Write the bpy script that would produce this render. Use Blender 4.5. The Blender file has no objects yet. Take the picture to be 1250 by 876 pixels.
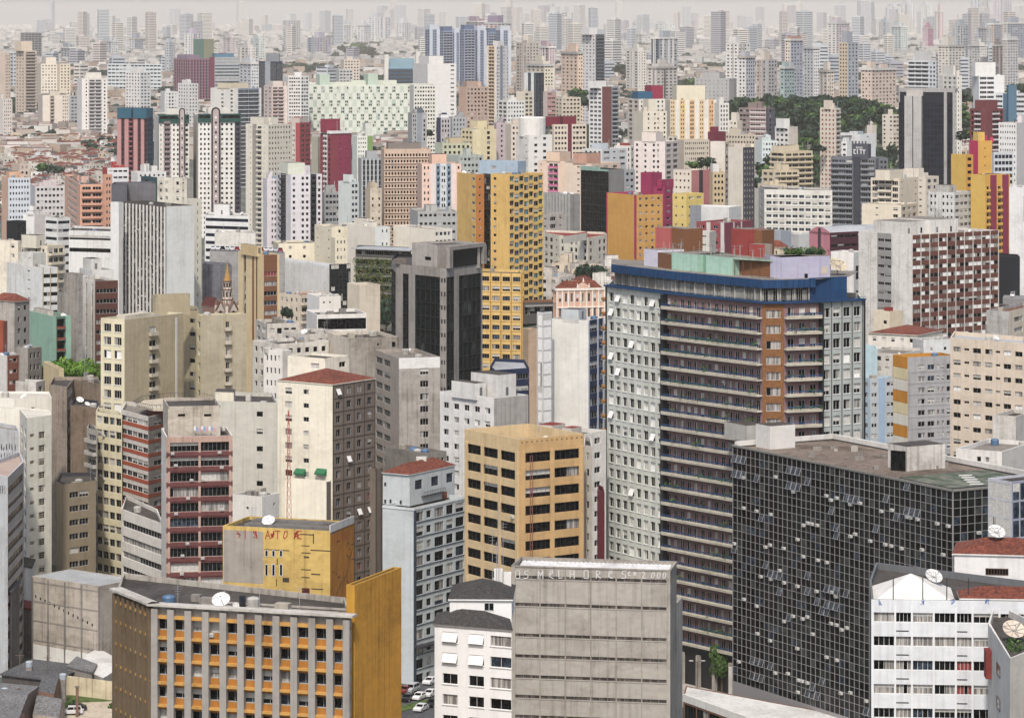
import bpy, math, random
from mathutils import Vector
random.seed(7)
R = math.radians
scn = bpy.context.scene
COL = scn.collection
# ------------------------------------------------------------------ camera, sky, sun, exposure
# photo pixel frame 1250x876, level camera with a lens shift (verticals stay vertical); H metres above the street
F, YH, H = 4000.0, 20.0, 140.0
cam_d = bpy.data.cameras.new('camera'); cam = bpy.data.objects.new('camera', cam_d); COL.objects.link(cam)
cam.location = (0, 0, H); cam.rotation_euler = (R(90), 0, 0)
cam_d.sensor_width = 36; cam_d.lens = 36 * F / 1250; cam_d.shift_y = -(438 - YH) / 1250
cam_d.clip_start = 1; cam_d.clip_end = 60000
scn.camera = cam
SUN_AZ, SUN_EL = R(-174), R(52)          # azimuth measured from +Y (view) towards +X: behind the camera, to the left
wd = bpy.data.worlds.new('World'); scn.world = wd; wd.use_nodes = True
nt = wd.node_tree; bg = nt.nodes['Background']
sky = nt.nodes.new('ShaderNodeTexSky'); sky.sky_type = 'NISHITA'; sky.sun_disc = False
sky.sun_elevation = SUN_EL; sky.sun_rotation = SUN_AZ; sky.altitude = 700
sky.air_density = .6; sky.dust_density = 5.0; sky.ozone_density = .4
nt.links.new(sky.outputs[0], bg.inputs[0]); bg.inputs[1].default_value = 0.15
sd = bpy.data.lights.new('sun', 'SUN'); sd.energy = 2.6; sd.angle = R(2.5); sd.color = (1, .955, .885)
so = bpy.data.objects.new('sun', sd); COL.objects.link(so)
sv = Vector((math.sin(SUN_AZ) * math.cos(SUN_EL), math.cos(SUN_AZ) * math.cos(SUN_EL), math.sin(SUN_EL)))
so.rotation_euler = sv.to_track_quat('Z', 'Y').to_euler()
vs = scn.view_settings; vs.view_transform = 'Standard'; vs.look = 'None'; vs.gamma = 1; vs.use_curve_mapping = False
vs.exposure = 0.46
HAZE_DENSITY = 2.3e-5
scn.cycles.max_bounces = 5; scn.cycles.diffuse_bounces = 2; scn.cycles.glossy_bounces = 2
scn.cycles.volume_bounces = 1; scn.cycles.transparent_max_bounces = 4
scn.cycles.use_denoising = True

def W(px, D): return (px - 625.0) * D / F
def Z(py, D): return H - (py - YH) * D / F
def PX(x, y): return 625 + x * F / y
def PY(z, y): return YH + (H - z) * F / y
def G(x, y):                                # ground height: a rise in the middle distance
    return (37 * math.exp(-((y - 1180) / 230) ** 2 - ((x - 20) / 60) ** 2) + 14 * max(0, min(1, (y - 1500) / 1500))
            + 57 * math.exp(-((x - 234) / 108) ** 4 - ((y - 2620) / 280) ** 2))

# ------------------------------------------------------------------ materials
MATS = {}
def lin(h, k=0.8):
    h = h.lstrip('#'); c = [int(h[i:i + 2], 16) / 255 for i in (0, 2, 4)]
    y = .3 * c[0] + .59 * c[1] + .11 * c[2]; c = [y + (v - y) * .9 for v in c]
    return tuple((x / 12.92 if x <= .04045 else ((x + .055) / 1.055) ** 2.4) * k for x in c)

def weather_group():
    g = bpy.data.node_groups.new('weather', 'ShaderNodeTree')
    g.interface.new_socket('Color', in_out='INPUT', socket_type='NodeSocketColor')
    g.interface.new_socket('Grime', in_out='INPUT', socket_type='NodeSocketFloat')
    g.interface.new_socket('Color', in_out='OUTPUT', socket_type='NodeSocketColor')
    N, L = g.nodes, g.links
    gi, go = N.new('NodeGroupInput'), N.new('NodeGroupOutput')
    geo = N.new('ShaderNodeNewGeometry')
    def noise(scale, vec, det=3, rough=.6):
        m = N.new('ShaderNodeMapping'); m.inputs['Scale'].default_value = scale
        L.new(geo.outputs['Position'], m.inputs[0])
        n = N.new('ShaderNodeTexNoise'); n.inputs['Scale'].default_value = vec; n.inputs['Detail'].default_value = det; n.inputs['Roughness'].default_value = rough
        L.new(m.outputs[0], n.inputs[0]); return n.outputs[0]
    def ramp(src, a, b, lo=0., hi=1.):
        m = N.new('ShaderNodeMapRange'); m.inputs[1].default_value = a; m.inputs[2].default_value = b; m.inputs[3].default_value = lo; m.inputs[4].default_value = hi
        L.new(src, m.inputs[0]); return m.outputs[0]
    def math_(op, a, b):
        m = N.new('ShaderNodeMath'); m.operation = op
        for i, v in enumerate((a, b)):
            if isinstance(v, (int, float)): m.inputs[i].default_value = v
            else: L.new(v, m.inputs[i])
        return m.outputs[0]
    streak = ramp(noise((1.3, 1.3, .05), 1.0, 4), .5, .7)
    patch = ramp(noise((.10, .10, .14), 1.0, 5, .7), .48, .70)
    fine = ramp(noise((1, 1, 1), 2.2, 4, .7), .35, .75)
    dirt = math_('ADD', math_('MULTIPLY', streak, .55), math_('ADD', math_('MULTIPLY', patch, .45), math_('MULTIPLY', math_('MULTIPLY', fine, patch), .35)))
    dirt = math_('MINIMUM', math_('MULTIPLY', dirt, gi.outputs['Grime']), .92)
    dk = N.new('ShaderNodeMix'); dk.data_type = 'RGBA'; dk.blend_type = 'MULTIPLY'; dk.inputs[0].default_value = 1
    L.new(gi.outputs['Color'], dk.inputs[6]); dk.inputs[7].default_value = (.30, .27, .235, 1)
    mx = N.new('ShaderNodeMix'); mx.data_type = 'RGBA'
    L.new(dirt, mx.inputs[0]); L.new(gi.outputs['Color'], mx.inputs[6]); L.new(dk.outputs[2], mx.inputs[7])
    va = N.new('ShaderNodeMix'); va.data_type = 'RGBA'; va.blend_type = 'MULTIPLY'; va.inputs[0].default_value = 1
    br = ramp(noise((.35, .35, .35), 1.0, 5, .75), .3, .7, .93, 1.04)
    cb = N.new('ShaderNodeCombineColor')
    vm = N.new('ShaderNodeMapping'); vm.inputs['Scale'].default_value = (.16, .16, .30); L.new(geo.outputs['Position'], vm.inputs[0])
    vo = N.new('ShaderNodeTexVoronoi'); vo.distance = 'CHEBYCHEV'; L.new(vm.outputs[0], vo.inputs['Vector']); vs_ = N.new('ShaderNodeSeparateColor'); L.new(vo.outputs['Color'], vs_.inputs[0])
    pv = ramp(vs_.outputs[0], 0, 1, -.5, .5); pg = math_('ADD', math_('MULTIPLY', pv, math_('MULTIPLY', gi.outputs['Grime'], .16)), 1.0); br2 = math_('MULTIPLY', br, pg)
    for i in range(3): L.new(br2, cb.inputs[i])
    L.new(mx.outputs[2], va.inputs[6]); L.new(cb.outputs[0], va.inputs[7])
    L.new(va.outputs[2], go.inputs[0])
    return g
WG = weather_group()

def new_mat(name):
    m = bpy.data.materials.new(name); m.use_nodes = True
    return m, m.node_tree, m.node_tree.nodes['Principled BSDF']

def wall(hexc, grime=.45, rough=.85, k=.8):
    key = (hexc, grime, rough, k)
    if key in MATS: return MATS[key]
    m, t, b = new_mat('painted_wall_' + hexc)
    g = t.nodes.new('ShaderNodeGroup'); g.node_tree = WG
    g.inputs['Color'].default_value = (*lin(hexc, k), 1); g.inputs['Grime'].default_value = grime
    t.links.new(g.outputs[0], b.inputs['Base Color']); b.inputs['Roughness'].default_value = rough
    b.inputs['Specular IOR Level'].default_value = .25
    MATS[key] = m; return m

def plain(name, rgb, rough=.6, spec=.4, metal=0):
    if name in MATS: return MATS[name]
    m, t, b = new_mat(name)
    b.inputs['Base Color'].default_value = (*rgb, 1); b.inputs['Roughness'].default_value = rough
    b.inputs['Specular IOR Level'].default_value = spec; b.inputs['Metallic'].default_value = metal
    MATS[name] = m; return m

def glassmat(name, rgb, rgb2, rough=.12, spec=.5, sc=1.1, zs=1.0):
    if name in MATS: return MATS[name]
    m, t, b = new_mat(name)
    geo = t.nodes.new('ShaderNodeNewGeometry'); n = t.nodes.new('ShaderNodeTexNoise'); n.inputs['Scale'].default_value = sc; n.inputs['Detail'].default_value = 2
    r = t.nodes.new('ShaderNodeMapRange'); r.inputs[1].default_value = .42; r.inputs[2].default_value = .62
    x = t.nodes.new('ShaderNodeMix'); x.data_type = 'RGBA'; x.inputs[6].default_value = (*rgb, 1); x.inputs[7].default_value = (*rgb2, 1)
    L = t.links; mp = t.nodes.new('ShaderNodeMapping'); mp.inputs['Scale'].default_value = (1, 1, zs); L.new(geo.outputs['Position'], mp.inputs[0]); L.new(mp.outputs[0], n.inputs[0]); L.new(n.outputs[0], r.inputs[0]); L.new(r.outputs[0], x.inputs[0]); L.new(x.outputs[2], b.inputs['Base Color'])
    b.inputs['Roughness'].default_value = rough; b.inputs['Specular IOR Level'].default_value = spec
    MATS[name] = m; return m
GL = dict(
    dark=glassmat('dark_glass', (.001, .0012, .0015), (.008, .009, .010), .15, .09),
    blue=glassmat('blue_glass', (.010, .016, .026), (.04, .056, .075), .15, .25),
    teal=glassmat('teal_glass', (.03, .09, .11), (.10, .19, .22)),
    green=glassmat('green_glass', (.002, .0045, .0055), (.008, .013, .013), .1, .16),
    navy=glassmat('navy_glass', (.003, .006, .013), (.010, .016, .03), .08, .2, .25),
    curt=glassmat('curtained_glass', (.13, .12, .11), (.38, .36, .33), .4, .3, 2.6, .06),
    blind=glassmat('blind_slats', (.40, .39, .35), (.52, .50, .46), .6, .3, 1.5, 3),
    white=glassmat('white_shutter', (.66, .65, .61), (.74, .73, .70), .5, .3, 1.5),
    dusty=glassmat('dusty_louvre', (.035, .028, .023), (.11, .09, .075), .5, .2, 1.5, .3),
    pane=glassmat('open_pane_glass', (.025, .028, .032), (.075, .08, .085), .1, .2, 1.5),
    red=glassmat('red_curtain', (.16, .02, .02), (.22, .05, .04), .5, .3, 2.0))
FR = dict(white=plain('frame_white', (.62, .62, .6)), grey=plain('frame_grey', (.26, .26, .26)), dark=plain('frame_dark', (.03, .03, .035)),
          alu=plain('frame_aluminium', (.45, .46, .47), .4), brown=plain('frame_brown', (.10, .06, .04)), cream=plain('frame_cream', (.6, .55, .42)))

def tiles(hexc='a8553c', name='clay_tiles', wave=9.0):
    key = (name, hexc)
    if key in MATS: return MATS[key]
    m, t, b = new_mat(name); L = t.links
    g = t.nodes.new('ShaderNodeGroup'); g.node_tree = WG; g.inputs['Grime'].default_value = .75
    geo = t.nodes.new('ShaderNodeNewGeometry')
    n = t.nodes.new('ShaderNodeTexNoise'); n.inputs['Scale'].default_value = 2.5; n.inputs['Detail'].default_value = 3
    L.new(geo.outputs['Position'], n.inputs[0])
    x = t.nodes.new('ShaderNodeMix'); x.data_type = 'RGBA'; c = lin(hexc)
    x.inputs[6].default_value = (c[0] * .55, c[1] * .5, c[2] * .5, 1); x.inputs[7].default_value = (min(1, c[0] * 1.35), c[1] * 1.4, c[2] * 1.3, 1)
    r = t.nodes.new('ShaderNodeMapRange'); r.inputs[1].default_value = .35; r.inputs[2].default_value = .65
    L.new(n.outputs[0], r.inputs[0]); L.new(r.outputs[0], x.inputs[0]); L.new(x.outputs[2], g.inputs['Color']); L.new(g.outputs[0], b.inputs['Base Color'])
    wv = t.nodes.new('ShaderNodeTexWave'); wv.inputs['Scale'].default_value = wave / 6.28 * 2; wv.inputs['Distortion'].default_value = .4
    mp = t.nodes.new('ShaderNodeMapping'); mp.inputs['Rotation'].default_value = (0, 0, .5)
    L.new(geo.outputs['Position'], mp.inputs[0]); L.new(mp.outputs[0], wv.inputs[0])
    r2 = t.nodes.new('ShaderNodeMapRange'); r2.inputs[3].default_value = .62; r2.inputs[4].default_value = 1.12; L.new(wv.outputs[1], r2.inputs[0])
    cb2 = t.nodes.new('ShaderNodeMix'); cb2.data_type = 'RGBA'; cb2.blend_type = 'MULTIPLY'; cb2.inputs[0].default_value = 1; cc = t.nodes.new('ShaderNodeCombineColor')
    for i in range(3): L.new(r2.outputs[0], cc.inputs[i])
    L.new(g.outputs[0], cb2.inputs[6]); L.new(cc.outputs[0], cb2.inputs[7]); L.new(cb2.outputs[2], b.inputs['Base Color'])
    bp = t.nodes.new('ShaderNodeBump'); bp.inputs['Strength'].default_value = .9; bp.inputs['Distance'].default_value = .12
    L.new(wv.outputs[1], bp.inputs['Height']); L.new(bp.outputs[0], b.inputs['Normal']); b.inputs['Roughness'].default_value = .9
    MATS[key] = m; return m
TILE = tiles(); GTILE = tiles('57524f', 'grey_fibre_tiles', 7)
ROOF = wall('524d48', 1.3, .95); ROOFL = wall('8b857b', 1.2, .95); METAL = wall('b4b7b8', .6, .5)

def brick(hexc='8f5f33', name='brickwork', sc=2.2):
    if name in MATS: return MATS[name]
    m, t, b = new_mat(name); L = t.links; c = lin(hexc)
    geo = t.nodes.new('ShaderNodeNewGeometry'); n = t.nodes.new('ShaderNodeTexNoise'); n.inputs['Scale'].default_value = sc * 2.5; n.inputs['Detail'].default_value = 4
    L.new(geo.outputs['Position'], n.inputs[0]); r = t.nodes.new('ShaderNodeMapRange'); r.inputs[1].default_value = .35; r.inputs[2].default_value = .65
    x = t.nodes.new('ShaderNodeMix'); x.data_type = 'RGBA'; x.inputs[6].default_value = (c[0] * .5, c[1] * .45, c[2] * .4, 1); x.inputs[7].default_value = (c[0] * 1.15, c[1] * 1.12, c[2] * 1.1, 1)
    L.new(n.outputs[0], r.inputs[0]); L.new(r.outputs[0], x.inputs[0]); L.new(x.outputs[2], b.inputs['Base Color']); b.inputs['Roughness'].default_value = .9
    MATS[name] = m; return m

def leafmat(name, rgb, rgb2, sc=.35):
    if name in MATS: return MATS[name]
    m, t, b = new_mat(name); L = t.links
    geo = t.nodes.new('ShaderNodeNewGeometry'); n = t.nodes.new('ShaderNodeTexNoise'); n.inputs['Scale'].default_value = sc; n.inputs['Detail'].default_value = 4
    L.new(geo.outputs['Position'], n.inputs[0]); r = t.nodes.new('ShaderNodeMapRange'); r.inputs[1].default_value = .35; r.inputs[2].default_value = .65
    x = t.nodes.new('ShaderNodeMix'); x.data_type = 'RGBA'; x.inputs[6].default_value = (*rgb, 1); x.inputs[7].default_value = (*rgb2, 1)
    L.new(n.outputs[0], r.inputs[0]); L.new(r.outputs[0], x.inputs[0]); L.new(x.outputs[2], b.inputs['Base Color']); b.inputs['Roughness'].default_value = .6
    b.inputs['Specular IOR Level'].default_value = .2
    MATS[name] = m; return m
LEAF_D = leafmat('leaves_dark', (.008, .021, .013), (.026, .052, .028)); LEAF_M = leafmat('leaves_mid', (.02, .05, .012), (.07, .13, .03)); LEAF_B = leafmat('leaves_bright', (.05, .12, .012), (.13, .23, .03))
BARK = plain('bark', (.09, .065, .045), .9)

# ------------------------------------------------------------------ mesh builder
class MB:
    def __init__(s): s.v = []; s.f = []; s.m = []; s.mats = []
    def mi(s, mat):
        try: return s.mats.index(mat)
        except ValueError: s.mats.append(mat); return len(s.mats) - 1
    def poly(s, pts, mat):
        n = len(s.v); s.v.extend(pts); s.f.append(tuple(range(n, n + len(pts)))); s.m.append(s.mi(mat))
    def q(s, a, b, c, d, mat): s.poly((a, b, c, d), mat)
    def box(s, o, u, w, h, mat, top=None, bottom=True):
        """o = corner (x,y,z); u, w = horizontal edge vectors (x,y) counter-clockwise; h = height"""
        x, y, z = o; z2 = z + h
        p = [(x, y), (x + u[0], y + u[1]), (x + u[0] + w[0], y + u[1] + w[1]), (x + w[0], y + w[1])]
        for i in range(4):
            a, b = p[i], p[(i + 1) % 4]
            s.q((*a, z), (*b, z), (*b, z2), (*a, z2), mat)
        s.poly([(*a, z2) for a in p], top or mat)
        if bottom: s.poly([(*a, z) for a in reversed(p)], mat)
    def prism(s, pts, z0, z1, mat, top=None):
        n = len(pts)
        for i in range(n):
            a, b = pts[i], pts[(i + 1) % n]
            s.q((*a, z0), (*b, z0), (*b, z1), (*a, z1), mat)
        s.poly([(*a, z1) for a in pts], top or mat)
    def tube(s, a, b, r, mat, n=6, r2=None):
        a = Vector(a); b = Vector(b); d = (b - a)
        if d.length < 1e-6: return
        d.normalize(); u = d.orthogonal().normalized(); w = d.cross(u); r2 = r if r2 is None else r2
        k = len(s.v); mi = s.mi(mat)
        for i in range(n):
            t = 2 * math.pi * i / n; o = u * math.cos(t) + w * math.sin(t)
            s.v.append(tuple(a + o * r)); s.v.append(tuple(b + o * r2))
        for i in range(n):
            j = (i + 1) % n; s.f.append((k + 2 * i, k + 2 * j, k + 2 * j + 1, k + 2 * i + 1)); s.m.append(mi)
        s.f.append(tuple(k + 2 * i for i in reversed(range(n)))); s.m.append(mi)
        s.f.append(tuple(k + 2 * i + 1 for i in range(n))); s.m.append(mi)
    def lathe(s, c, prof, mat, n=14):
        k = len(s.v); mi = s.mi(mat)
        for r, z in prof:
            for i in range(n):
                t = 2 * math.pi * i / n; s.v.append((c[0] + r * math.cos(t), c[1] + r * math.sin(t), c[2] + z))
        for j in range(len(prof) - 1):
            for i in range(n):
                i2 = (i + 1) % n; s.f.append((k + j * n + i, k + j * n + i2, k + (j + 1) * n + i2, k + (j + 1) * n + i)); s.m.append(mi)
        s.f.append(tuple(k + (len(prof) - 1) * n + i for i in range(n))); s.m.append(mi)
    def mesh(s, name, off=(0, 0, 0)):
        me = bpy.data.meshes.new(name)
        ox, oy, oz = off
        v = s.v if off == (0, 0, 0) else [(x - ox, y - oy, z - oz) for x, y, z in s.v]
        me.from_pydata(v, [], s.f)
        for m in s.mats: me.materials.append(m)
        me.polygons.foreach_set('material_index', s.m)
        me.update(); return me

def link(name, me, parent=None, loc=(0, 0, 0), rz=0):
    o = bpy.data.objects.new(name, me); COL.objects.link(o)
    o.location = loc; o.rotation_euler = (0, 0, rz)
    if parent is not None: o.parent = parent
    return o
def tag(o, label=None, cat=None, group=None, kind=None):
    if label: o['label'] = label
    if cat: o['category'] = cat
    if group: o['group'] = group
    if kind: o['kind'] = kind
    return o

# ------------------------------------------------------------------ facade styles
DEF = dict(wall=None, p=3.0, n=None, cw=3.0, m=.5, w=.5, h=1.4, top=1.3, d=.22, fr='white', gl='mix', cols=None, cwid=None, span=None, pier=None, ledge=None, ft=.05, vary=1, tset=(), clus=0,
           nv=None, nh=1, sill=False, bal=None, ac=0., tilt=0., sw=.3, sh=.6, rows=None, base=None, skip=0., bandmat=None, alt=None, rowz=None, pe=1, tv=4)
def S(wallm, **k):
    d = dict(DEF); d.update(k); d['wall'] = wall(wallm) if isinstance(wallm, str) else wallm
    return d
def pick(gl, rnd):
    r = rnd.random()
    T = dict(mix=(('dark', .58), ('blue', .10), ('curt', .18), ('blind', .14)), off=(('dark', .72), ('blue', .1), ('curt', .12), ('blind', .06)),
             home=(('dark', .60), ('curt', .18), ('blind', .10), ('white', .12)), oct=(('green', .86), ('dk31b', .14)), mix31=(('dk31', .80), ('dk31b', .15), ('blue', .05)), brg=(('white', .36), ('dark', .30), ('curt', .34)), tealmix=(('teal', .45), ('blue', .2), ('dark', .35)),
             res=(('dark', .56), ('curt', .26), ('red', .05), ('blue', .13)))
    if gl not in T: return gl
    for k, p in T[gl]:
        if r < p: return k
        r -= p
    return T[gl][0][0]

WCACHE = {}
def window_mesh(w, h, nv, nh, fr, g, d, sill, var, ft=.05):
    key = (ft, round(w, 2), round(h, 2), nv, nh, fr, g, round(d, 2), sill, var)
    if key in WCACHE: return WCACHE[key]
    b = MB(); fm = FR[fr]; t = ft
    b.q((0, d, 0), (w, d, 0), (w, d, h), (0, d, h), GL[g])
    y = d - .05
    def bar(x0, x1, z0, z1, yy=y):
        b.q((x0, yy, z0), (x1, yy, z0), (x1, yy, z1), (x0, yy, z1), fm)
        b.q((x0, d, z0), (x0, yy, z0), (x0, yy, z1), (x0, d, z1), fm); b.q((x1, yy, z0), (x1, d, z0), (x1, d, z1), (x1, yy, z1), fm)
    bar(0, w, 0, t); bar(0, w, h - t, h); bar(0, t, t, h - t); bar(w - t, w, t, h - t)
    for i in range(1, nv): bar(w * i / nv - t / 2.4, w * i / nv + t / 2.4, t, h - t)
    for i in range(1, nh): bar(t, w - t, h * i / nh - t / 2.4, h * i / nh + t / 2.4, y + .004)
    rr = random.Random(hash((var, nv)) & 0xffff)
    if var == 1:      # shutter half down
        hh = h * rr.uniform(.35, .6); b.q((t, y + .02, h - hh), (w - t, y + .02, h - hh), (w - t, y + .02, h - t), (t, y + .02, h - t), GL['blind'])
    elif var == 2:    # curtain drawn over one side
        a = rr.choice((0, 1)); x0 = t if a else w * .55; x1 = w * .45 if a else w - t
        b.q((x0, y + .02, t), (x1, y + .02, t), (x1, y + .02, h - t), (x0, y + .02, h - t), GL['curt'])
    elif var == 3 and nv > 1:  # one open (dark) leaf
        i = rr.randrange(nv); b.q((w * i / nv, y + .02, t), (w * (i + 1) / nv, y + .02, t), (w * (i + 1) / nv, y + .02, h - t), (w * i / nv, y + .02, h - t), GL['dark'])
    elif var == 4:    # top-hung panel pushed open
        b.box((.03, -.45, h * .08), (w - .06, 0), (0, .05), .05, FR['white']); b.q((.03, -.5, h * .1), (w - .03, -.5, h * .1), (w - .03, d - .08, h * .95), (.03, d - .08, h * .95), GL['blind'])
        b.q((w - .03, -.5, h * .1), (.03, -.5, h * .1), (.03, d - .12, h * .95), (w - .03, d - .12, h * .95), GL['white'])
    elif var == 5:    # top-hung glass leaf pushed open
        for q_ in (((.03, -.42, h * .05), (w - .03, -.42, h * .05), (w - .03, d - .1, h * .97), (.03, d - .1, h * .97)),): b.poly(q_, GL['pane'])
        b.tube((.03, -.43, h * .05), (w - .03, -.43, h * .05), .035, FR['alu'], 4); b.tube((.03, -.43, h * .05), (.03, d - .1, h * .97), .03, FR['alu'], 4); b.tube((w - .03, -.43, h * .05), (w - .03, d - .1, h * .97), .03, FR['alu'], 4)
    if sill: b.box((-.08, -.12, -.12), (w + .16, 0), (0, .13), .1, fm)
    me = b.mesh('window'); WCACHE[key] = me; return me

class Bld:
    """one building being built: wall mesh + window objects"""
    def __init__(s, name, label, cat, org, near, seed, group=None):
        s.name, s.label, s.cat, s.org, s.near, s.group = name, label, cat, org, near, group
        s.mb = MB(); s.wins = []; s.parts = []; s.bals = []; s.acs = []; s.rnd = random.Random(seed); s.ps = 1.0
    def win(s, fc, s0, z0, w, h, st, g=None, rc=None):
        r = s.rnd; g = g or pick(st['gl'], r)
        if st['skip'] and r.random() < st['skip']: g = 'dark'
        nv = st['nv'] or max(1, round(w / 1.1))
        if s.near:
            var = 0; q = r.random()
            if st['clus'] and rc and rc[0] % 2 == 1 and hash((rc[0] * 7 + rc[1] // 4 * 131) * 2654435761 & 0xffff) % 13 == 0 and rc[1] % 4 < 3: var = 5
            elif rc in st['tset']: var = 4
            elif st['tilt'] and q < st['tilt']: var = st['tv']
            elif not st['vary']: pass
            elif q < .16: var = 1
            elif q < .30: var = 2
            elif q < .42: var = 3
            s.wins.append((fc.pt(s0, 0, z0), fc.ang, window_mesh(w, h, nv, st['nh'], st['fr'], g, st['d'], st['sill'], var, st['ft'])))
        else:
            d = -min(st['d'], .25); a, b = s0, s0 + w
            s.mb.q(fc.pt(a, d, z0), fc.pt(b, d, z0), fc.pt(b, d, z0 + h), fc.pt(a, d, z0 + h), GL[g])
            if nv > 1 and s.near is not None and w > 2.5:
                for i in range(1, nv): s.mb.q(fc.pt(a + w * i / nv - .05, d + .03, z0), fc.pt(a + w * i / nv + .05, d + .03, z0), fc.pt(a + w * i / nv + .05, d + .03, z0 + h), fc.pt(a + w * i / nv - .05, d + .03, z0 + h), FR[st['fr']])
        if st['ac'] and r.random() < (st['ac'] if not st['clus'] else (.26 if rc[0] % 4 == 3 else .01)):
            s.acs.append((fc.pt(s0 + r.uniform(.1, max(.15, w - .8)), .0, z0 + (r.choice((-.55, .1)))), fc.ang))
    def finish(s):
        ox = s.org
        if not s.near and not s.parts:
            root = link(s.name, s.mb.mesh(s.name, ox), None, ox)
            tag(root, s.label, s.cat, s.group); return root
        root = bpy.data.objects.new(s.name, None); COL.objects.link(root); root.location = ox; root.empty_display_size = 2
        tag(root, s.label, s.cat, s.group)
        link('wall', s.mb.mesh('wall', ox), root)
        made = {}
        for pt in s.parts:
            nm, b = pt[:2]
            if b.f: made[id(b)] = link(nm, b.mesh(nm, ox), made.get(id(pt[2]), root) if len(pt) > 2 else root)
        W_ = s.wins; lim = 100
        if len(W_) > lim:
            W_ = sorted(W_, key=lambda t: (-round(PX(t[0][0], t[0][1]) > -5 and PX(t[0][0], t[0][1]) < 1255 and PY(t[0][2], t[0][1]) < 880), t[0][1] - t[0][2] * .2))
        rest = W_[lim:]; W_ = W_[:lim]
        for (x, y, z), a, me in W_: link('window', me, root, (x - ox[0], y - ox[1], z - ox[2]), a)
        if rest:
            b = MB()
            for (x, y, z), a, me in rest:
                ca, sa = math.cos(a), math.sin(a); k = len(b.v); mp = [b.mi(m) for m in me.materials]
                b.v.extend([(x + v.co.x * ca - v.co.y * sa, y + v.co.x * sa + v.co.y * ca, z + v.co.z) for v in me.vertices])
                for p in me.polygons: b.f.append(tuple(k + i for i in p.vertices)); b.m.append(mp[p.material_index])
            o = link('window', b.mesh('more_windows', ox), root); o['kind'] = 'stuff'
        for lst, nm in ((s.acs, 'air_conditioner'), (s.bals, 'balcony')):
            if nm == 'balcony':
                for b in lst[:100]: link(nm, b.mesh(nm, ox), root)
                if len(lst) > 100:
                    B2 = MB()
                    for b in lst[100:]:
                        for f, m in zip(b.f, b.m): B2.poly([b.v[i] for i in f], b.mats[m])
                    o = link(nm, B2.mesh(nm, ox), root); o['kind'] = 'stuff'
            elif lst:
                me = ac_mesh()
                for (x, y, z), a in lst[:100]: link(nm, me, root, (x - ox[0], y - ox[1], z - ox[2]), a)
                if len(lst) > 100:
                    B2 = MB()
                    for (x, y, z), a in lst[100:]:
                        ca, sa = math.cos(a), math.sin(a)
                        for p in me.polygons: B2.poly([(x + me.vertices[i].co.x * ca - me.vertices[i].co.y * sa, y + me.vertices[i].co.x * sa + me.vertices[i].co.y * ca, z + me.vertices[i].co.z) for i in p.vertices], me.materials[p.material_index])
                    o = link(nm, B2.mesh(nm, ox), root); o['kind'] = 'stuff'
        return root

def ac_mesh():
    if 'ac' in WCACHE: return WCACHE['ac']
    b = MB(); b.box((0, -.45, 0), (.75, 0), (0, .5), .5, plain('ac_white', (.5, .49, .46), .5)); b.q((.06, -.453, .07), (.69, -.453, .07), (.69, -.453, .36), (.06, -.453, .36), FR['grey'])
    WCACHE['ac'] = b.mesh('air_conditioner'); return WCACHE['ac']

class Face:
    def __init__(s, P0, P1):
        s.P0 = P0; dx, dy = P1[0] - P0[0], P1[1] - P0[1]; s.L = math.hypot(dx, dy); s.u = (dx / s.L, dy / s.L); s.n = (s.u[1], -s.u[0]); s.ang = math.atan2(dy, dx)
    def pt(s, a, d, z): return (s.P0[0] + s.u[0] * a + s.n[0] * d, s.P0[1] + s.u[1] * a + s.n[1] * d, z)
def fbox(mb, fc, a, b, d0, d1, z0, z1, mat, top=None):
    """box on a face from a to b along it, from depth d0 to d1 outwards"""
    p = fc.pt(a, d1, z0); e = (fc.u[0] * (b - a), fc.u[1] * (b - a)); w = (-fc.n[0] * (d1 - d0), -fc.n[1] * (d1 - d0))
    mb.box(p, e, w, z1 - z0, mat, top)

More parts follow.
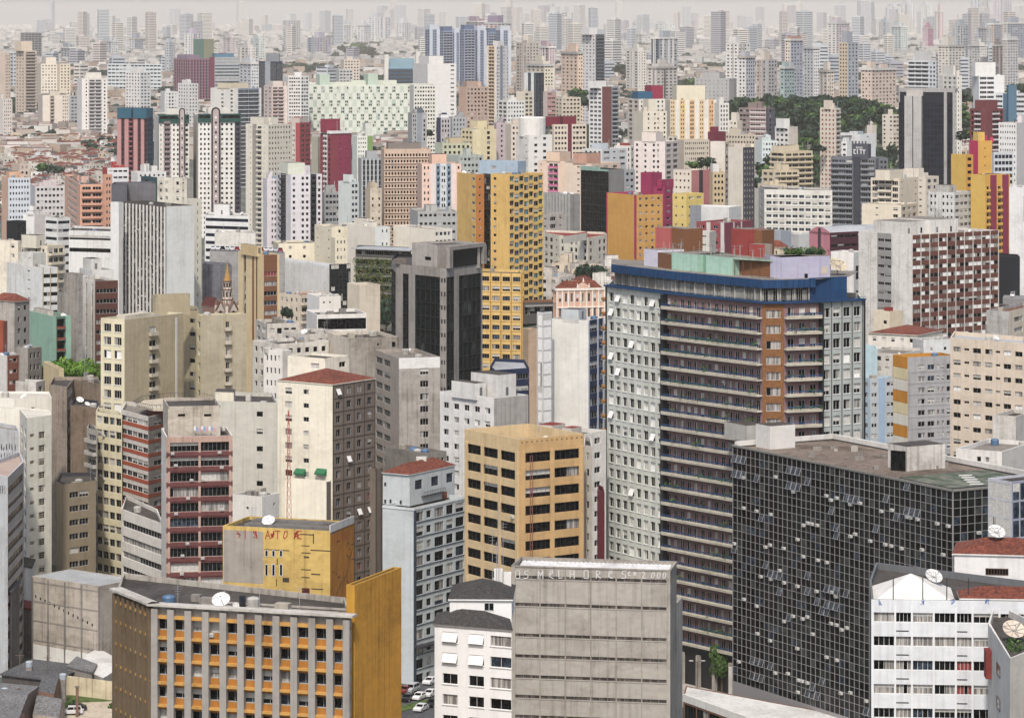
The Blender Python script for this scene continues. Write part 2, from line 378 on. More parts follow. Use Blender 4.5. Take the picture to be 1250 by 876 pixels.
def facade(B, P0, P1, z0, z1, st, zlow=None, xr=None):
    fc = Face(P0, P1); L = fc.L; mb = B.mb
    if isinstance(st, list):
        tot = sum(w for w, _ in st); a = 0
        for w_, s_ in st:
            facade(B, fc.pt(L * a / tot, 0, 0)[:2], fc.pt(L * (a + w_) / tot, 0, 0)[:2], z0, z1, s_, zlow); a += w_
        return fc
    if not isinstance(st, dict):
        mb.q(fc.pt(0, 0, z0), fc.pt(L, 0, z0), fc.pt(L, 0, z1), fc.pt(0, 0, z1), st); return fc
    ps = B.ps; wm = st['wall']; zl = max(z0 + .6, zlow if zlow is not None else z0)
    p, h, m = st['p'] * ps, st['h'] * ps, st['m'] * ps
    if L < 1.6 or (not st['cols'] and L < 2 * m + .8): 
        mb.q(fc.pt(0, 0, z0), fc.pt(L, 0, z0), fc.pt(L, 0, z1), fc.pt(0, 0, z1), wm); return fc
    cols = st['cols']; n = len(cols) if cols else (st['n'] or max(1, round((L - 2 * m) / st['cw'] / ps)))
    if not cols: cols = 'w' * n
    wid = st['cwid'] or [1] * n; tot = sum(wid); c = [m]
    for x in wid: c.append(c[-1] + x / tot * (L - 2 * m))
    ops = []
    for i, ch in enumerate(cols):
        a, b = c[i], c[i + 1]; cw = b - a
        if ch == '.': continue
        if ch == 's': ww, hh = min(cw * .9, max(.5, cw * st['sw'])), st['sh']
        elif ch == 'f': ww, hh = cw - .12, h
        else: ww, hh = cw * st['w'], h
        ops.append(((a + b - ww) / 2, (a + b + ww) / 2, hh, i))
    zt = z1 - st['top'] * ps; prev = z1; d = st['d']; k = 0
    nr = st['rows'] or 999; rz = st['rowz']
    if rz: zt = z1 - rz[0]; nr = len(rz)
    while zt - h > zl and k < nr:
        zb = zt - h
        sm = st['span'] if (st['span'] and k > 0) else wm
        if st['alt'] and k > 0: sm = st['alt'][k % len(st['alt'])]
        mb.q(fc.pt(0, 0, zt), fc.pt(L, 0, zt), fc.pt(L, 0, prev), fc.pt(0, 0, prev), sm if k else (st['bandmat'] or wm))
        x = 0
        for (a, b, hh, ch) in ops:
            if a > x + 1e-3: mb.q(fc.pt(x, 0, zb), fc.pt(a, 0, zb), fc.pt(a, 0, zt), fc.pt(x, 0, zt), wm)
            wb, wt = zb, zt
            if hh < h: 
                wb = zb + (h - hh) * .7; wt = wb + hh
                mb.q(fc.pt(a, 0, zb), fc.pt(b, 0, zb), fc.pt(b, 0, wb), fc.pt(a, 0, wb), wm); mb.q(fc.pt(a, 0, wt), fc.pt(b, 0, wt), fc.pt(b, 0, zt), fc.pt(a, 0, zt), wm)
            mb.q(fc.pt(a, 0, wb), fc.pt(a, -d, wb), fc.pt(a, -d, wt), fc.pt(a, 0, wt), wm); mb.q(fc.pt(b, -d, wb), fc.pt(b, 0, wb), fc.pt(b, 0, wt), fc.pt(b, -d, wt), wm)
            mb.q(fc.pt(a, 0, wb), fc.pt(b, 0, wb), fc.pt(b, -d, wb), fc.pt(a, -d, wb), wm); mb.q(fc.pt(a, -d, wt), fc.pt(b, -d, wt), fc.pt(b, 0, wt), fc.pt(a, 0, wt), wm)
            B.win(fc, a, wb, b - a, wt - wb, st, None, (k, ch))
            x = b
        if x < L: mb.q(fc.pt(x, 0, zb), fc.pt(L, 0, zb), fc.pt(L, 0, zt), fc.pt(x, 0, zt), wm)
        if st['ledge']:
            lm, lh, ld, lo = st['ledge']; fbox(mb, fc, 0, L, -.01, ld, zb - lo - lh, zb - lo, lm)
        if st['bal']:
            bl = st['bal']
            for (i0, i1) in bl['cols']:
                bb = MB() if B.near else mb; zs = zt - p * bl.get('drop', .82); a, b = c[i0] + bl.get('in', .05), c[i1] - bl.get('in', .05); dp = bl.get('dep', 1.1); hg = bl.get('hgt', .95)
                fbox(bb, fc, a, b, 0, dp, zs - .15, zs, bl.get('slab', wm))
                if bl.get('rail') is not None:
                    fbox(bb, fc, a, b, dp - .1, dp, zs, zs + hg, bl['rail'])
                    if B.near is not None:
                        fbox(bb, fc, a, a + .1, 0, dp - .1, zs, zs + hg, bl['rail']); fbox(bb, fc, b - .1, b, 0, dp - .1, zs, zs + hg, bl['rail'])
                if B.near: B.bals.append(bb)
        prev = zb; zt -= p; k += 1
        if rz and k < nr: zt = z1 - rz[k]
    mb.q(fc.pt(0, 0, z0), fc.pt(L, 0, z0), fc.pt(L, 0, prev), fc.pt(0, 0, prev), st['base'] or wm)
    if st['pier']:
        pm, pw, pd = st['pier'][:3]; zp = z1 - (st['pier'][3] if len(st['pier']) > 3 else 0)
        for x in c[::st['pe']]:
            a = min(max(x - pw / 2, 0), L - pw); fbox(mb, fc, a, a + pw, -.02, pd, z0, zp, pm)
    return fc

def hip_roof(mb, pts, z, rise, mat, over=.5, soffit=None):
    """hip roof over a 4-corner footprint"""
    cx = sum(p[0] for p in pts) / 4; cy = sum(p[1] for p in pts) / 4
    q = [(p[0] + (p[0] - cx) / max(.1, math.hypot(p[0] - cx, p[1] - cy)) * over, p[1] + (p[1] - cy) / max(.1, math.hypot(p[0] - cx, p[1] - cy)) * over) for p in pts]
    d01 = math.dist(q[0], q[1]); d12 = math.dist(q[1], q[2])
    if d01 < d12: q = q[1:] + q[:1]; d01, d12 = d12, d01
    f = min(.5, d12 / 2 / d01)
    m0 = ((q[0][0] + q[3][0]) / 2, (q[0][1] + q[3][1]) / 2); m1 = ((q[1][0] + q[2][0]) / 2, (q[1][1] + q[2][1]) / 2)
    r0 = (m0[0] + (m1[0] - m0[0]) * f, m0[1] + (m1[1] - m0[1]) * f, z + rise); r1 = (m1[0] + (m0[0] - m1[0]) * f, m1[1] + (m0[1] - m1[1]) * f, z + rise)
    Q = [(*p, z) for p in q]; e = [(p[0], p[1], z - .18) for p in Q]
    mb.poly((Q[0], Q[1], r1, r0), mat); mb.poly((Q[1], Q[2], r1), mat); mb.poly((Q[2], Q[3], r0, r1), mat); mb.poly((Q[3], Q[0], r0), mat)
    for i in range(4): j = (i + 1) % 4; mb.q(e[i], e[j], Q[j], Q[i], soffit or mat)
    mb.poly(tuple(reversed(e)), soffit or mat)

# ------------------------------------------------------------------ building list (two passes: list first, then build what can be seen)
SPECS = []
def ST(D):           # the far plain is stretched so that the haze has real distance to work over
    return D if D < 2500 else min(24000, 2500 + (D - 2500) * 2.6 + max(0, (D - 3600) / 1000) ** 2 * 6000)
def chain_box(x, y, D, l, r, a, dl, dr):
    a = R(a); C = (W(x, D), D); ur = (math.cos(a), math.sin(a)); ul = (-math.sin(a), math.cos(a))
    def run(pe, u, dflt):
        if pe is None: return dflt
        t = (pe - 625) / F; den = u[0] - t * u[1]
        Ln = (t * C[1] - C[0]) / den if abs(den) > 1e-6 else dflt
        return Ln if .3 < Ln < 260 else dflt
    Ll, Lr = run(l, ul, dl), run(r, ur, dr)
    return [(C[0] + ul[0] * Ll, C[1] + ul[1] * Ll), C, (C[0] + ur[0] * Lr, C[1] + ur[1] * Lr)], Z(y, D)
def b(name, label, x, y, D, l, r, a, Ls, Rs, cat='building', **k):  # darker right-face colours often include the shade on that side
    """box building: near corner at pixel (x, y) and distance D, faces running to pixels l and r, right face turned a degrees"""
    D0, D = D, ST(D); k['ps'] = D / D0
    ch, z = chain_box(x, y, D, l, r, a, k.pop('dl', 13), k.pop('dr', 13))
    SPECS.append(dict(name=name, label=label, cat=cat, chain=ch, z=z, st=[Ls, Rs], D=D, **k)); return SPECS[-1]
def c(name, label, pts, y, sts, cat='building', back=None, **k):
    """free footprint: visible chain [(pixel, distance)...] left to right, top at pixel y of the first point"""
    k['ps'] = ST(pts[0][1]) / pts[0][1]; pts = [(p, ST(d)) for p, d in pts]
    ch = [(W(p, D), D) for p, D in pts]; z = Z(y, pts[k.pop('zi', 0)][1])
    SPECS.append(dict(name=name, label=label, cat=cat, chain=ch, z=z, st=sts, D=min(p[1] for p in ch), back=back, **k)); return SPECS[-1]

def footprint(sp):
    ch = sp['chain']
    bk = sp.get('back')
    if len(ch) == 3 and not bk: return ch + [(ch[0][0] + ch[2][0] - ch[1][0], ch[0][1] + ch[2][1] - ch[1][1])]
    dp = bk or 14; mx_ = (ch[0][0] + ch[-1][0]) / 2
    def away(p, k):        # the hidden flanks run back along the line of sight, a little inwards
        L = math.hypot(*p); q = (p[0] + p[0] / L * dp, p[1] + p[1] / L * dp); sh = min(.06 * dp, abs(ch[-1][0] - ch[0][0]) * .2)
        return (q[0] + (sh if k == 0 else -sh), q[1])
    return ch + [away(ch[-1], 1), away(ch[0], 0)]

def lattice_mast(mb, x, y, z, h, mat, w=.5):
    for i in range(3):
        t = i * 2.094; mb.tube((x + w * math.cos(t), y + w * math.sin(t), z), (x + .1 * math.cos(t), y + .1 * math.sin(t), z + h), .05, mat, 4)
    k = int(h / 1.2)
    for j in range(k):
        f = j / k; ww = w * (1 - f) + .1 * f
        for i in range(3):
            t, t2 = i * 2.094, (i + 1) * 2.094; g = (j + 1) / k; w2 = w * (1 - g) + .1 * g
            mb.tube((x + ww * math.cos(t), y + ww * math.sin(t), z + h * f), (x + w2 * math.cos(t2), y + w2 * math.sin(t2), z + h * g), .03, mat, 3)
def dish_into(mb, x, y, z, r, az=-.6, mat=None, ribs=False):
    m = mat or plain('dish_white', (.62, .61, .58), .5); dk = FR['grey']
    d = Vector((math.sin(az) * .62, -math.cos(az) * .62, .78)).normalized(); u = d.orthogonal().normalized(); w = d.cross(u); c0 = Vector((x, y, z + r * .9))
    n = 18; rings = [(0, 0), (.4, .04), (.75, .14), (1, .27)]; k = len(mb.v); mi = mb.mi(m)
    for q, hh in rings:
        for i in range(n):
            t = 6.2832 * i / n; mb.v.append(tuple(c0 + (u * math.cos(t) + w * math.sin(t)) * r * q + d * hh * r))
    for j in range(3):
        for i in range(n): i2 = (i + 1) % n; mb.f.append((k + j * n + i, k + j * n + i2, k + (j + 1) * n + i2, k + (j + 1) * n + i)); mb.m.append(mi)
    if ribs:
        for i in range(0, n, 2):
            t = 6.2832 * i / n; o = u * math.cos(t) + w * math.sin(t); mb.tube(c0 + d * .02, c0 + o * r + d * .29 * r, .03, dk, 3)
    mb.tube((x, y, z), tuple(c0), r * .06, dk, 5); 
    for s_ in (0, 2.09, 4.19):
        o = u * math.cos(s_) + w * math.sin(s_); mb.tube(tuple(c0 + o * r + d * .27 * r), tuple(c0 + d * r * .75), .025 * r + .01, dk, 3)
    mb.tube(tuple(c0 + d * r * .68), tuple(c0 + d * r * .82), r * .07, dk, 5)

WTR = wall('8fa3b0', .6)
def build_spec(sp, zlow):
    fp = footprint(sp); ch = sp['chain']; z = sp['z']; D = sp['D']
    cx = sum(p[0] for p in fp) / len(fp); cy = sum(p[1] for p in fp) / len(fp); g = G(cx, cy)
    near = (True if D < sp.get('neard', 1500) else (False if D < 4500 else None)) and not sp.get('merge')
    B = Bld(sp['name'], sp['label'], sp['cat'], (cx, cy, g), near, int(D * 7 + ch[0][0] * 3), sp.get('group'))
    B.ps = sp.get('ps', 1.0); rnd = B.rnd; z0 = g - 1.5; mb = B.mb; par = sp.get('par', .9 if D < 3000 else .5); rm = sp.get('roofm') or rnd.choice((ROOF, ROOF, ROOFL))
    st = sp['st']
    def wm_of(s_):
        if isinstance(s_, list): return wm_of(s_[0][1])
        return s_['wall'] if isinstance(s_, dict) else s_
    wm0 = next(wm_of(s_) for s_ in st if s_ is not None)
    nf = len(fp); faces = []
    for i in range(nf):
        a, b_ = fp[i], fp[(i + 1) % nf]
        s_ = st[i] if i < len(st) and i < len(ch) - 1 else wm0
        if s_ is None: s_ = wm0
        faces.append(facade(B, a, b_, z0, z, s_, zlow))
    roofk = sp.get('roof', 'flat')
    if roofk == 'flat':
        t = .28; cxy = (cx, cy)
        inn = []
        for i in range(nf):
            p = fp[i]; pv, nx = fp[i - 1], fp[(i + 1) % nf]
            d1 = Vector((p[0] - pv[0], p[1] - pv[1])).normalized(); d2 = Vector((nx[0] - p[0], nx[1] - p[1])).normalized()
            n1, n2 = Vector((-d1.y, d1.x)), Vector((-d2.y, d2.x)); bis = (n1 + n2); bl = max(.3, 1 + n1.dot(n2)); bis = bis / bl
            inn.append((p[0] + bis.x * t, p[1] + bis.y * t))
        capm = sp.get('cap') or wm0
        for i in range(nf):
            j = (i + 1) % nf
            mb.q((*fp[i], z), (*fp[j], z), (*inn[j], z), (*inn[i], z), capm)
            mb.q((*inn[j], z - par), (*inn[i], z - par), (*inn[i], z), (*inn[j], z), capm)
        rb = MB() if near else mb
        rb.poly([(*p, z - par) for p in inn], rm)
        zr = z - par
        fu = Face(ch[-2], ch[-1]); 
        o = ch[-2] if len(ch) > 2 else ch[0]
        ul = (fp[-1][0] - fp[-2][0], fp[-1][1] - fp[-2][1]); 
        uR = (ch[-1][0] - o[0], ch[-1][1] - o[1])
        uL = (ch[0][0] - o[0], ch[0][1] - o[1]) if len(ch) == 3 else (fp[-1][0] - ch[0][0], fp[-1][1] - ch[0][1])
        if near: B.parts.append(('roof', rb))
        def P(u, v): return (o[0] + uR[0] * u + uL[0] * v, o[1] + uR[1] * u + uL[1] * v)
        for tp in sp.get('tops', []):
            u0, u1, v0, v1, hh, tm = tp[:6]; nm = 'penthouse'
            tb = MB() if near else mb; p = P(u0, v0); doors = []
            tb.box((*p, zr), (uR[0] * (u1 - u0), uR[1] * (u1 - u0)), (uL[0] * (v1 - v0), uL[1] * (v1 - v0)), hh * B.ps + par, tm, tp[6] if len(tp) > 6 else rm, False)
            if near and hh > 2.2:   # a door and a vent on the room
                fq = Face(p, (p[0] + uR[0] * (u1 - u0), p[1] + uR[1] * (u1 - u0)))
                for q in range(max(1, int(fq.L / 5))):
                    a = fq.L * (q + .5) / max(1, int(fq.L / 5)) - .4
                    db = MB(); fbox(db, fq, a, a + .8, -.05, .03, zr + par + .1, zr + par + 2.0, GL['dark'] if q % 2 else plain('door_grey', (.12, .12, .12))); doors.append(db)
            if near:
                B.parts.append((nm, tb)); B.parts += [('door', db, tb) for db in doors]
        if near and not sp.get('bare'):
            for q in range(sp.get('clut', rnd.randint(3, 7))):
                u, v = rnd.uniform(.08, .9), rnd.uniform(.08, .9); p = P(u, v); kk = rnd.random(); tb = MB()
                if kk < .35:
                    tb.lathe((*p, zr), [(.9, 0), (.95, 1.1), (.8, 1.3), (.2, 1.45)], plain('tank_blue', (.07, .13, .22), .5) if rnd.random() < .22 else wall('b9b6ae', .8), 10); nm = 'water_tank'
                elif kk < .62:
                    s_ = rnd.uniform(.8, 2.2); tb.box((*p, zr), (fu.u[0] * s_, fu.u[1] * s_), (-fu.n[0] * s_ * .7, -fu.n[1] * s_ * .7), rnd.uniform(.7, 1.8), wall(rnd.choice(('c8c4ba', '8f8a82', 'b0a898')), .8)); nm = 'roof_vent'
                elif kk < .88:
                    hh = rnd.uniform(2.5, 6); tb.tube((*p, zr), (*p, zr + hh), .045, FR['grey'], 4)
                    for e in range(4): s_ = .7 - e * .12; tb.tube((p[0] - s_, p[1], zr + hh - .2 - e * .35), (p[0] + s_, p[1], zr + hh - .2 - e * .35), .03, FR['grey'], 3)
                    nm = 'antenna'
                else:
                    dish_into(tb, p[0], p[1], zr, rnd.uniform(.6, 1.0), rnd.uniform(-1, 1)); nm = 'satellite_dish'
                B.parts.append((nm, tb))
        elif near is False and not sp.get('bare'):
            for q in range(rnd.randint(1, 3)):
                u, v = rnd.uniform(.15, .6), rnd.uniform(.2, .6); p = P(u, v); a, w_ = rnd.uniform(.15, .35), rnd.uniform(.2, .35)
                mb.box((*p, zr), (uR[0] * a, uR[1] * a), (uL[0] * w_, uL[1] * w_), (par + rnd.uniform(1.2, 4)) * B.ps, wm0, rm, False)
            if D < 2600:
                for q in range(rnd.randint(3, 8)):
                    p = P(rnd.uniform(.05, .92), rnd.uniform(.05, .92)); s_ = rnd.uniform(.5, 1.8)
                    if rnd.random() < .6: mb.box((*p, zr), (s_, 0), (0, s_), par + rnd.uniform(.3, 1.6), rnd.choice((wm0, ROOFL, WTR)), None, False)
                    else: mb.box((*p, zr), (.22, 0), (0, .22), par + rnd.uniform(2, 6), FR['grey'], None, False)
    elif roofk == 'hip':
        rb = MB() if near else mb
        hip_roof(rb, fp[:4], z, sp.get('rise', 2.2), sp.get('roofm') or TILE, sp.get('over', .5), wm0)
        if near: B.parts.append(('roof', rb))
    elif callable(roofk): roofk(B, sp, fp, z)
    if sp.get('extra'): sp['extra'](B, sp, fp, z, faces)
    return B.finish()
# ------------------------------------------------------------------ helpers for the nearer buildings
def at(px, D): return (W(px, D), D)
def face_s(fc, px):
    t = (px - 625) / F; x, y = fc.P0; return (t * y - x) / (fc.u[0] - t * fc.u[1])
def face_sz(fc, px, py):
    s_ = face_s(fc, px); p = fc.pt(s_, 0, 0); return s_, H - (py - YH) * p[1] / F
def stick(B, fc, x0, y0, x1, y1, mat, name='window', proud=.03, frame=None, nv=2):
    """a flat fitting on a wall between two photo pixels, real thickness, seated in the wall"""
    a, z1 = face_sz(fc, x0, y0); b_, z1b = face_sz(fc, x1, y0); _, z0 = face_sz(fc, x0, y1); a, b_ = min(a, b_), max(a, b_)
    m = MB(); fbox(m, fc, a, b_, -.1, proud, z0, z1, mat)
    if frame is not None:
        t = .07
        for q in ((a, a + t, z0, z1), (b_ - t, b_, z0, z1), (a, b_, z0, z0 + t), (a, b_, z1 - t, z1)): fbox(m, fc, q[0], q[1], proud, proud + .04, q[2], q[3], frame)
        for i in range(1, nv): x = a + (b_ - a) * i / nv; fbox(m, fc, x - .03, x + .03, proud, proud + .045, z0, z1, frame)
    B.parts.append((name, m))
def subbox(B, x, y, D, l, r, a, Ls, Rs, zbase, roof=None, par=.6, dl=8, dr=8, name='penthouse', roofm=None, zlow=None):
    """an upper or attached block of the same building"""
    ch, z = chain_box(x, y, D, l, r, a, dl, dr); keep = B.mb; B.mb = MB()
    fp = ch + [(ch[0][0] + ch[2][0] - ch[1][0], ch[0][1] + ch[2][1] - ch[1][1])]
    wm = Ls['wall'] if isinstance(Ls, dict) else (Ls if not isinstance(Ls, list) else ROOF); fcs = []
    for i in range(4): fcs.append(facade(B, fp[i], fp[(i + 1) % 4], zbase, z, (Ls, Rs)[i] if i < 2 else wm, zlow if zlow is not None else zbase))
    if roof == 'hip': hip_roof(B.mb, fp, z, 1.8, roofm or TILE, .4, wm)
    else:
        B.mb.poly([(*p, z - par) for p in fp], roofm or ROOF)
        for i in range(4):
            f_ = Face(fp[i], fp[(i + 1) % 4]); fbox(B.mb, f_, .0, f_.L, -.22, -.002, z - par, z, wm)
    B.parts.append((name, B.mb)); B.mb = keep; return fcs, z

GLY = {'O': [[(0, 0), (.7, 0), (.7, 1), (0, 1), (0, 0)]], 'S': [[(.7, 1), (.1, .9), (.1, .55), (.65, .45), (.6, .05), (0, 0)]], 'M': [[(0, 0), (0, 1), (.4, .4), (.8, 1), (.8, 0)]],
       'E': [[(.7, 1), (0, .95), (0, .05), (.7, 0)], [(0, .5), (.5, .55)]], 'e': [[(.1, .55), (.6, .7), (.5, 1), (.1, .9), (0, .2), (.6, 0)]], 'L': [[(0, 1), (.05, 0), (.6, .1)]], 'H': [[(0, 0), (0, 1)], [(.7, 0), (.65, 1)], [(0, .5), (.68, .55)]],
       'R': [[(0, 0), (0, 1), (.6, .9), (.6, .6), (0, .5), (.7, 0)]], 'N': [[(0, 0), (0, 1), (.6, .1), (.6, 1)]], '2': [[(0, .8), (.3, 1), (.6, .8), (0, 0), (.7, .05)]], '0': [[(.2, 0), (.6, .3), (.65, .95), (.2, .9), (0, .2), (.2, 0)]],
       'C': [[(.7, .9), (.1, 1), (0, .1), (.7, 0)]], 'I': [[(.2, 0), (.2, 1)]], 'T': [[(0, 1), (.8, 1)], [(.4, 1), (.4, 0)]], 'A': [[(0, 0), (.4, 1), (.8, 0)], [(.2, .4), (.6, .4)]], 'Y': [[(0, 1), (.4, .5), (.8, 1)], [(.4, .5), (.4, 0)]],
       'P': [[(0, 0), (0, 1), (.6, .9), (.6, .55), (0, .5)]], '%': None}
def strokes(mb, fc, s0, z0, w, h, ch, mat, th=.12, rnd=random, proud=.012):
    segs = GLY.get(ch)
    if segs is None: segs = [[(rnd.random() * .8, rnd.random()) for _ in range(rnd.randint(4, 6))] for _ in range(2)]
    for pl in segs:
        for (x0, y0), (x1, y1) in zip(pl, pl[1:]):
            a = (s0 + x0 * w, z0 + y0 * h); b_ = (s0 + x1 * w, z0 + y1 * h); dx, dy = b_[0] - a[0], b_[1] - a[1]; L = math.hypot(dx, dy) or 1; nx, ny = -dy / L * th / 2, dx / L * th / 2; ex, ey = dx / L * th / 2, dy / L * th / 2
            q = [(a[0] + nx - ex, a[1] + ny - ey), (a[0] - nx - ex, a[1] - ny - ey), (b_[0] - nx + ex, b_[1] - ny + ey), (b_[0] + nx + ex, b_[1] + ny + ey)]
            mb.poly([fc.pt(x, proud, z) for x, z in q], mat)
PAINT_W = plain('spray_white', (.62, .62, .6), .7); PAINT_R = plain('spray_red', (.30, .03, .02), .7); PAINT_K = plain('spray_black', (.02, .02, .025), .7); PAINT_B = plain('spray_blue', (.06, .12, .35), .7)
def tuft(mb, x, y, z, r, mat, n=14, rnd=random, sz=.35):
    for _ in range(n):
        while 1:
            a = [rnd.uniform(-1, 1) for _ in range(3)]
            if sum(v * v for v in a) < 1: break
        c_ = Vector((x + a[0] * r, y + a[1] * r, z + (a[2] * .8 + .6) * r)); u = Vector([rnd.gauss(0, 1) for _ in range(3)]).normalized(); w = u.orthogonal().normalized(); s_ = sz * rnd.uniform(.6, 1.3)
        mb.poly([tuple(c_ + u * s_), tuple(c_ + w * s_ * .6), tuple(c_ - u * s_), tuple(c_ - w * s_ * .6)], mat)

CONC = wall('b3aca1', .75, .9); CONCD = wall('8e8880', .9, .9); WHITE = wall('e9e7e0', .35); CREAM = wall('efe6cf', .3); STAINW = wall('d8d4cb', .9); BLACK = plain('black_cladding_and_shade', (.012, .013, .016), .35)
NAVY = wall('22304f', .3)
# ------------------------------------------------------------------ 1 orange office block with concrete piers, bottom edge
ORANGE = wall('b5762c', .5); ORANGE_L = wall('cf9a4c', .65); PIER = wall('a29d95', .55)
office_style = S(PIER, cols='f' * 11, m=.3, p=3.18, h=1.5, top=1.9, d=.55, fr='alu', gl='off', nv=2, span=ORANGE, ledge=(ORANGE_L, .36, .62, .9), pier=(PIER, 1.0, .8, .4), ac=.03, base=ORANGE)
wing_style = S(wall('6e5434', .6), cols='f' * 7, m=.3, p=3.18, h=1.22, top=2.0, d=.4, fr='dark', gl='off', nv=2, span=wall('7a5a2c', .6), ledge=(ORANGE_L, .35, .55, .95), pier=(wall('75634b', .6), .8, .8, .4))
def office_extra(B, sp, fp, z, fcs):
    m = MB()
    for f_ in fcs[:2]: fbox(m, f_, -.6, f_.L + .5, -.9, 1.0, z + .002, z + .3, wall('c9c4ba', .7)); fbox(B.mb, f_, 0, f_.L, 0, .6, z - 1.75, z - 1.3, ORANGE_L)
    B.parts.append(('roof_edge', m))
    d = MB(); p = at(270, 464); dish_into(d, p[0], p[1], z - .6, 1.32, -.15); B.parts.append(('satellite_dish', d))
    s_ = MB(); q = at(292, 463); s_.box((*q, z - .8), (.9, 0), (0, .5), 2.3, BLACK); s_.q((q[0] + .1, q[1] - .01, z + .7), (q[0] + .8, q[1] - .01, z + .7), (q[0] + .8, q[1] - .01, z + 1.3), (q[0] + .1, q[1] - .01, z + 1.3), GL['blue']); B.parts.append(('roof_cabinet', s_))
    pr = MB()
    for k in range(3): fbox(pr, fcs[1], 5, fcs[1].L - 1, -3.4 - 2.6 * k, -3.1 - 2.6 * k, z - .9, z - .55, CONC)
    B.parts.append(('roof_ridge', pr))
c('office_building', 'orange panelled office block with grey concrete piers and a white dish on its roof', [(143, 476), (187, 464), (429, 455)], 738, [wing_style, office_style], back=15, extra=office_extra, zi=1, par=.8, clut=10, cap=wall('b5aea2', .9))
b('office_building', 'tall narrow block whose side is a blank ochre yellow wall', 433, 714, 457, None, 490, 68, wall('c4902f', .5), wall('d9982e', .8), dl=1.3, roofm=ROOF, par=.25, bare=1)
# ------------------------------------------------------------------ 2 peeling yellow building
YEL = wall('d6b464', .8)
def yellow_extra(B, sp, fp, z, fcs):
    f0, f1 = fcs[0], fcs[1]; gp = wall('a79f93', .7)
    stick(B, f0, 273, 646, 321.5, 709, gp, 'plaster_patch', .02); stick(B, f0, 273, 706, 318, 709.5, gp, 'plaster_patch', .015)
    for x in (323.5, 332, 341.2):
        for y0, y1 in ((671, 679), (688, 702.5), (719, 729)): stick(B, f0, x, y0, x + 3.9, y1, GL['dark'], 'window', .02, FR['white'], 1)
    stick(B, f0, 368.6, 717, 378, 733, plain('door_oxblood', (.06, .012, .012)), 'door', .03)
    dk = wall('4a4034', .4); m = MB()
    for x0, y0, x1, y1 in ((323, 669.6, 353, 670.6), (367, 651, 383, 652.3), (382, 651, 383.3, 663), (367.5, 665, 378, 666), (379, 670.3, 404, 671.6), (368, 673.6, 379, 674.8), (371, 678.5, 377.5, 680.5), (367.5, 694, 379.5, 695.2), (380, 699.5, 391, 701), (368, 703.5, 378, 704.8), (345, 704.5, 353, 710), (380, 717.5, 394.5, 718.8), (385, 731, 403, 732.4), (338, 681, 339, 689), (337, 706, 338, 715), (323, 688, 324, 690)):
        a, z1 = face_sz(f0, x0, y0); b_, _ = face_sz(f0, x1, y0); _, z0 = face_sz(f0, x0, y1); fbox(m, f0, a, b_, -.05, .018, z0, z1, dk)
    for _ in range(26):
        x0 = 405 + B.rnd.random() * 24; y0 = 655 + B.rnd.random() * 85; a, z1 = face_sz(f1, x0, y0); L = B.rnd.uniform(.5, 2.4); sl = B.rnd.choice((.9, -.5, 1.6, 0))
        m.poly([f1.pt(a, .015, z1), f1.pt(a + L, .015, z1 + sl * L), f1.pt(a + L, .015, z1 + sl * L + .16), f1.pt(a, .015, z1 + .16)], dk)
    B.parts.append(('crack', m))
    g = MB(); rr = random.Random(3)
    for x, ch in ((288, '%'), (298, 'I'), (309, '%'), (324, 'A'), (329, '%'), (336, 'T'), (346, '0'), (359, '%'), (363, 'E')):
        a, z0 = face_sz(f0, x, 657); strokes(g, f0, a, z0, .95, 1.15, ch, PAINT_R, .13, rr, .026)
    for x, ch in ((407, 'I'), (411, 'I'), (415, 'N'), (420, 'A')):
        a, z0 = face_sz(f1, x, 664 - (x - 403) * .2); strokes(g, f1, a, z0, 1.5, 1.4, ch, PAINT_R, .12, rr, .02)
    B.parts.append(('graffiti', g))
    r = MB(); 
    for k in range(3): fbox(r, f0, 2 + k * .4, f0.L, -2.2 - k * 2.2, -.4 - k * 2.2, z - .5 + .05 * k, z - .25 + .3 * k, wall('77736d', .8))
    fbox(r, f1, 0, f1.L, -.12, .06, z - .25, z + .85, wall('cfccc4', .6)); B.parts.append(('roof_cover', r))
    mm = MB(); p = at(352, 497); lattice_mast(mm, p[0], p[1], z - .5, 16.5, plain('mast_red', (.35, .07, .05)), .45); B.parts.append(('antenna_mast', mm))
b('derelict_building', 'peeling yellow building with bare grey plaster and red graffiti along its top', 403, 648, 482, 272, 432, 72, YEL, wall('c07c2a', .6), extra=yellow_extra, par=.5, clut=2, roofm=ROOF)
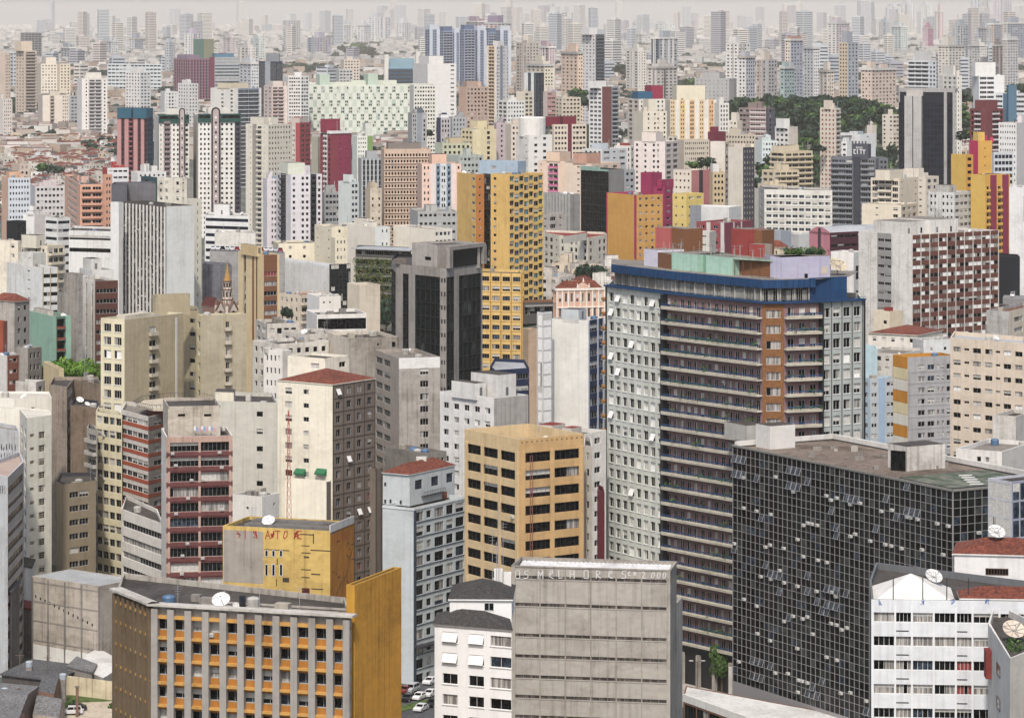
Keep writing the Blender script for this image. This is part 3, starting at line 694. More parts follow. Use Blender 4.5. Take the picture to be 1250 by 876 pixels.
# ------------------------------------------------------------------ 3 grey concrete block with slot windows
slot = S(CONC, cols='f' * 6, m=.45, h=.55, rowz=[1.35, 5.7, 10.6, 13.95, 17.2, 20.4, 23.6, 26.8, 30], d=.12, fr='grey', gl='dusty', nv=3, vary=0, pier=(wall('a49d92', .7), .22, .05, .1), ledge=(wall('a9a297', .7), .12, .06, .02))
def conc_extra(B, sp, fp, z, fcs):
    f0 = fcs[0]; g = MB(); x = 629.5
    for ch, px, sm in (('O', 629.5, 1), ('S', 640, 1), ('M', 657, 1), ('e', 671, 1), ('L', 682, 1), ('H', 696, 1), ('O', 713, 1), ('R', 728, 1), ('e', 743, 1), ('S', 759, 1), ('e', 767, .55), ('N', 774, .5), ('2', 784, .85), ('0', 795, .8), ('0', 802, .8), ('0', 809, .8)):
        a, z0 = face_sz(f0, px, 705.3); strokes(g, f0, a, z0 + (0 if sm > .6 else .4), .95 * sm, 1.22 * sm, ch, PAINT_W, .12, proud=.058)
    B.parts.append(('graffiti', g))
    rb = MB(); n = 34; w = (f0.L - 1.2) / n       # corrugated white sheeting behind the parapet, sloping up to the back wall
    for i in range(n):
        a = .6 + i * w
        for k, (p, q) in enumerate(((0, .5), (.5, 1))):
            h0 = .0 if k == 0 else .12
            rb.q(f0.pt(a + p * w, -.4, z - .75 + h0), f0.pt(a + q * w, -.4, z - .75 + (.12 - h0)), f0.pt(a + q * w, -6.5, z - .1 + (.12 - h0)), f0.pt(a + p * w, -6.5, z - .1 + h0), wall('e4e2de', .7, .6))
    B.parts.append(('sheet_roof', rb))
    for k, f_ in enumerate(fcs): fbox(B.mb, f_, 0, f_.L, -.2, .12, z + .001, z + .22, wall('a8a196', .8))
    fbox(B.mb, f0, -.05, .55, 0, .2, fcs[0].P0[1] * 0 - 1, z - .01, CONC); fbox(B.mb, f0, f0.L - .55, f0.L + .05, 0, .2, -1, z - .01, CONC)
b('office_building', 'raw grey concrete block with thin slot windows and white graffiti below the roof', 818, 697, 520, 625, 826, 80, slot, wall('a59d92', .9), extra=conc_extra, par=1.3, bare=1)
b('building_annex', 'lower stained concrete annex behind the graffitied grey block', 826, 736, 537, 812, 833, 78, CONC, wall('b7b0a6', .8), bare=1)
# ------------------------------------------------------------------ 4 small white building with grey tiled roofs
w4 = S(wall('f0efeb', .18), cols='.w.w.w', cwid=[1.1, 2.1, 1.6, 2.1, .9, 2.9], m=.05, w=1.0, p=3.03, h=1.5, top=1.0, fr='white', gl='off', sill=True, tset=((0, 0), (0, 1), (1, 0), (1, 1), (0, 1), (0, 3), (1, 3)), nv=2)
def white4(B, sp, fp, z, fcs):
    hip_roof(B.mb, fp, z, 1.7, GTILE, .35, wall('8b8884', .5))
    fc, zz = subbox(B, 624.5, 731, 483, 549, None, 88, wall('f0efeb', .18), wall('f0efeb', .2), z - .5, 'hip', dr=12, name='upper_storey', roofm=GTILE)
    stick(B, fc[0], 591, 735, 603, 745, GL['green'], 'window', .03, FR['white'], 2)
    t = MB(); p = at(603, 493); t.box((*p, zz), (1.3, 0), (0, 1.6), 2.6, WHITE); t.box((p[0] + 1.4, p[1] - .5, zz), (1.2, 0), (0, 1.6), 2.2, WHITE); B.parts.append(('chimney', t))
    for px, h_ in ((601, 9), (606, 7), (614, 10), (609, 12)):
        t = MB(); p = at(px, 492); t.tube((*p, zz), (*p, zz + h_), .05, FR['grey'], 4)
        for e in range(5): t.tube((p[0] - .7 + .1 * e, p[1], zz + h_ - .3 - .5 * e), (p[0] + .7 - .1 * e, p[1], zz + h_ - .3 - .5 * e), .03, FR['grey'], 3)
        B.parts.append(('antenna', t))
c('apartment_block', 'small white block with awning shutters and dark grey tiled roofs', [(530.5, 479), (624.5, 474)], 761, [w4], back=9, roof=lambda *a: None, extra=white4)
# ------------------------------------------------------------------ 5 pale blue building by the street
PB = 'c4cccb'
b5 = S(PB, cols='wswlw'.replace('l', 'w'), cwid=[1.3, 1.1, 1.6, 1.2, 1.5], p=3.08, h=2.0, top=1.0, w=.74, sw=.55, sh=1.5, fr='dark', gl='off', nv=2, ledge=(plain('ledge_navy', (.03, .045, .07)), .14, .14, .1), base=plain('shop_navy', (.02, .035, .05)), m=.3)
def blue5(B, sp, fp, z, fcs):
    fc, zz = subbox(B, 500, 579, 690, 467.5, 555, 58, wall(PB, .3), S(PB, cols='.w.w.w', cwid=[.4, 1, .9, 1, .8, .9], w=.85, p=3.4, h=2.0, top=1.5, fr='dark', gl='blue', rows=2), z - .5, 'hip', name='upper_storey')
    for x, y in ((469, 588), (469, 609), (475.5, 609), (488, 610)): stick(B, fc[0], x, y, x + 2.6, y + 5, GL['dark'], 'window', .02, FR['grey'], 1)
    bl = MB(); a, _ = face_sz(fc[1], 514, 600); b_, z0 = face_sz(fc[1], 540, 600); fbox(bl, fc[1], a, b_, 0, .8, z0, z0 + .12, FR['dark'])
    for i in range(14): x = a + (b_ - a) * i / 13; fbox(bl, fc[1], x, x + .05, .72, .78, z0 + .12, z0 + .95, FR['dark'])
    fbox(bl, fc[1], a, b_, .7, .8, z0 + .95, z0 + 1.02, FR['dark']); B.parts.append(('balcony', bl))
    stick(B, fc[1], 540, 600.5, 545.5, 609, wall('8a4a32', .5), 'shutter', .05)
    for f_ in fcs[:2]: fbox(B.mb, f_, 0, f_.L, 0, .12, z - .5, z - .2, wall('d5dcdc', .4))
    fbox(B.mb, fcs[1], -.02, .8, -.02, .16, 0, z - .6, plain('ledge_navy', (.03, .045, .07)))
    cn = MB(); fbox(cn, fcs[1], 0, fcs[1].L, 0, 1.6, 8.2, 8.6, FR['dark']); B.parts.append(('canopy', cn)); 
    t = MB(); p = at(508, 700); t.box((*p, zz), (2.2, 0), (0, 2.2), 2.2, STAINW); t.box((p[0] + .7, p[1] - .02, zz + 1.0), (.8, 0), (0, .02), .8, GL['dark']); B.parts.append(('roof_room', t))
b('apartment_block', 'pale blue building with a red tiled top storey standing on the street', 505, 620, 684, 467, 569, 58, wall(PB, .35), b5, extra=blue5, zfloor=6, bare=1)
# ------------------------------------------------------------------ 6 tan square office
TAN = 'd9bd8e'
t6l = S(TAN, cols='fff', cwid=[1, 1.05, 1.05], w=.9, m=.75, p=3.22, h=1.8, top=2.6, d=.4, fr='dark', gl='dark', nv=4, pier=(wall(TAN, .4), .75, .2, 2.2), ac=.12)
t6r = S(wall('d0a870', .45), cols='ff', m=.75, p=3.22, h=1.8, top=2.6, d=.4, fr='dark', gl='dark', nv=6, pier=(wall('d6ae76', .45), .9, .2, 2.2), ac=.15)  # same tan as the left face, with its shade put into the colour
def tan6(B, sp, fp, z, fcs):
    r = MB(); p = at(634, 606); r.prism([(p[0] - 2, p[1]), (p[0] + 6, p[1] + 1), (p[0] + 5, p[1] + 5), (p[0], p[1] + 4)], z - 2.6, z - 2.5, wall('e8e6e0', .3)); B.parts.append(('roof_patch', r))
    m = MB(); f_ = fcs[1]
    for i in range(13): a = f_.L * (i + .5) / 13; fbox(m, f_, a - .12, a + .12, -.05, .02, z - .75, z - .5, wall('4a3a28', .3))
    B.parts.append(('vent', m))
    a = MB(); s_, zb = face_sz(f_, 645, 680); lat = plain('mast_rust', (.25, .10, .07)); 
    for q in (0, .5): fbox(a, f_, s_ + q, s_ + q + .08, .5, .58, zb - 12, z - 3, lat)
    for k in range(26): fbox(a, f_, s_, s_ + .58, .52, .56, zb - 12 + k * 1.1, zb - 11.93 + k * 1.1, lat)
    B.parts.append(('antenna_mast', a))
b('office_building', 'square tan office block with dark ribbon windows and a sunken open roof', 634, 536, 597, 567, 713, 34, t6l, t6r, extra=tan6, par=2.6, roofm=wall('9c978f', .8), clut=3)
c('apartment_block', 'narrow pale block squeezed against the tan office block', [(712, 612), (723, 610)], 543, [S('d8d2c6', n=1, p=3.0, w=.45, h=1.3, fr='dark')], back=14, bare=1)
# ------------------------------------------------------------------ 7 cream building with brown gridded side
BR = wall('7f7265', .4); GRID = wall('4b433d', .3)
c7 = S('f1e9d2', cols='.w.s...', cwid=[.6, .95, 1.2, .75, 1, .9, .6], p=3.0, h=1.35, top=1.5, w=.85, sw=.85, sh=1.0, fr='grey', gl='home', nv=2)
b7 = S(BR, n=4, p=3.0, h=1.55, top=1.0, w=.40, fr='grey', gl='res', nv=2, ledge=(GRID, .16, .05, .55), pier=(GRID, .2, .06), tilt=.10, m=.15)
def cream7(B, sp, fp, z, fcs):
    hip_roof(B.mb, fp, z, 2.4, TILE, .25, CREAM)
    subbox(B, 397, 437.5, 724, 351, 426, 55, S('f3ecd6', cols='.s', p=4, top=1.2, sh=1.2, h=1.3, sw=.5, rows=1), S('f3ecd6', cols='.s', p=4, top=1.2, sh=1.2, h=1.3, sw=.6, rows=1), z - .5)
    subbox(B, 398.5, 588, 702, 348, 404, 62, wall('f1e9d2', .25), BR, 0, par=.3, name='lower_block', dr=4)
    subbox(B, 458, 572, 722, 440, 467, 55, BR, S(BR, n=1, p=3.0, h=1.55, top=1.0, w=.4, ledge=(GRID, .16, .05, .55), pier=(GRID, .2, .06)), 0, name='side_block', zlow=55)
    gr = plain('awning_green', (.02, .12, .05), .7)
    for x in (361.5, 387):
        m = MB(); a, z1 = face_sz(fcs[0], x, 571); b_, _ = face_sz(fcs[0], x + 12, 571)
        for f_ in (fcs[0],): m.poly([f_.pt(a, .05, z1), f_.pt(a, 1.0, z1 - .9), f_.pt(b_, 1.0, z1 - .9), f_.pt(b_, .05, z1)], gr); m.poly([f_.pt(a, 1.0, z1 - .9), f_.pt(a, 1.0, z1 - 1.3), f_.pt(b_, 1.0, z1 - 1.3), f_.pt(b_, 1.0, z1 - .9)], gr); m.poly([f_.pt(a, .05, z1), f_.pt(a, .05, z1 - 1.3), f_.pt(a, 1, z1 - 1.3), f_.pt(a, 1, z1 - .9)], gr); m.poly([f_.pt(b_, .05, z1), f_.pt(b_, .05, z1 - 1.3), f_.pt(b_, 1, z1 - 1.3), f_.pt(b_, 1, z1 - .9)], gr)
        B.parts.append(('awning', m))
b('apartment_block', 'cream apartment block with a brown gridded side and red tiled roof', 406, 469, 712, 339, 458, 55, c7, b7, roof=lambda *a: None, extra=cream7)
# ------------------------------------------------------------------ 8 mauve banded block
MV = wall('70413f', .55); PK = wall('bf9e8e', .6)
m8 = S(PK, cols='ff', p=3.22, h=1.95, top=1.3, m=.55, d=.5, fr='grey', gl='off', nv=7, span=MV, ledge=(MV, .75, .14, .18), pier=(PK, .5, .1, .5), ac=.75)
def mauve8(B, sp, fp, z, fcs):
    fc, zz = subbox(B, 205, 496, 704, 199, 269, 10, wall('bdb3a3', .9), wall('c9bfae', .9), z - .9)
    for x in (217, 249): stick(B, fc[1], x, 505, x + 9, 508, GL['dark'], 'window', .02, FR['brown'], 1)
    m = MB(); rr = random.Random(2)
    for k in range(9):
        a, z1 = face_sz(fc[1], 236 + k * 3, 519 + (k % 3)); fbox(m, fc[1], a, a + .42, 1.3, 1.33, z1 - .7 - .3 * rr.random(), z1, plain(('cloth_white', 'cloth_blue', 'cloth_pink')[k % 3], ((.6, .6, .6), (.2, .28, .45), (.5, .25, .27))[k % 3], .9))
    a, z1 = face_sz(fc[1], 232, 518.5); b_, _ = face_sz(fc[1], 264, 518.5); fbox(m, fc[1], a, b_, 1.31, 1.33, z1, z1 + .03, FR['grey']); B.parts.append(('laundry_line', m))
    t = MB(); a, z1 = face_sz(fc[1], 262, 520); fbox(t, fc[1], a + .2, a + .3, .1, .2, zz - .1, zz + 3, FR['grey']); fbox(t, fc[1], a - .4, a + .9, .12, .18, zz + 2.6, zz + 2.68, FR['grey'])
    B.parts.append(('antenna', t))
b('office_building', 'pink office block with mauve bands, wide dark windows and air conditioners', 203, 533, 700, 197, 284, 10, wall('e6e1d8', .6), m8, extra=mauve8, bare=1, roofm=ROOF)
# ------------------------------------------------------------------ 9 brick and white striped block with a slab roof terrace
BRK = wall('b4563a', .45); GRY = wall('857f78', .5)
s9 = S(wall('d9d2c6', .4), cols='fffff', m=.2, p=3.25, h=1.25, top=1.1, fr='alu', gl='off', nv=2, span=wall('dcd5ca', .4), ledge=(BRK, .95, .05, .02))
s9r = S(GRY, cols='.w', cwid=[1, 2], m=.1, p=3.25, h=1.25, top=1.1, w=.8, fr='alu', gl='off', nv=2, ledge=(wall('8c4a36', .4), .9, .04, .02))
def stripe9(B, sp, fp, z, fcs):
    m = MB(); cxy = at(217, 800); pts = [(cxy[0] + 10.2 * math.cos(t * math.pi / 4 + .3), cxy[1] + 13 * math.sin(t * math.pi / 4 + .3)) for t in range(8)]
    zt = Z(492, 800); m.prism(pts, zt - .5, zt, wall('c9bda6', .8)); B.parts.append(('terrace_slab', m))
    rl = MB()
    for i in range(8):
        a, b_ = pts[i], pts[(i + 1) % 8]
        for k in range(8):
            x, y = a[0] + (b_[0] - a[0]) * k / 8, a[1] + (b_[1] - a[1]) * k / 8; dx, dy = x - cxy[0], y - cxy[1]; rl.tube((x, y, zt), (x + dx * .06, y + dy * .06, zt + 1.0), .05, FR['dark'], 4)
        rl.tube((a[0] + (a[0] - cxy[0]) * .06, a[1] + (a[1] - cxy[1]) * .06, zt + 1), (b_[0] + (b_[0] - cxy[0]) * .06, b_[1] + (b_[1] - cxy[1]) * .06, zt + 1), .05, FR['dark'], 4)
    B.parts.append(('railing', rl)); cb = MB(); cb.prism([(cxy[0] + (p[0] - cxy[0]) * .75, cxy[1] + (p[1] - cxy[1]) * .75) for p in pts], z - 1, zt - .5, wall('7e3d2e', .5)); B.parts.append(('terrace_core', cb))
c('office_building', 'striped brick red and white block under a fenced slab roof terrace', [(148, 800), (181, 786), (199, 792)], 500, [s9, s9r], back=18, extra=stripe9, bare=1)
# ------------------------------------------------------------------ 10 tall khaki block, two wings
KH = wall('b9ab8b', .5); KHL = wall('e6dcb8', .35)
k10 = S(KHL, cols='ww', p=3.36, h=2.0, top=1.3, w=.7, fr='white', gl='home', nv=3, span=KHL, sill=True)
k10r = S(KH, cols='....w....', cwid=[1, 1, 1, .5, 1.1, 1, 1, 1, 1], m=.2, p=3.5, h=2.1, top=2.6, w=.9, fr='white', gl='home', nv=2, bal=dict(cols=[(4, 5)], dep=.9, rail=wall('c8c0ab', .5), hgt=.8, drop=.62, slab=KH))
def khaki(B, sp, fp, z, fcs):
    subbox(B, 190, 360, 850, 186, 232, 25, KH, KH, z - 1, roofm=ROOF); 
    m = MB(); fbox(m, fcs[1], fcs[1].L * .86, fcs[1].L * .89, 0, .12, 40, z - 1, wall('d8d6d0', .3)); B.parts.append(('drain_pipe', m))
    t = MB(); fbox(t, fcs[1], 1.5, fcs[1].L * .5, -4, -1.2, z - .5, z + .9, wall('d6cdb6', .7)); B.parts.append(('roof_room', t))
b('apartment_block', 'tall khaki apartment block with cream windowed end and blank side', 152, 390, 830, 123, 224, 55, k10, k10r, extra=khaki, roofm=ROOF, clut=5)
c('apartment_block', 'recessed khaki stair wing between the two khaki apartment wings', [(214, 868), (243, 862)], 377, [S(wall('b0a281', .5), cols='.w', p=3.5, h=1.1, w=.5, top=2.2, gl='dark', fr='dark')], back=14, bare=1)
k10b = S(wall('b7ab90', .55), cols='...w..', p=3.5, h=2.0, top=1.8, w=.5, fr='white', gl='home', nv=2, bal=dict(cols=[(3, 4)], dep=.9, rail=wall('c8c0ab', .5), hgt=.8, drop=.62, slab=KH))
b('apartment_block', 'second khaki wing with a column of small balconies', 246, 385, 838, 240, 301, 22, S(wall('cfc39c', .4), n=1, p=3.5, h=1.6, w=.6, top=1.8), k10b, roofm=wall('a7a6a2', .9), clut=2)
# ------------------------------------------------------------------ 11, 12, 13
c('office_building', 'low white building with long ribbon windows beside the pink office block', [(148, 766), (199, 744)], 621, [S('ebe7dd', cols='f', m=.7, p=3.55, h=1.45, top=2.4, d=.3, fr='alu', gl='off', nv=14)], back=22, roofm=ROOF, clut=1)
c('apartment_block', 'plain grey green block with a few windows behind the pink office block', [(262, 778), (339, 774)], 489, [S('c9c6b8', cols='......w..', m=.2, p=4.1, h=1.2, top=2.2, w=.9, fr='dark', gl='dark', nv=2)], back=20, roofm=ROOF, tops=[(.0, .3, .05, .4, 2.0, wall('e4ddc6', .4))])
def shed13(B, sp, fp, z, fcs):
    f0 = fcs[0]; m = MB()
    for k in range(5): a = f0.L * k / 4 - (.3 if k else 0); fbox(m, f0, max(0, a), max(0, a) + .45, 0, .12, 0, z - .3, CONCD)
    for k in range(4): fbox(m, f0, 0, f0.L, 0, .08, 4.5 + k * 4.2, 4.8 + k * 4.2, wall('a39b90', .7))
    B.parts.append(('pilaster', m)); v = MB()
    for k in range(13): fbox(v, f0, f0.L * (.05 + k * .07), f0.L * (.05 + k * .07) + .35, -.1, .02, z - 4.6 - k * .35, z - 4.0 - k * .35, GL['dark'])
    B.parts.append(('vent', v)); w = MB(); fbox(w, f0, 0, f0.L, 0, .1, 0, 3.6, WHITE); B.parts.append(('plinth', w))
b('warehouse', 'weathered grey concrete warehouse with a pale metal roof', 121, 715, 700, 39, 168, 52, wall('c0b6a8', .95), wall('a59d92', .95), extra=shed13, roofm=METAL, par=.06, bare=1)
# ------------------------------------------------------------------ left edge
c('apartment_block', 'cream corner block with square barred windows and blue white small panes', [(-25, 778), (24, 774), (33, 757), (63, 763)], 510, [wall('e9e4d4', .35), S('d9d6cb', cols='ww', p=3.1, h=1.6, w=.5, top=3.2, fr='grey', gl='off', d=.3), S('e3dfcc', cols='s.w.', cwid=[1, .3, 1.2, .6], sw=.62, sh=.8, p=3.1, h=1.55, w=.75, top=3.6, fr='cream', gl='dark', nv=4, nh=3)], back=9, zi=2, clut=0, par=.25, roofm=wall('d9d3c2', .6))
c('apartment_block', 'cream rear block above the barred window corner block', [(-30, 806), (17, 801), (63, 805)], 484, [wall('eee9db', .3), S('e8e2d0', cols='.s.', p=3.2, top=2)], back=12, clut=2, par=.4, roofm=wall('cfc8b8', .6))
c('apartment_block', 'cream four column window front below the tall khaki block', [(117, 806), (149, 798)], 502, [S(KHL, n=4, m=.2, p=3.3, h=1.75, top=.9, w=.86, fr='grey', gl='off', nv=2, ac=.06, d=.3)], back=9, bare=1)
def graf14(B, sp, fp, z, fcs):
    g = MB(); rr = random.Random(5)
    for k in range(16):
        a, z0 = face_sz(fcs[0], 0.5 + (k % 6) * 3.4 + rr.random(), (548 if k < 6 else 559 if k < 12 else 566) + rr.random() * 2); strokes(g, fcs[0], a, z0, .5, 1.5, '%', PAINT_K, .13, rr, .03)
    B.parts.append(('graffiti', g))
c('office_building', 'grey block with black graffiti across its upper wall', [(-10, 742), (23, 735)], 521, [wall('c9cac9', .5)], back=10, extra=graf14, bare=1)
def graf14b(B, sp, fp, z, fcs):
    g = MB(); rr = random.Random(9)
    for k in range(5): a, z0 = face_sz(fcs[1], 10 + k * 3.6, 588 + rr.random()); strokes(g, fcs[1], a, z0, .5, 1.0, '%', PAINT_K, .1, rr, .05)
    for k in range(3): a, z0 = face_sz(fcs[0], .5 + k * 2.6, 602); strokes(g, fcs[0], a, z0, .4, 1.6, ('H', 'N', 'S')[k], PAINT_K, .14, rr, .03)
    B.parts.append(('graffiti', g))
c('office_building', 'grey block with slanted dark ribbon windows and scrawled graffiti beside the cream corner block', [(-15, 700), (9.5, 692), (29, 716)], 582, [wall('cfd1d1', .5), S('b9b2a6', cols='f', m=.2, p=3.05, h=1.75, top=2.3, d=.35, fr='dark', gl='dark', nv=6)], back=16, extra=graf14b, zi=1, bare=1, roofm=wall('b9a294', .6))
b('apartment_block', 'stained white stair tower rising behind the cream corner block', 44, 466, 838, 19, 55, 70, STAINW, S('bdb7ac', n=1, p=3.1, w=.5), bare=1, par=.5)
c('apartment_block', 'brown stained party wall block with a narrow strip of windows', [(60, 838), (82, 832), (90, 850), (124, 838)], 469, [wall('a49584', .95), S(wall('8d8478', .6), n=1, p=3.1, w=.7, h=1.9, gl='tealmix', fr='white'), wall('94826f', 1.0)], back=18, zi=0, clut=5)
c('apartment_block', 'dark brown stained flat wall beside the khaki block', [(86, 822), (124, 815)], 494, [wall('8f7c69', 1.0)], back=16, cap=FR['dark'], clut=4)
c('apartment_block', 'narrow grey block with stacked small balconies against the khaki block', [(106, 803), (119, 797)], 522, [S('a9a59c', n=1, p=3.0, w=.8, h=1.6, fr='white', bal=dict(cols=[(0, 1)], dep=1.0, rail=wall('b9b5ab', .6), hgt=.8, drop=.6))], back=10, bare=1)
c('apartment_block', 'short ochre block with white framed windows above the warehouse roof', [(69, 782), (76, 776), (117, 783)], 591, [wall('d6c39b', .5), S('9a8b72', cols='.ww.', cwid=[.5, 1, 1, .5], w=.9, p=3.3, h=1.4, top=2.1, fr='white', gl='off', nv=3)], back=14, cap=FR['dark'], zi=1, clut=3)
b('apartment_block', 'small white house with a blue tank and laundry behind the graffitied yellow building', 320, 606, 655, 284, 341, 60, S('d6d2c8', cols='.s.', top=2), S('e4e1d8', cols='.s', top=1.5), roofm=ROOF, clut=5)
# ------------------------------------------------------------------ 30 curved balcony tower
TG = 'd3d6ca'; CRM = wall('dcd5bf', .5); PINKW = wall('8e6f6e', .55); BLUE = wall('1b4470', .6)
tw_l = S(TG, n=8, m=.35, p=3.16, h=1.95, top=1.25, w=.66, d=.32, fr='white', gl='home', nv=2, sill=True, tilt=.045, base=BLACK)
tw_b = S(PINKW, n=14, m=.3, p=3.16, h=2.2, top=.9, w=.55, d=.2, fr='white', gl='off', nv=2, base=BLACK)
tw_c = S(PINKW, n=3, m=.3, p=3.16, h=2.2, top=.9, w=.55, d=.2, fr='white', gl='off', nv=2, base=BLACK)
tw_r = S('b0b6b0', n=4, m=.3, p=3.16, h=1.95, top=1.25, w=.66, d=.3, fr='white', gl='home', nv=2, sill=True, pier=(wall('55585a', .3), .16, .1), pe=1, base=BLACK)  # greyer than the left face: shade is part of this colour
bay = S(brick(), n=1, m=.3, p=3.16, h=1.65, top=1.35, w=.78, d=.25, fr='white', gl='curt', nv=3, base=BLACK)
def tower30(B, sp, fp, z, fcs):
    rr = random.Random(4); rail = wall('27507f', .2)
    for fi, off in ((1, (.5, 0)), (3, (0, 0))):
        f_ = fcs[fi]; k = 0; zs = z - 3.16 + .25
        while zs > 8:
            m = MB(); a, b_ = off[0], f_.L - .1
            fbox(m, f_, a, b_, 0, 1.45, zs - .22, zs + .02, CRM); fbox(m, f_, a, b_, 1.3, 1.53, zs + .09, zs + .27, CRM); fbox(m, f_, a, b_, 1.36, 1.47, zs + .35, zs + .46, CRM)
            rm_ = MB(); fbox(rm_, f_, a, b_, 1.38, 1.44, zs + .86, zs + .98, rail)
            n = int((b_ - a) / .32)
            for i in range(n + 1): x = a + (b_ - a - .05) * i / n; fbox(rm_, f_, x, x + .1, 1.39, 1.43, zs + .5, zs + .86, rail)
            B.parts.append(('balcony', m)); B.parts.append(('railing', rm_, m))
            if rr.random() < .75:
                pl = MB()
                for q in range(rr.randint(2, 9) if fi == 1 else rr.randint(0, 3)):
                    s_ = a + rr.random() * (b_ - a); p = f_.pt(s_, 1.0, zs + .3); tuft(pl, p[0], p[1], p[2], rr.uniform(.45, 1.1), LEAF_M if rr.random() < .6 else LEAF_D, 26, rr, .22)
                if k in (2, 3, 11) or rr.random() < .15:
                    s0 = a + rr.random() * (b_ - a) * .6
                    for q in range(22): p = f_.pt(min(b_ - .3, s0 + q * .7), 1.15, zs + .35); tuft(pl, p[0], p[1], p[2], .5, LEAF_M, 16, rr, .2)
                if pl.f: B.parts.append(('foliage', pl, m))
            zs -= 3.16; k += 1
    fd = MB(); fbox(fd, fcs[1], .0, .9, -.3, 1.2, 6, z - .1, BLACK); fbox(fd, fcs[4], -.35, .05, 0, 1.3, 6, z - .1, BLACK); fbox(fd, fcs[0], -.55, .0, -.5, .1, 6, z, BLACK); fbox(fd, fcs[4], fcs[4].L, fcs[4].L + .45, -.5, .1, 6, z, BLACK); B.parts.append(('gap_shade_strip', fd))  # black strips put where gaps between the fronts show only shade
    # lower blue rim, set-back glazed storey, deep blue fascia
    rim = MB()
    for f_ in fcs[:5]: fbox(rim, f_, -.2, f_.L + .2, -.6, .75, z + .002, z + .35, BLUE); fbox(rim, f_, -.2, f_.L + .2, .6, .68, z + .7, z + .78, BLUE)
    for f_ in fcs[:5]:
        for i in range(int(f_.L / 1.0)): fbox(rim, f_, i * 1.0, i * 1.0 + .06, .61, .67, z + .35, z + .7, BLUE)
    B.parts.append(('roof_rim', rim))
    ch = [(p[0], p[1]) for p in sp['chain']]; cx, cy = fp[-1][0] * .3 + fp[-2][0] * .3 + ch[2][0] * .4, fp[-1][1] * .3 + fp[-2][1] * .3 + ch[2][1] * .4
    def toward(p, d): L = math.dist(p, (cx, cy)); return (p[0] + (cx - p[0]) * d / L, p[1] + (cy - p[1]) * d / L)
    inner = [toward(p, 2.4) for p in ch]; inner[0] = (ch[0][0] + 1.8, ch[0][1] - .6 + 2); zz = z + 3.0
    gr = MB(); wb = MB(); lv = wall('b9b8b0', .6)
    for i in range(4):
        f_ = Face(inner[i], inner[i + 1]); fbox(wb, f_, 0, f_.L, -.4, -.3, z, zz, GL['dark']); n = max(2, int(f_.L / .45))
        for k in range(n + 1):
            x = f_.L * k / n; big = k % 7 == 0; fbox(gr, f_, x - (.12 if big else .03), x + (.12 if big else .03), -.3, .12 if big else -.1, z + .3, zz, lv)
        for k in range(6):
            if (i + k) % 3: fbox(gr, f_, f_.L * .05 + k * f_.L * .16, f_.L * .05 + k * f_.L * .16 + f_.L * .12, -.28, -.12, z + .3, z + 2.4, wall('97948c', .6))
    f_ = Face(inner[4], inner[5]); fbox(wb, f_, -.8, f_.L - 1.6, -.4, 0, z, zz + 1.8, BLUE)
    B.parts.append(('attic_storey', wb)); B.parts.append(('louvre_screen', gr))
    fas = MB(); out = [toward(p, 1.4) for p in ch[:5]]; out[0] = (inner[0][0] - .9, inner[0][1] - .9)
    for i in range(4):
        f_ = Face(out[i], out[i + 1]); n = max(2, round(f_.L / 1.35))
        for k in range(n): a, b_ = f_.L * k / n, f_.L * (k + 1) / n; fbox(fas, f_, a + .02, b_ - .1, -.5, .0, zz - .05, zz + 1.65, BLUE); fbox(fas, f_, b_ - .1, b_ + .02, -.5, -.16, zz - .05, zz + 1.6, plain('fascia_groove', (.008, .02, .045)))
    bk = [(fp[-2][0], fp[-2][1]), (fp[-1][0], fp[-1][1])]; fas.poly([(*p, zz + 1.6) for p in out + [toward(inner[5], 1)] + bk], ROOFL)
    B.parts.append(('roof_fascia', fas)); zr = zz + 1.6
    # roof rooms
    MINT = wall('a9cfbb', .6); LAV = wall('b6b3c9', .5); REDW = wall('a2453f', .5); BRKS = brick('8a5a36', 'dark_brickwork', 3.0)
    def room(px0, D0, px1, D1, dep, h, fm, sm, name='roof_room', z_=zr, top=None):
        m = MB(); A, C_ = at(px0, D0), at(px1, D1); f2 = Face(A, C_); fbox(m, f2, 0, f2.L, -dep, 0, z_, z_ + h, fm, top or ROOFL); 
        if sm is not None: fbox(m, f2, f2.L, f2.L + .02, -dep, -.0, z_, z_ + h, sm); fbox(m, f2, -.02, 0, -dep, 0, z_, z_ + h, sm)
        B.parts.append((name, m)); return f2
    room(786, 708, 803, 703, 8, 3.6, wall('d8d4e2', .4), None); room(803, 703, 820, 697, 8, 3.2, BRKS, None)
    room(820, 697, 852, 690, 8, 3.6, MINT, MINT); room(850, 692, 862, 690, 7, 3.6, wall('7fae96', .4), None); room(862, 687, 893, 681, 9, 3.7, MINT, MINT)
    room(893, 684, 941, 676, 8, 3.2, BRKS, None, 'roof_gallery'); room(889, 682, 943, 675, 10, .35, wall('9fb9a8', .7), None, 'roof_slab', zr + 3.3)
    for k in range(5): m = MB(); p = at(897 + k * 10, 681 - k); m.tube((*p, zr), (*p, zr + 3.3), .1, FR['brown'], 5); B.parts.append(('roof_post', m))
    room(893, 690, 913, 686, 5, 9.2, REDW, REDW, 'lift_tower'); room(913, 688, 930, 686, 5, 9.0, BRKS, None, 'lift_tower'); room(915, 684, 934, 682, 3, 6.3, REDW, wall('b8a898', .6), 'lift_room')
    room(800, 712, 818, 709, 5, 8.0, wall('b9605c', .35), None, 'lift_tower'); room(818, 710, 836, 706, 5, 8.0, BRKS, None, 'lift_tower')
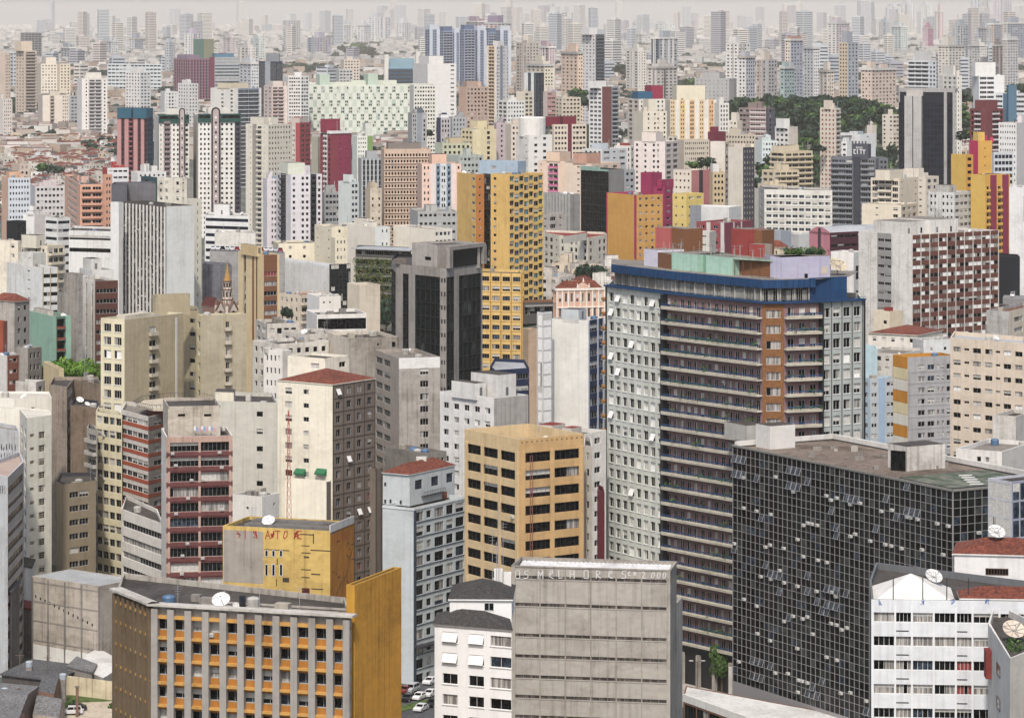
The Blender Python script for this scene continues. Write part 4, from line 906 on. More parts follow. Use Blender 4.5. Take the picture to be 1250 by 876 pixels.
    fl = room(940, 676, 954, 672, 7, 4.4, wall('cfcde2', .3), None); fl = room(954, 672, 1013, 676, 8, 4.4, LAV, LAV); stick(B, fl, 982, 334, 986, 343, GL['dark'], 'door', .03); stick(B, fl, 1003, 325, 1010, 334, wall('c9bda8', .4), 'door', .04)
    pl = MB()
    for k in range(34): p = at(960 + rr.random() * 45, 679 + rr.random() * 4); tuft(pl, p[0], p[1], zr + 4.3, rr.uniform(.5, 1.3), LEAF_D if k % 2 else LEAF_M, 30, rr, .3)
    B.parts.append(('foliage', pl))
    for k in range(34):
        cl = MB()
        px = 805 + rr.random() * 130; p = at(px, 703 - (px - 800) * .2); h_ = rr.uniform(.8, 3.0); cl.tube((*p, zr + 3.5), (*p, zr + 3.6 + h_), .05, FR['grey'], 4)
        if rr.random() < .5: cl.tube((p[0] - .6, p[1], zr + 3.4 + h_), (p[0] + .6, p[1], zr + 3.4 + h_), .04, FR['grey'], 3)
        B.parts.append(('antenna', cl))
    d = MB(); p = at(1022, 682); dish_into(d, p[0], p[1], zr, 2.0, .5, wall('cfc0a4', .4), True); B.parts.append(('satellite_dish', d))
    for k in range(22):          # round terracotta planters down the far flank
        m = MB(); p = fcs[0].pt(-1.2, -.2, z - 3.16 * k - 2.4 - .5); m.lathe((p[0], p[1], p[2]), [(.2, -.4), (.75, -.1), (.8, .35), (.7, .4)], wall('b07a45', .5), 10); fbox(m, fcs[0], -2.2, -.5, -1.2, .2, p[2] - .55, p[2] - .4, CRM); B.parts.append(('balcony_planter', m))
    # open ground floor columns; black base wall stands in for the shade there
    for f_ in fcs[1:4]:
        for k in range(max(1, int(f_.L / 5))): pm = MB(); s_ = 1 + k * 5; fbox(pm, f_, s_, s_ + .8, .2, 1.0, -1, 7.2, CONC); B.parts.append(('column', pm))
c('apartment_tower', 'curved apartment tower with pink balcony floors and a blue fascia around its roof', [(741, 709.6), (811, 690.7), (931, 667), (957, 667), (1001, 669.5), (1054, 675)], 364, [tw_l, tw_b, bay, tw_c, tw_r], back=17, zi=1, extra=tower30, bare=1, base=7)
SPECS[-1]['z'] = 81.6
# ------------------------------------------------------------------ 31 black glass slab
bg_l = S(plain('mullion_grey', (.25, .24, .235), .5), cols='f' * 45, m=.15, p=1.5, h=1.42, top=.35, d=.1, fr='dark', gl='mix31', nv=1, ft=.015, vary=0, tilt=.012, tv=5, ac=.055, clus=1)
bg_r = S(plain('mullion_grey', (.25, .24, .235), .5), cols='f' * 15, m=.15, p=1.5, h=1.42, top=.35, d=.1, fr='dark', gl='mix31', nv=1, ft=.015, vary=0, tilt=.03, tv=5, ac=.03)
GLX31 = 1
def black31(B, sp, fp, z, fcs):
    m = MB(); W2 = wall('dddad2', .4); f0, f1 = fcs[0], fcs[1]
    fbox(m, Face(fp[2], fp[3]), 0, 71, -.7, 0, z - .2, z + .7, W2); fbox(m, Face(fp[3], fp[0]), 0, 24, -.7, 0, z - .2, z + .7, W2); B.parts.append(('roof_kerb', m))
    for f_ in (f0, f1): fbox(B.mb, f_, -.1, f_.L, -.2, .16, z - .25, z + .12, wall('8a8880', .5))
    def room(px, D, wx, wy, h, mt, nm='roof_room', tp=None, dz=0):
        q = MB(); p = at(px, D); q.box((*p, z - .5 + dz), (f1.u[0] * wx, f1.u[1] * wx), (-f1.n[0] * wy, -f1.n[1] * wy), h, mt, tp or ROOF); B.parts.append((nm, q)); return p
    room(940, 648, 6, 5, 4.6, W2); room(911, 660, 5, 8, 3.2, wall('b9b6ae', .6)); 
    p = room(1107, 617, 9, 6, 4.6, STAINW); q = MB(); q.box((p[0] - .3, p[1] - .2, z - .5), (-3.4 * -f1.n[0] * 0 - 2.6, 1.6), (.05, .05), 3.8, GL['dark']); B.parts.append(('glazed_screen', q))
    rk = random.Random(14)
    for k in range(16): q = MB(); p = f0.pt(rk.uniform(8, 50), -rk.uniform(3, 20), z - .48); q.box(p, (rk.uniform(.5, 2.2), 0), (0, rk.uniform(.5, 1.5)), rk.uniform(.3, 1.3), rk.choice((CONC, CONCD, CONCD))); B.parts.append(('roof_vent', q))
    mo = MB(); A = f0.pt(f0.L - 17, -.6, 0); mo.box((A[0], A[1], z - .35), (f0.u[0] * 16, f0.u[1] * 16), (f1.u[0] * 20, f1.u[1] * 20), .55, FR['dark'], leafmat('moss_roof', (.03, .05, .02), (.16, .16, .12), .5)); B.parts.append(('moss_roof', mo))
    for k in range(5): q = MB(); p = f0.pt(f0.L - 3 - 2.5 * k, -6 - k * 1.3, z + .2); q.prism([(p[0], p[1]), (p[0] + 2.5, p[1] + .3), (p[0] + 2.8, p[1] + 1.3), (p[0] + .4, p[1] + 1.2)], z + .21, z + .24, wall('e3e1da', .3)); B.parts.append(('water_patch', q))
b('office_building', 'long black glass office slab with pale mullions, open panes and air conditioners', 1163, 598, 589, 894, 1294, 29.7, bg_l, bg_r, extra=black31, par=.5, bare=1, roofm=wall('85776a', 1.5), base=7)
# ------------------------------------------------------------------ 32 white residential block, lower right corner
r1 = S('dfe2e3', cols='w' * 8, cwid=[102, 76, 99, 101, 75, 122, 115, 100], m=.2, p=3.0, h=1.22, top=1.62, w=.93, d=.3, fr='white', gl='res', nv=4, pier=(wall('e6e8e8', .3), .22, .1, .9), sill=False)
def res32(B, sp, fp, z, fcs):
    f0 = fcs[1]; g = MB(); rr = random.Random(8)
    for px in (1072, 1123, 1160, 1202): a, z0 = face_sz(f0, px, 738); strokes(g, f0, a, z0, .7, .8, '%', PAINT_B, .07, rr, .02)
    B.parts.append(('graffiti', g)); fp2 = [f0.pt(.2, -.8, 0)[:2], f0.pt(10.6, -.8, 0)[:2], f0.pt(10.6, -12, 0)[:2], f0.pt(.2, -12, 0)[:2]]
    r = MB(); ap = f0.pt(5.2, -6.0, z + 2.3)
    for i in range(4): r.poly([(*fp2[i], z - .5), (*fp2[(i + 1) % 4], z - .5), ap], wall('e8e4da', .5, .6))
    B.parts.append(('sheet_roof', r)); d = MB(); p = f0.pt(8.2, -9, z); dish_into(d, p[0], p[1], z + .3, 1.15, .4, None, True); B.parts.append(('satellite_dish', d))
    t = MB(); q = f0.pt(11.5, -.6, 0); hip_roof(t, [f0.pt(11.2, -.5, 0)[:2], f0.pt(22, -.5, 0)[:2], f0.pt(22, -6, 0)[:2], f0.pt(11.2, -6, 0)[:2]], z + .2, 1.1, TILE, .2, WHITE); B.parts.append(('tile_roof', t))
    for s_ in (2.8, 6.5, 9.5, 12.2): t = MB(); p = f0.pt(s_, -1.2, 0); t.tube((p[0], p[1], z - .5), (p[0], p[1], z + 2.6), .07, FR['dark'], 5); B.parts.append(('vent_pipe', t))
    v = MB()
    for k in range(5):
        for (s0, s1) in ((3.0, 4.7), (10.5, 12.0)): fbox(v, f0, s0, s1, -.05, .02, z - 4.0 - 3 * k, z - 3.85 - 3 * k, FR['dark'])
    B.parts.append(('vent', v))
c('apartment_block', 'white apartment block with ribbon windows and coloured curtains below a pale hipped roof', [(1061.5, 426), (1063.5, 412), (1280, 410.3)], 731, [wall('6f7274', .4), r1], back=14, zi=1, extra=res32, bare=1)
def r2x(B, sp, fp, z, fcs):
    hip_roof(B.mb, fp, z, 1.6, TILE, .4, WHITE); f0 = fcs[0]
    stick(B, f0, 1203, 693, 1231, 701, GL['dark'], 'window', .03, FR['brown'], 8)
    for x0, x1 in ((1170, 1179), (1194, 1216), (1219, 1240)): stick(B, f0, x0, 715, x1, 722, GL['dark'], 'window', .03, FR['white'], 3)
    d = MB(); p = f0.pt(5.5, -4, 0); dish_into(d, p[0], p[1], z + 1.2, 1.2, .3, None, True); B.parts.append(('satellite_dish', d))
c('apartment_block', 'white rooftop house with a red tiled roof behind the curtained white block', [(1165, 440), (1285, 438)], 675, [wall('eceae6', .35)], back=9, roof=lambda *a: None, extra=r2x)
def r3x(B, sp, fp, z, fcs):
    d = MB(); p = at(1237, 395); dish_into(d, p[0], p[1], z - .9, 1.4, .2, wall('d8c8b4', .4), True); B.parts.append(('satellite_dish', d))
    pl = MB(); rr = random.Random(6)
    for k in range(10): q = at(1228 + rr.random() * 20, 388 + rr.random() * 6); tuft(pl, q[0], q[1], z - .9, .5, LEAF_M, 16, rr, .2)
    B.parts.append(('foliage', pl))
    for y in (807, 848): stick(B, fcs[0], 1217, y, 1221, y + 14, GL['dark'], 'window', .04, FR['brown'], 1)
    m = MB(); a, z1 = face_sz(fcs[0], 1208, 790); fbox(m, fcs[0], a, a + 2.2, 0, .7, z1 - 3.4, z1, wall('8e3b35', .4)); B.parts.append(('awning', m))
c('apartment_block', 'grey white house corner with a planted roof terrace and a big mesh dish', [(1206, 402), (1233, 380), (1275, 388)], 803, [wall('dedbd2', .4), wall('d2cdbf', .5)], back=14, zi=1, extra=r3x, bare=1)
b('office_building', 'glass clad annex with lavender panes beside the black glass slab', 1235, 588, 566, 1206, 1290, 35, S(wall('c3c5cc', .3), cols='fff', m=.3, p=3, h=2.8, top=.5, d=.05, fr='alu', gl='blind', nv=1), S(wall('8d90ab', .3), cols='ffffff', m=.2, p=3.2, h=3.0, top=.3, d=.05, fr='alu', gl='blue', nv=1), roofm=ROOF, bare=1, par=.4)
b('apartment_block', 'white roof house with two tiny windows behind the black glass slab', 1223, 551, 705, 1167, 1262, 60, S('e9e6df', cols='..ww.', w=.5, h=1.1, p=4, top=1.4, rows=1), wall('d8d4ca', .6), roofm=ROOFL, clut=2)
b('apartment_block', 'tall stained white stair box beside the black glass slab', 1240, 508, 735, 1212, 1265, 60, STAINW, wall('c9c5bb', .7), bare=1)
def canopy(B, sp, fp, z, fcs):
    for f_ in fcs[:2]: fbox(B.mb, f_, 0, f_.L, -.3, .06, z - 1.2, z + .25, wall('e9e7e1', .3))
c('shop_podium', 'low flat white roofed podium at the foot of the black glass slab', [(834, 640), (975, 603), (1040, 612)], 848, [S(wall('7c5b48', .5), cols='f' * 9, m=.3, p=9, h=5, top=1.6, gl='dark', fr='dark', rows=1), WHITE], back=9, roofm=wall('dcdcd8', .6), bare=1, par=.1, extra=canopy)
# ------------------------------------------------------------------ right side, middle distance
bw = S(wall('6d4135', .35), n=20, m=.1, p=3.04, h=1.4, top=1.5, w=.97, d=.12, fr='grey', gl='brg', nv=1, span=wall('6d4135', .35), pier=(wall('cfcbc4', .3), .3, .18), pe=2)
bwl = [(36, wall('e3dfd6', .85)), (27, S(wall('9d9b97', .5), cols='ww', m=.1, w=.92, p=3.04, h=.95, top=2.0, gl='dark', fr='grey')), (38, wall('e6e2d9', .8))]
b('office_building', 'brown and white chequered office slab with blank whitewashed end walls', 1113, 287, 1140, 1048, 1219, 38, bwl, bw, tops=[(.02, .3, .2, .75, 4.2, wall('dedbd3', .6)), (.3, .62, .15, .8, 4.6, wall('e4e1d9', .6))], roofm=ROOFL, clut=4)
ap = S('e3d2bb', cols='wswwsww' + 'sw', cwid=[1.1, .8, 1.2, 1.1, .7, 1.1, 1.1, .7, 1.1], m=.3, p=3.05, h=1.15, top=2.0, w=.66, sw=.62, sh=.55, fr='grey', gl='home', nv=2)
c('apartment_block', 'beige apartment block with rows of small dark windows at the picture edge', [(1160, 762), (1275, 745)], 412, [ap], back=16, roofm=METAL, clut=4)
strip = S(wall('d98f2c', .3), cols='f', m=.15, p=3.0, h=2.9, top=.3, d=.03, fr='grey', gl='blind', nv=1, alt=None)
def panels(B, sp, fp, z, fcs):
    m = MB(); f_ = fcs[0]; rr = random.Random(1)
    for k, cc in enumerate('oywoywowywo'[:11]): fbox(m, f_, .25, f_.L - .1, 0, .06, z - 2.2 - 3.05 * k - .8, z - 2.2 - 3.05 * k + 2.1, wall({'o': 'd98f2c', 'y': 'f0dfae', 'w': 'efe9d8'}[cc], .3))
    B.parts.append(('panel_cladding', m))
g11 = S('aaa9a9', cols='.wwssw', cwid=[1.1, 1.2, 1.2, .6, .6, 1.2], m=.1, p=3.0, h=1.35, top=2.2, w=.72, sw=.5, sh=1.2, fr='white', gl='res', nv=2, ledge=(wall('8f8e8e', .5), .1, .05, .5))
b('apartment_block', 'grey apartment block with an edge strip of orange and cream panels', 1108, 436, 868, 1090, 1166, 22, wall('c9892f', .3), g11, extra=panels, clut=2)
b('apartment_block', 'pale grey block with blue column and ribbon windows beside the curved tower', 1062, 462, 965, 1052, 1094, 25, S('b9d0da', n=1, p=3), [(1.3, S('bcc2c4', n=2, p=3.0, w=.85, h=1.1, gl='off')), (1, wall('9db7cf', .2)), (1.7, S('bcc2c4', n=2, p=3.0, w=.85, h=1.1, gl='off'))], clut=1)
c('apartment_block', 'blank pale aqua wall rising behind the curved tower', [(1050, 990), (1071, 985)], 423, [wall('c3dde2', .35)], back=8, bare=1)
b('apartment_block', 'light grey flat roofed block under the brown chequered slab', 1127, 415, 1000, 1114, 1164, 20, wall('c9c9c5', .6), S('d9dbd8', cols='.s..s.', p=3.2, h=1.3, top=2.2, sw=.6, sh=1.0, gl='off'), clut=2)
b('house', 'cream stair tower with red tiled wings below the brown chequered slab', 1086, 380, 1062, 1066, 1103, 40, S('e9dcc0', cols='.s', p=4, top=3, sw=.5, sh=1.2, rows=1), wall('d6c8ac', .5), tops=[(.3, .6, .3, .6, 1.0, wall('9a3c30', .4))], roofm=TILE, bare=1)
b('house', 'long low house with a red tiled roof below the brown chequered slab', 1120, 409, 1035, 1060, 1150, 60, S('e9e2d3', n=5, p=3.2, h=1.3, w=.4, top=1.2), wall('e4dcc8', .4), roof='hip', rise=2.0)
b('house', 'stained white low house with a patchy red roof beside the curved tower', 1100, 432, 985, 1056, 1130, 60, S('cfc9be', n=4, p=3.1, h=1.3, w=.5, top=1.0), S('d6d1c7', n=2, p=3.1, h=1.3, top=1.0), clut=2)
c('garage_building', 'dark glass garage with a pale roof band at the picture edge', [(1203, 1262), (1275, 1250)], 372, [S(BLACK, cols='fff', m=.4, p=9, h=11, top=2.5, d=.3, gl='navy', fr='grey', bandmat=wall('d8d8d4', .4), rows=1)], back=20, bare=1)
c('garage_building', 'black box sign hall with a parked white van beside it', [(1214, 1290), (1245, 1284)], 312, [BLACK], back=14, bare=1)
b('apartment_block', 'stained concrete block with a flat rusty roof at the picture edge', 1232, 380, 905, 1204, 1275, 62, wall('b5b3ae', .9), S('dccfb8', cols='ws', p=3, top=2), roofm=brick('7a5038', 'rust_roof', .8), clut=3)
# pink barrel roofed hall
def arch(B, sp, fp, z, fcs):
    f0, f1 = fcs[0], fcs[1]; n = 10; L = f0.L; m = MB(); pm = wall('c7808c', .35)
    prof = [(L * i / n, z + 3.2 * math.sin(math.pi * (.12 + .76 * i / n)) - 1.2) for i in range(n + 1)]
    m.poly([f0.pt(0, 0, z - 1)] + [f0.pt(L, 0, z - 1)] + [f0.pt(a, 0, h) for a, h in reversed(prof)], pm)
    for (a, h), (a2, h2) in zip(prof, prof[1:]):
        p, q = f0.pt(a, 0, h), f0.pt(a2, 0, h2); e = (f1.u[0] * f1.L, f1.u[1] * f1.L); m.q(p, q, (q[0] + e[0], q[1] + e[1], h2), (p[0] + e[0], p[1] + e[1], h), METAL)
    B.parts.append(('barrel_roof', m)); d = MB(); fbox(d, f0, L * .42, L * .56, 0, .05, 0, z + 1.5, FR['dark']); B.parts.append(('window_strip', d))
b('hall', 'pink fronted hall with a pale barrel roof', 1013, 284, 1262, 988, 1112, 36, wall('c7808c', .35), S(wall('4c2630', .3), n=12, p=3.6, h=1.1, w=.9, top=1.0, gl='dark', fr='dark'), extra=arch, roofm=METAL, bare=1)
b('office_building', 'plain white box with one dark recess left of the chequered slab', 1042, 308, 1195, 1014, 1056, 55, wall('efebe4', .4), S('d8dcd9', n=1, p=9, h=5, w=.7, top=5, gl='dark', fr='dark'), clut=1)
# ------------------------------------------------------------------ white slab with navy windows, centre
gridw = S(wall('dcdcd8', .4), cols='f', m=.15, p=3.05, h=2.9, top=.6, d=.06, fr='dark', gl='white', nv=1)
b('office_building', 'blank white slab with a panelled stair strip and navy windowed side', 718, 391, 830, 672, 737, 62, wall('e9e6dc', .3), S(NAVY, cols='ww', m=.2, cwid=[1.6, 1], p=3.15, h=1.75, top=1.2, w=.92, d=.2, fr='alu', gl='off', nv=3, span=NAVY, pier=(wall('b4bccb', .3), .5, .2)), roofm=ROOF, tops=[(.0, .5, .25, .7, 2.6, wall('c4c9ca', .4))], clut=8)
b('stair_tower', 'white panelled stair tower with black joints on the blank white slab', 662.5, 381, 826, 655.5, 674, 45, gridw, gridw, bare=1, par=.3, cap=FR['dark'])
c('office_building', 'dark navy ribboned block with a sloping grey roof in front of the yellow grid block', [(598, 925), (604, 915), (646, 921)], 447, [NAVY, S(NAVY, cols='ff', m=.2, p=3.2, h=1.4, top=1.6, gl='off', fr='alu', nv=6)], back=22, roofm=METAL, bare=1)
b('apartment_block', 'white block with a plain grey side in the middle of the city', 603, 486, 762, 537, 645, 42, S('e9e7e1', cols='wwwww', m=.4, p=3.15, h=1.35, top=2.4, w=.5, fr='white', gl='home', nv=2), wall('b3aea7', .7), roofm=ROOF, tops=[(-.05, .25, .3, .75, 3.0, wall('e4e2dc', .5)), (.28, .8, .1, .6, 5.0, wall('dfddd6', .6))], clut=4)  # grey of the right side holds shade as well as paint
b('apartment_block', 'low white block with red roofed tops between tan office and curved tower', 700, 532, 690, 640, 740, 55, S('e4e0d6', n=4, p=3), S('eceae5', cols='ww', p=3.1, h=1.3, w=.4, fr='white', gl='green'), tops=[(.1, .4, .1, .3, 1.4, wall('c9c5bb', .5), wall('8e3528', .6)), (.1, .5, .5, .8, 1.6, wall('cfcabf', .5), wall('8e3528', .6))], clut=5)
c('apartment_block', 'dark red sliver of wall beside the curved tower', [(729, 660), (738, 657)], 598, [plain('oxblood_wall', (.12, .015, .02), .6)], back=8, bare=1)
# ------------------------------------------------------------------ octagonal dark glass tower
OC = wall('9a948d', .7)
dg = S(wall('1a1e20', .2), m=.05, p=3.55, h=3.42, top=2.4, d=.3, fr='dark', gl='oct', nv=1, cols='fffff', bandmat=OC, vary=0, ft=.03)
dgs = S(OC, cols='ss', m=.1, p=3.55, h=1.3, top=2.6, sw=.35, sh=1.2, gl='dark', fr='dark')
def oct25(B, sp, fp, z, fcs):
    fc, zz = subbox(B, 534, 299, 858, 503, 586, 35, wall('b9b2a9', .7), OC, z - 1); stick(B, fc[0], 519, 313, 526, 317, GL['dark'], 'vent', .03); m = MB()
    fbox(m, fcs[3], 0, fcs[3].L, -.3, 1.0, z + 4.6, z + 5.6, OC); fbox(m, fcs[3], -.2, 1.5, 0, 1.1, z, z + 5, OC); fbox(m, fcs[3], fcs[3].L - 1.2, fcs[3].L + .3, 0, 1.1, z, z + 5, OC); fbox(m, fcs[3], 1.5, fcs[3].L - 1.2, 0, .2, z, z + 4.5, GL['green']); B.parts.append(('cornice', m))
    k = MB(); fbox(k, fcs[1], -.2, 2.0, -2, .6, z, z + 1.3, wall('7d756d', .6)); B.parts.append(('buttress_head', k))
dg2 = dict(dg, cols='ff')
c('office_tower', 'octagonal dark glass office tower with grey concrete ribs', [(478, 884), (483, 868), (537, 853), (545, 852), (589, 868)], 327, [dg2, [(9, OC), (7, dg2), (8, OC), (30, dg)], [(8, dgs)], [(9, dg2), (6, OC), (27, dg), (2, OC)]], back=22, zi=2, extra=oct25, roofm=ROOF, clut=9)
# ------------------------------------------------------------------ yellow slab pair with chequered windows
YB = 'e3b96a'
yl = S(YB, cols='....w', m=.3, p=2.84, h=1.0, top=1.2, w=.7, d=.15, fr='white', gl='res', cwid=[1, 1, 1, 1, 1.2])
b('apartment_tower', 'yellow slab tower with a single window column left of the dark shaft', 581, 213, 1158, 558, 591, 22, yl, S('b9763a', cols='.s.', p=2.84, top=1.2, sh=.9, sw=.9, gl='dark'), clut=7)  # orange brown right face: the yellow slab's shaded side put into colour
c('stair_tower', 'dark latticed stair shaft between two yellow slab towers', [(588, 1172), (603, 1168)], 213, [S(wall('3d3736', .4), cols='fff', m=.2, p=2.84, h=2.3, top=1, gl='navy', fr='brown', nv=2)], back=8, bare=1)
def chk(i): return S(YB, cols='f', m=.05, p=2.84, h=1.72, top=.75 + (.55 if i % 2 else 0), d=.2 if i % 2 else .45, fr='grey', gl='tealmix', nv=2)
b('apartment_tower', 'yellow slab tower with a chequerboard of blue windows on one side', 622, 213, 1150, 599, 663, 47, S(YB, cols='.w....', cwid=[.6, 1.2, 1, 1, 1, 1], m=.2, p=2.84, h=1.0, top=1.2, w=.8, fr='white', gl='res', d=.15), [(1, chk(i)) for i in range(7)], clut=8)
yg = S('e0bb72', n=6, m=.3, p=2.95, h=1.45, top=1.1, w=.72, fr='grey', gl='res', nv=3, pier=(wall('b98a3c', .4), .35, .15), ledge=(wall('c9a050', .4), .12, .1, .3))
c('apartment_block', 'yellow gridded block beside the octagonal dark glass tower', [(560, 1004), (638, 998)], 332, [yg], back=16, roofm=ROOF, tops=[(-.15, .3, .3, .8, 5.5, wall('d9ae5c', .6)), (.05, .2, .3, .6, 7.5, wall('d0a552', .6))], clut=2)
GL['dk31'] = glassmat('smoked_glass', (.0015, .002, .0025), (.010, .014, .014), .1, .14, .25)
GL['dk31b'] = glassmat('smoked_glass_curtain', (.018, .021, .021), (.05, .055, .053), .2, .2, .4)
AP, OF, HS = 'apartment_tower', 'office_building', 'apartment_block'
RT = random.Random(99)
def T(wc_, n=5, **k):
    if 'w' not in k and 'h' not in k and 'cols' not in k:
        k['w'] = RT.uniform(.44, .74); k['h'] = RT.uniform(1.2, 1.85); k.setdefault('p', RT.uniform(2.85, 3.15))
        if n and n >= 3 and RT.random() < .55:
            half = [RT.choice('wwws.') for _ in range((n + 1) // 2)]
            if 'w' not in half: half[0] = 'w'
            k['cols'] = ''.join(half + half[::-1][n % 2:]); k['sw'] = .3; k['sh'] = .7
    k.setdefault('gl', 'off'); k.setdefault('fr', 'white'); k.setdefault('grime', .25); g = k.pop('grime')
    return S(wall(wc_, g), n=n, **k)
def P(w, g=.3): return wall(w, g)
def rib(wc_, **k): k.setdefault('h', 1.4); k.setdefault('p', 3.1); k.setdefault('top', 1.4); return T(wc_, None, cols='f', m=k.pop('m', .4), d=.2, **k)
def balc(wc_, n, rail, **k): return T(wc_, n, h=1.9, w=.8, bal=dict(cols=k.pop('bc', [(i, i + 1) for i in range(n)]), dep=1.1, rail=P(rail), hgt=.9, drop=.7), **k)
# ---------------- left middle distance
fins = S(wall('55524f', .3), cols='f' * 13, m=.8, p=3.05, h=1.75, top=2.2, d=.3, fr='grey', gl='off', nv=1, w=.95, pier=(wall('e6e3dc', .3), .42, .5, .3), ac=.12)
b(OF, 'office slab with white vertical fins and a blank blue grey end', 203, 252, 1200, 145, 237, 33, fins, wall('d2d4d0', .35), roofm=ROOF, par=1.2, clut=3)
b(OF, 'cream stair slab behind the blank blue grey end of the finned office', 237, 243, 1235, 228, 246, 40, P('d8d4c2'), T('d8d4c2', 1, w=.2, p=3.1), bare=1)
b(OF, 'blank white wall end left of the white finned office slab', 145, 247, 1215, 135, 150, 55, P('e6e6e2'), P('dcdcd8'), bare=1)
b(HS, 'stained cream tower with rooftop masts behind the finned office slab', 228, 218, 1330, 192, 236, 62, T('d9d3c2', 2, cols='ww.ws', p=3.1, grime=.8), P('c4beae', .8), clut=7)
c('hall', 'dark slate grey windowless walls behind the finned office slab', [(136, 1380), (155, 1372), (156, 1390), (190, 1384)], 225, [P('6a6a70', .5), P('6a6a70', .5), P('75757a', .5)], back=20, bare=1)
b(OF, 'teal glass slab with a single dark slot', 186, 217, 1500, 172, 194, 25, T('31565c', 3, cols='.f.', p=3, h=2.9, gl='dark', fr='dark'), P('2b4a52'), bare=1)
sal = S('e0ad93', cols='ww', m=.4, p=3.05, h=1.0, top=1.6, w=.8, gl='dark', fr='dark', d=.3)
b(HS, 'salmon apartment block with deep balcony bays', 98, 225, 1500, 79, 126, 12, T('e2b49c', 1, p=3.05), [(1, balc('e0ad93', 2, 'd99f85', p=3.05, gl='dark', top=1.2))], clut=2)
b(HS, 'taller salmon stair tower beside the deep balcony bays', 128, 213, 1495, 125, 137, 35, P('d9a184'), T('d9a184', 2, p=3.05, w=.6, gl='dark'), bare=1)
b(HS, 'pale blue grey block with an orange roof room', 10, 217, 1700, 2, 37, 20, P('e0b79c'), T('cfd6dc', 7, p=3.1, w=.5, h=1.3), tops=[(.1, .5, .2, .7, 3, P('e2b38f'))])
b(HS, 'wide low grey block with a thin red roof line', 43, 227, 1760, 37, 79, 14, P('cfccc9'), T('cfccca', 7, p=3.3, w=.6, h=1.3), roofm=P('9c4a40'))
b(HS, 'beige stepped box building among red roofs', 24, 200, 1900, 14, 36, 30, P('cbb5a4'), T('d3c0b0', 2, p=3.2))
b(OF, 'white office with a red edge below the dark pink tower', 131, 205, 1720, 125, 157, 22, P('b3403c'), T('dfdfde', 4, p=3.3, w=.8, h=1.0), roofm=P('b9bab8'))
b(OF, 'low white hall with small dark windows below the twin green roofed towers', 168, 210, 1640, 160, 203, 25, P('e2e0da'), T('dddcd8', 6, p=3.4, w=.4, h=1.0))
b(OF, 'white boxes with black bands at the left picture edge', 42, 262, 1500, 28, 62, 55, P('eceae4'), P('e1dfd9'), tops=[(.0, .6, .1, .6, 1.5, P('e8e6e0'))])
b(OF, 'black glazed box between white boxes at the left picture edge', 20, 270, 1470, 8, 32, 55, P('151a20'), T('1b2026', 3, gl='navy', fr='dark', p=4, h=3), bare=1)
b(OF, 'white building with black wrap around bands', 70, 266, 1440, 55, 86, 42, rib('e4e4df', p=3.6, h=1.3, gl='navy', fr='dark'), rib('d9d9d5', p=3.6, h=1.3, gl='navy', fr='dark'))
c(OF, 'long white department store with two black ribbons', [(84, 1400), (140, 1392)], 281, [S('e3e2dd', cols='f', m=.2, rowz=[2.2, 7.4], h=1.7, gl='dark', fr='dark', nv=1)], back=30, clut=4)
b(HS, 'ornate old cream block with shadowed balconies', 58, 300, 1250, 22, 79, 55, T('e8dec6', 4, p=3.4, w=.3, grime=.5), balc('e3d8be', 3, 'e3d8be', p=3.5, grime=.5), roofm=ROOF, tops=[(-.3, .2, .2, .7, 4, P('e2dac6'))])
b(HS, 'cream block with few windows at the left picture edge', 22, 294, 1230, -12, 26, 60, T('ece2cc', 3, cols='..w', p=3.6, w=.4, grime=.6), P('ddd2bb'), clut=4)
b(HS, 'light stepped stair tower over the banded white office', 40, 309, 1165, 22, 56, 45, T('dddbd2', 2, cols='..s', p=3.1, grime=.7), P('c6c4bc', .7), bare=1)
b(OF, 'white office with dark window bands between slim yellow posts', 52, 327, 1150, 8, 71, 32, T('e6e6e0', 2, cols='..s.', p=3.2, grime=.6), S('d9dad6', n=2, m=.2, p=3.2, h=1.35, top=2.2, w=.94, gl='dark', fr='dark', nv=4, pier=(wall('b9a36a', .3), .2, .15)), clut=4)
b(HS, 'bulky white windowless block with two tiny holes', 113, 330, 1080, 97, 139, 28, P('d2d1cb', .5), T('dedcd5', 4, cols='..ss.', p=6, top=2.5, sh=1.2, rows=1), tops=[(.1, .6, .3, .9, 3.5, P('dad8d0', .6))], clut=2)
b(OF, 'white fin fronted block with brown window bands', 116, 343, 1055, 95, 144, 25, S('e3ddd0', cols='f.f.f', cwid=[.35, 1, .35, 1, .35], m=2.2, p=3.3, h=3.25, top=1.2, gl='dark', fr='brown', d=.3), S(wall('5e3a30', .3), n=1, cols='f', m=.4, p=3.3, h=1.35, top=2.6, gl='res', fr='white', nv=6), clut=3)
b(HS, 'raw stained concrete stair wall left of the brown banded block', 92, 334, 1020, 78, 101, 50, P('9d978e', 1.0), T('aaa49a', 2, cols='.s', p=3.4, grime=1.0), bare=1)
c(HS, 'dark stained party wall behind the mint green building', [(70, 1045), (90, 1040)], 356, [P('8a857e', 1.0)], back=14, bare=1)
b(HS, 'stained concrete house block with a red hipped roof', 18, 368, 950, -12, 36, 50, P('b9b2a8', 1.0), S('8f8a83', cols='ww', p=3.3, h=1.4, w=.45, top=1.3, gl='off', fr='grey'), roof='hip', rise=2)
b(OF, 'brown brick ribbon block at the left picture edge', 4, 392, 930, -14, 9, 40, BRK, rib('6d4038', p=3.0), bare=1)
mint = wall('8fb59f', .35)
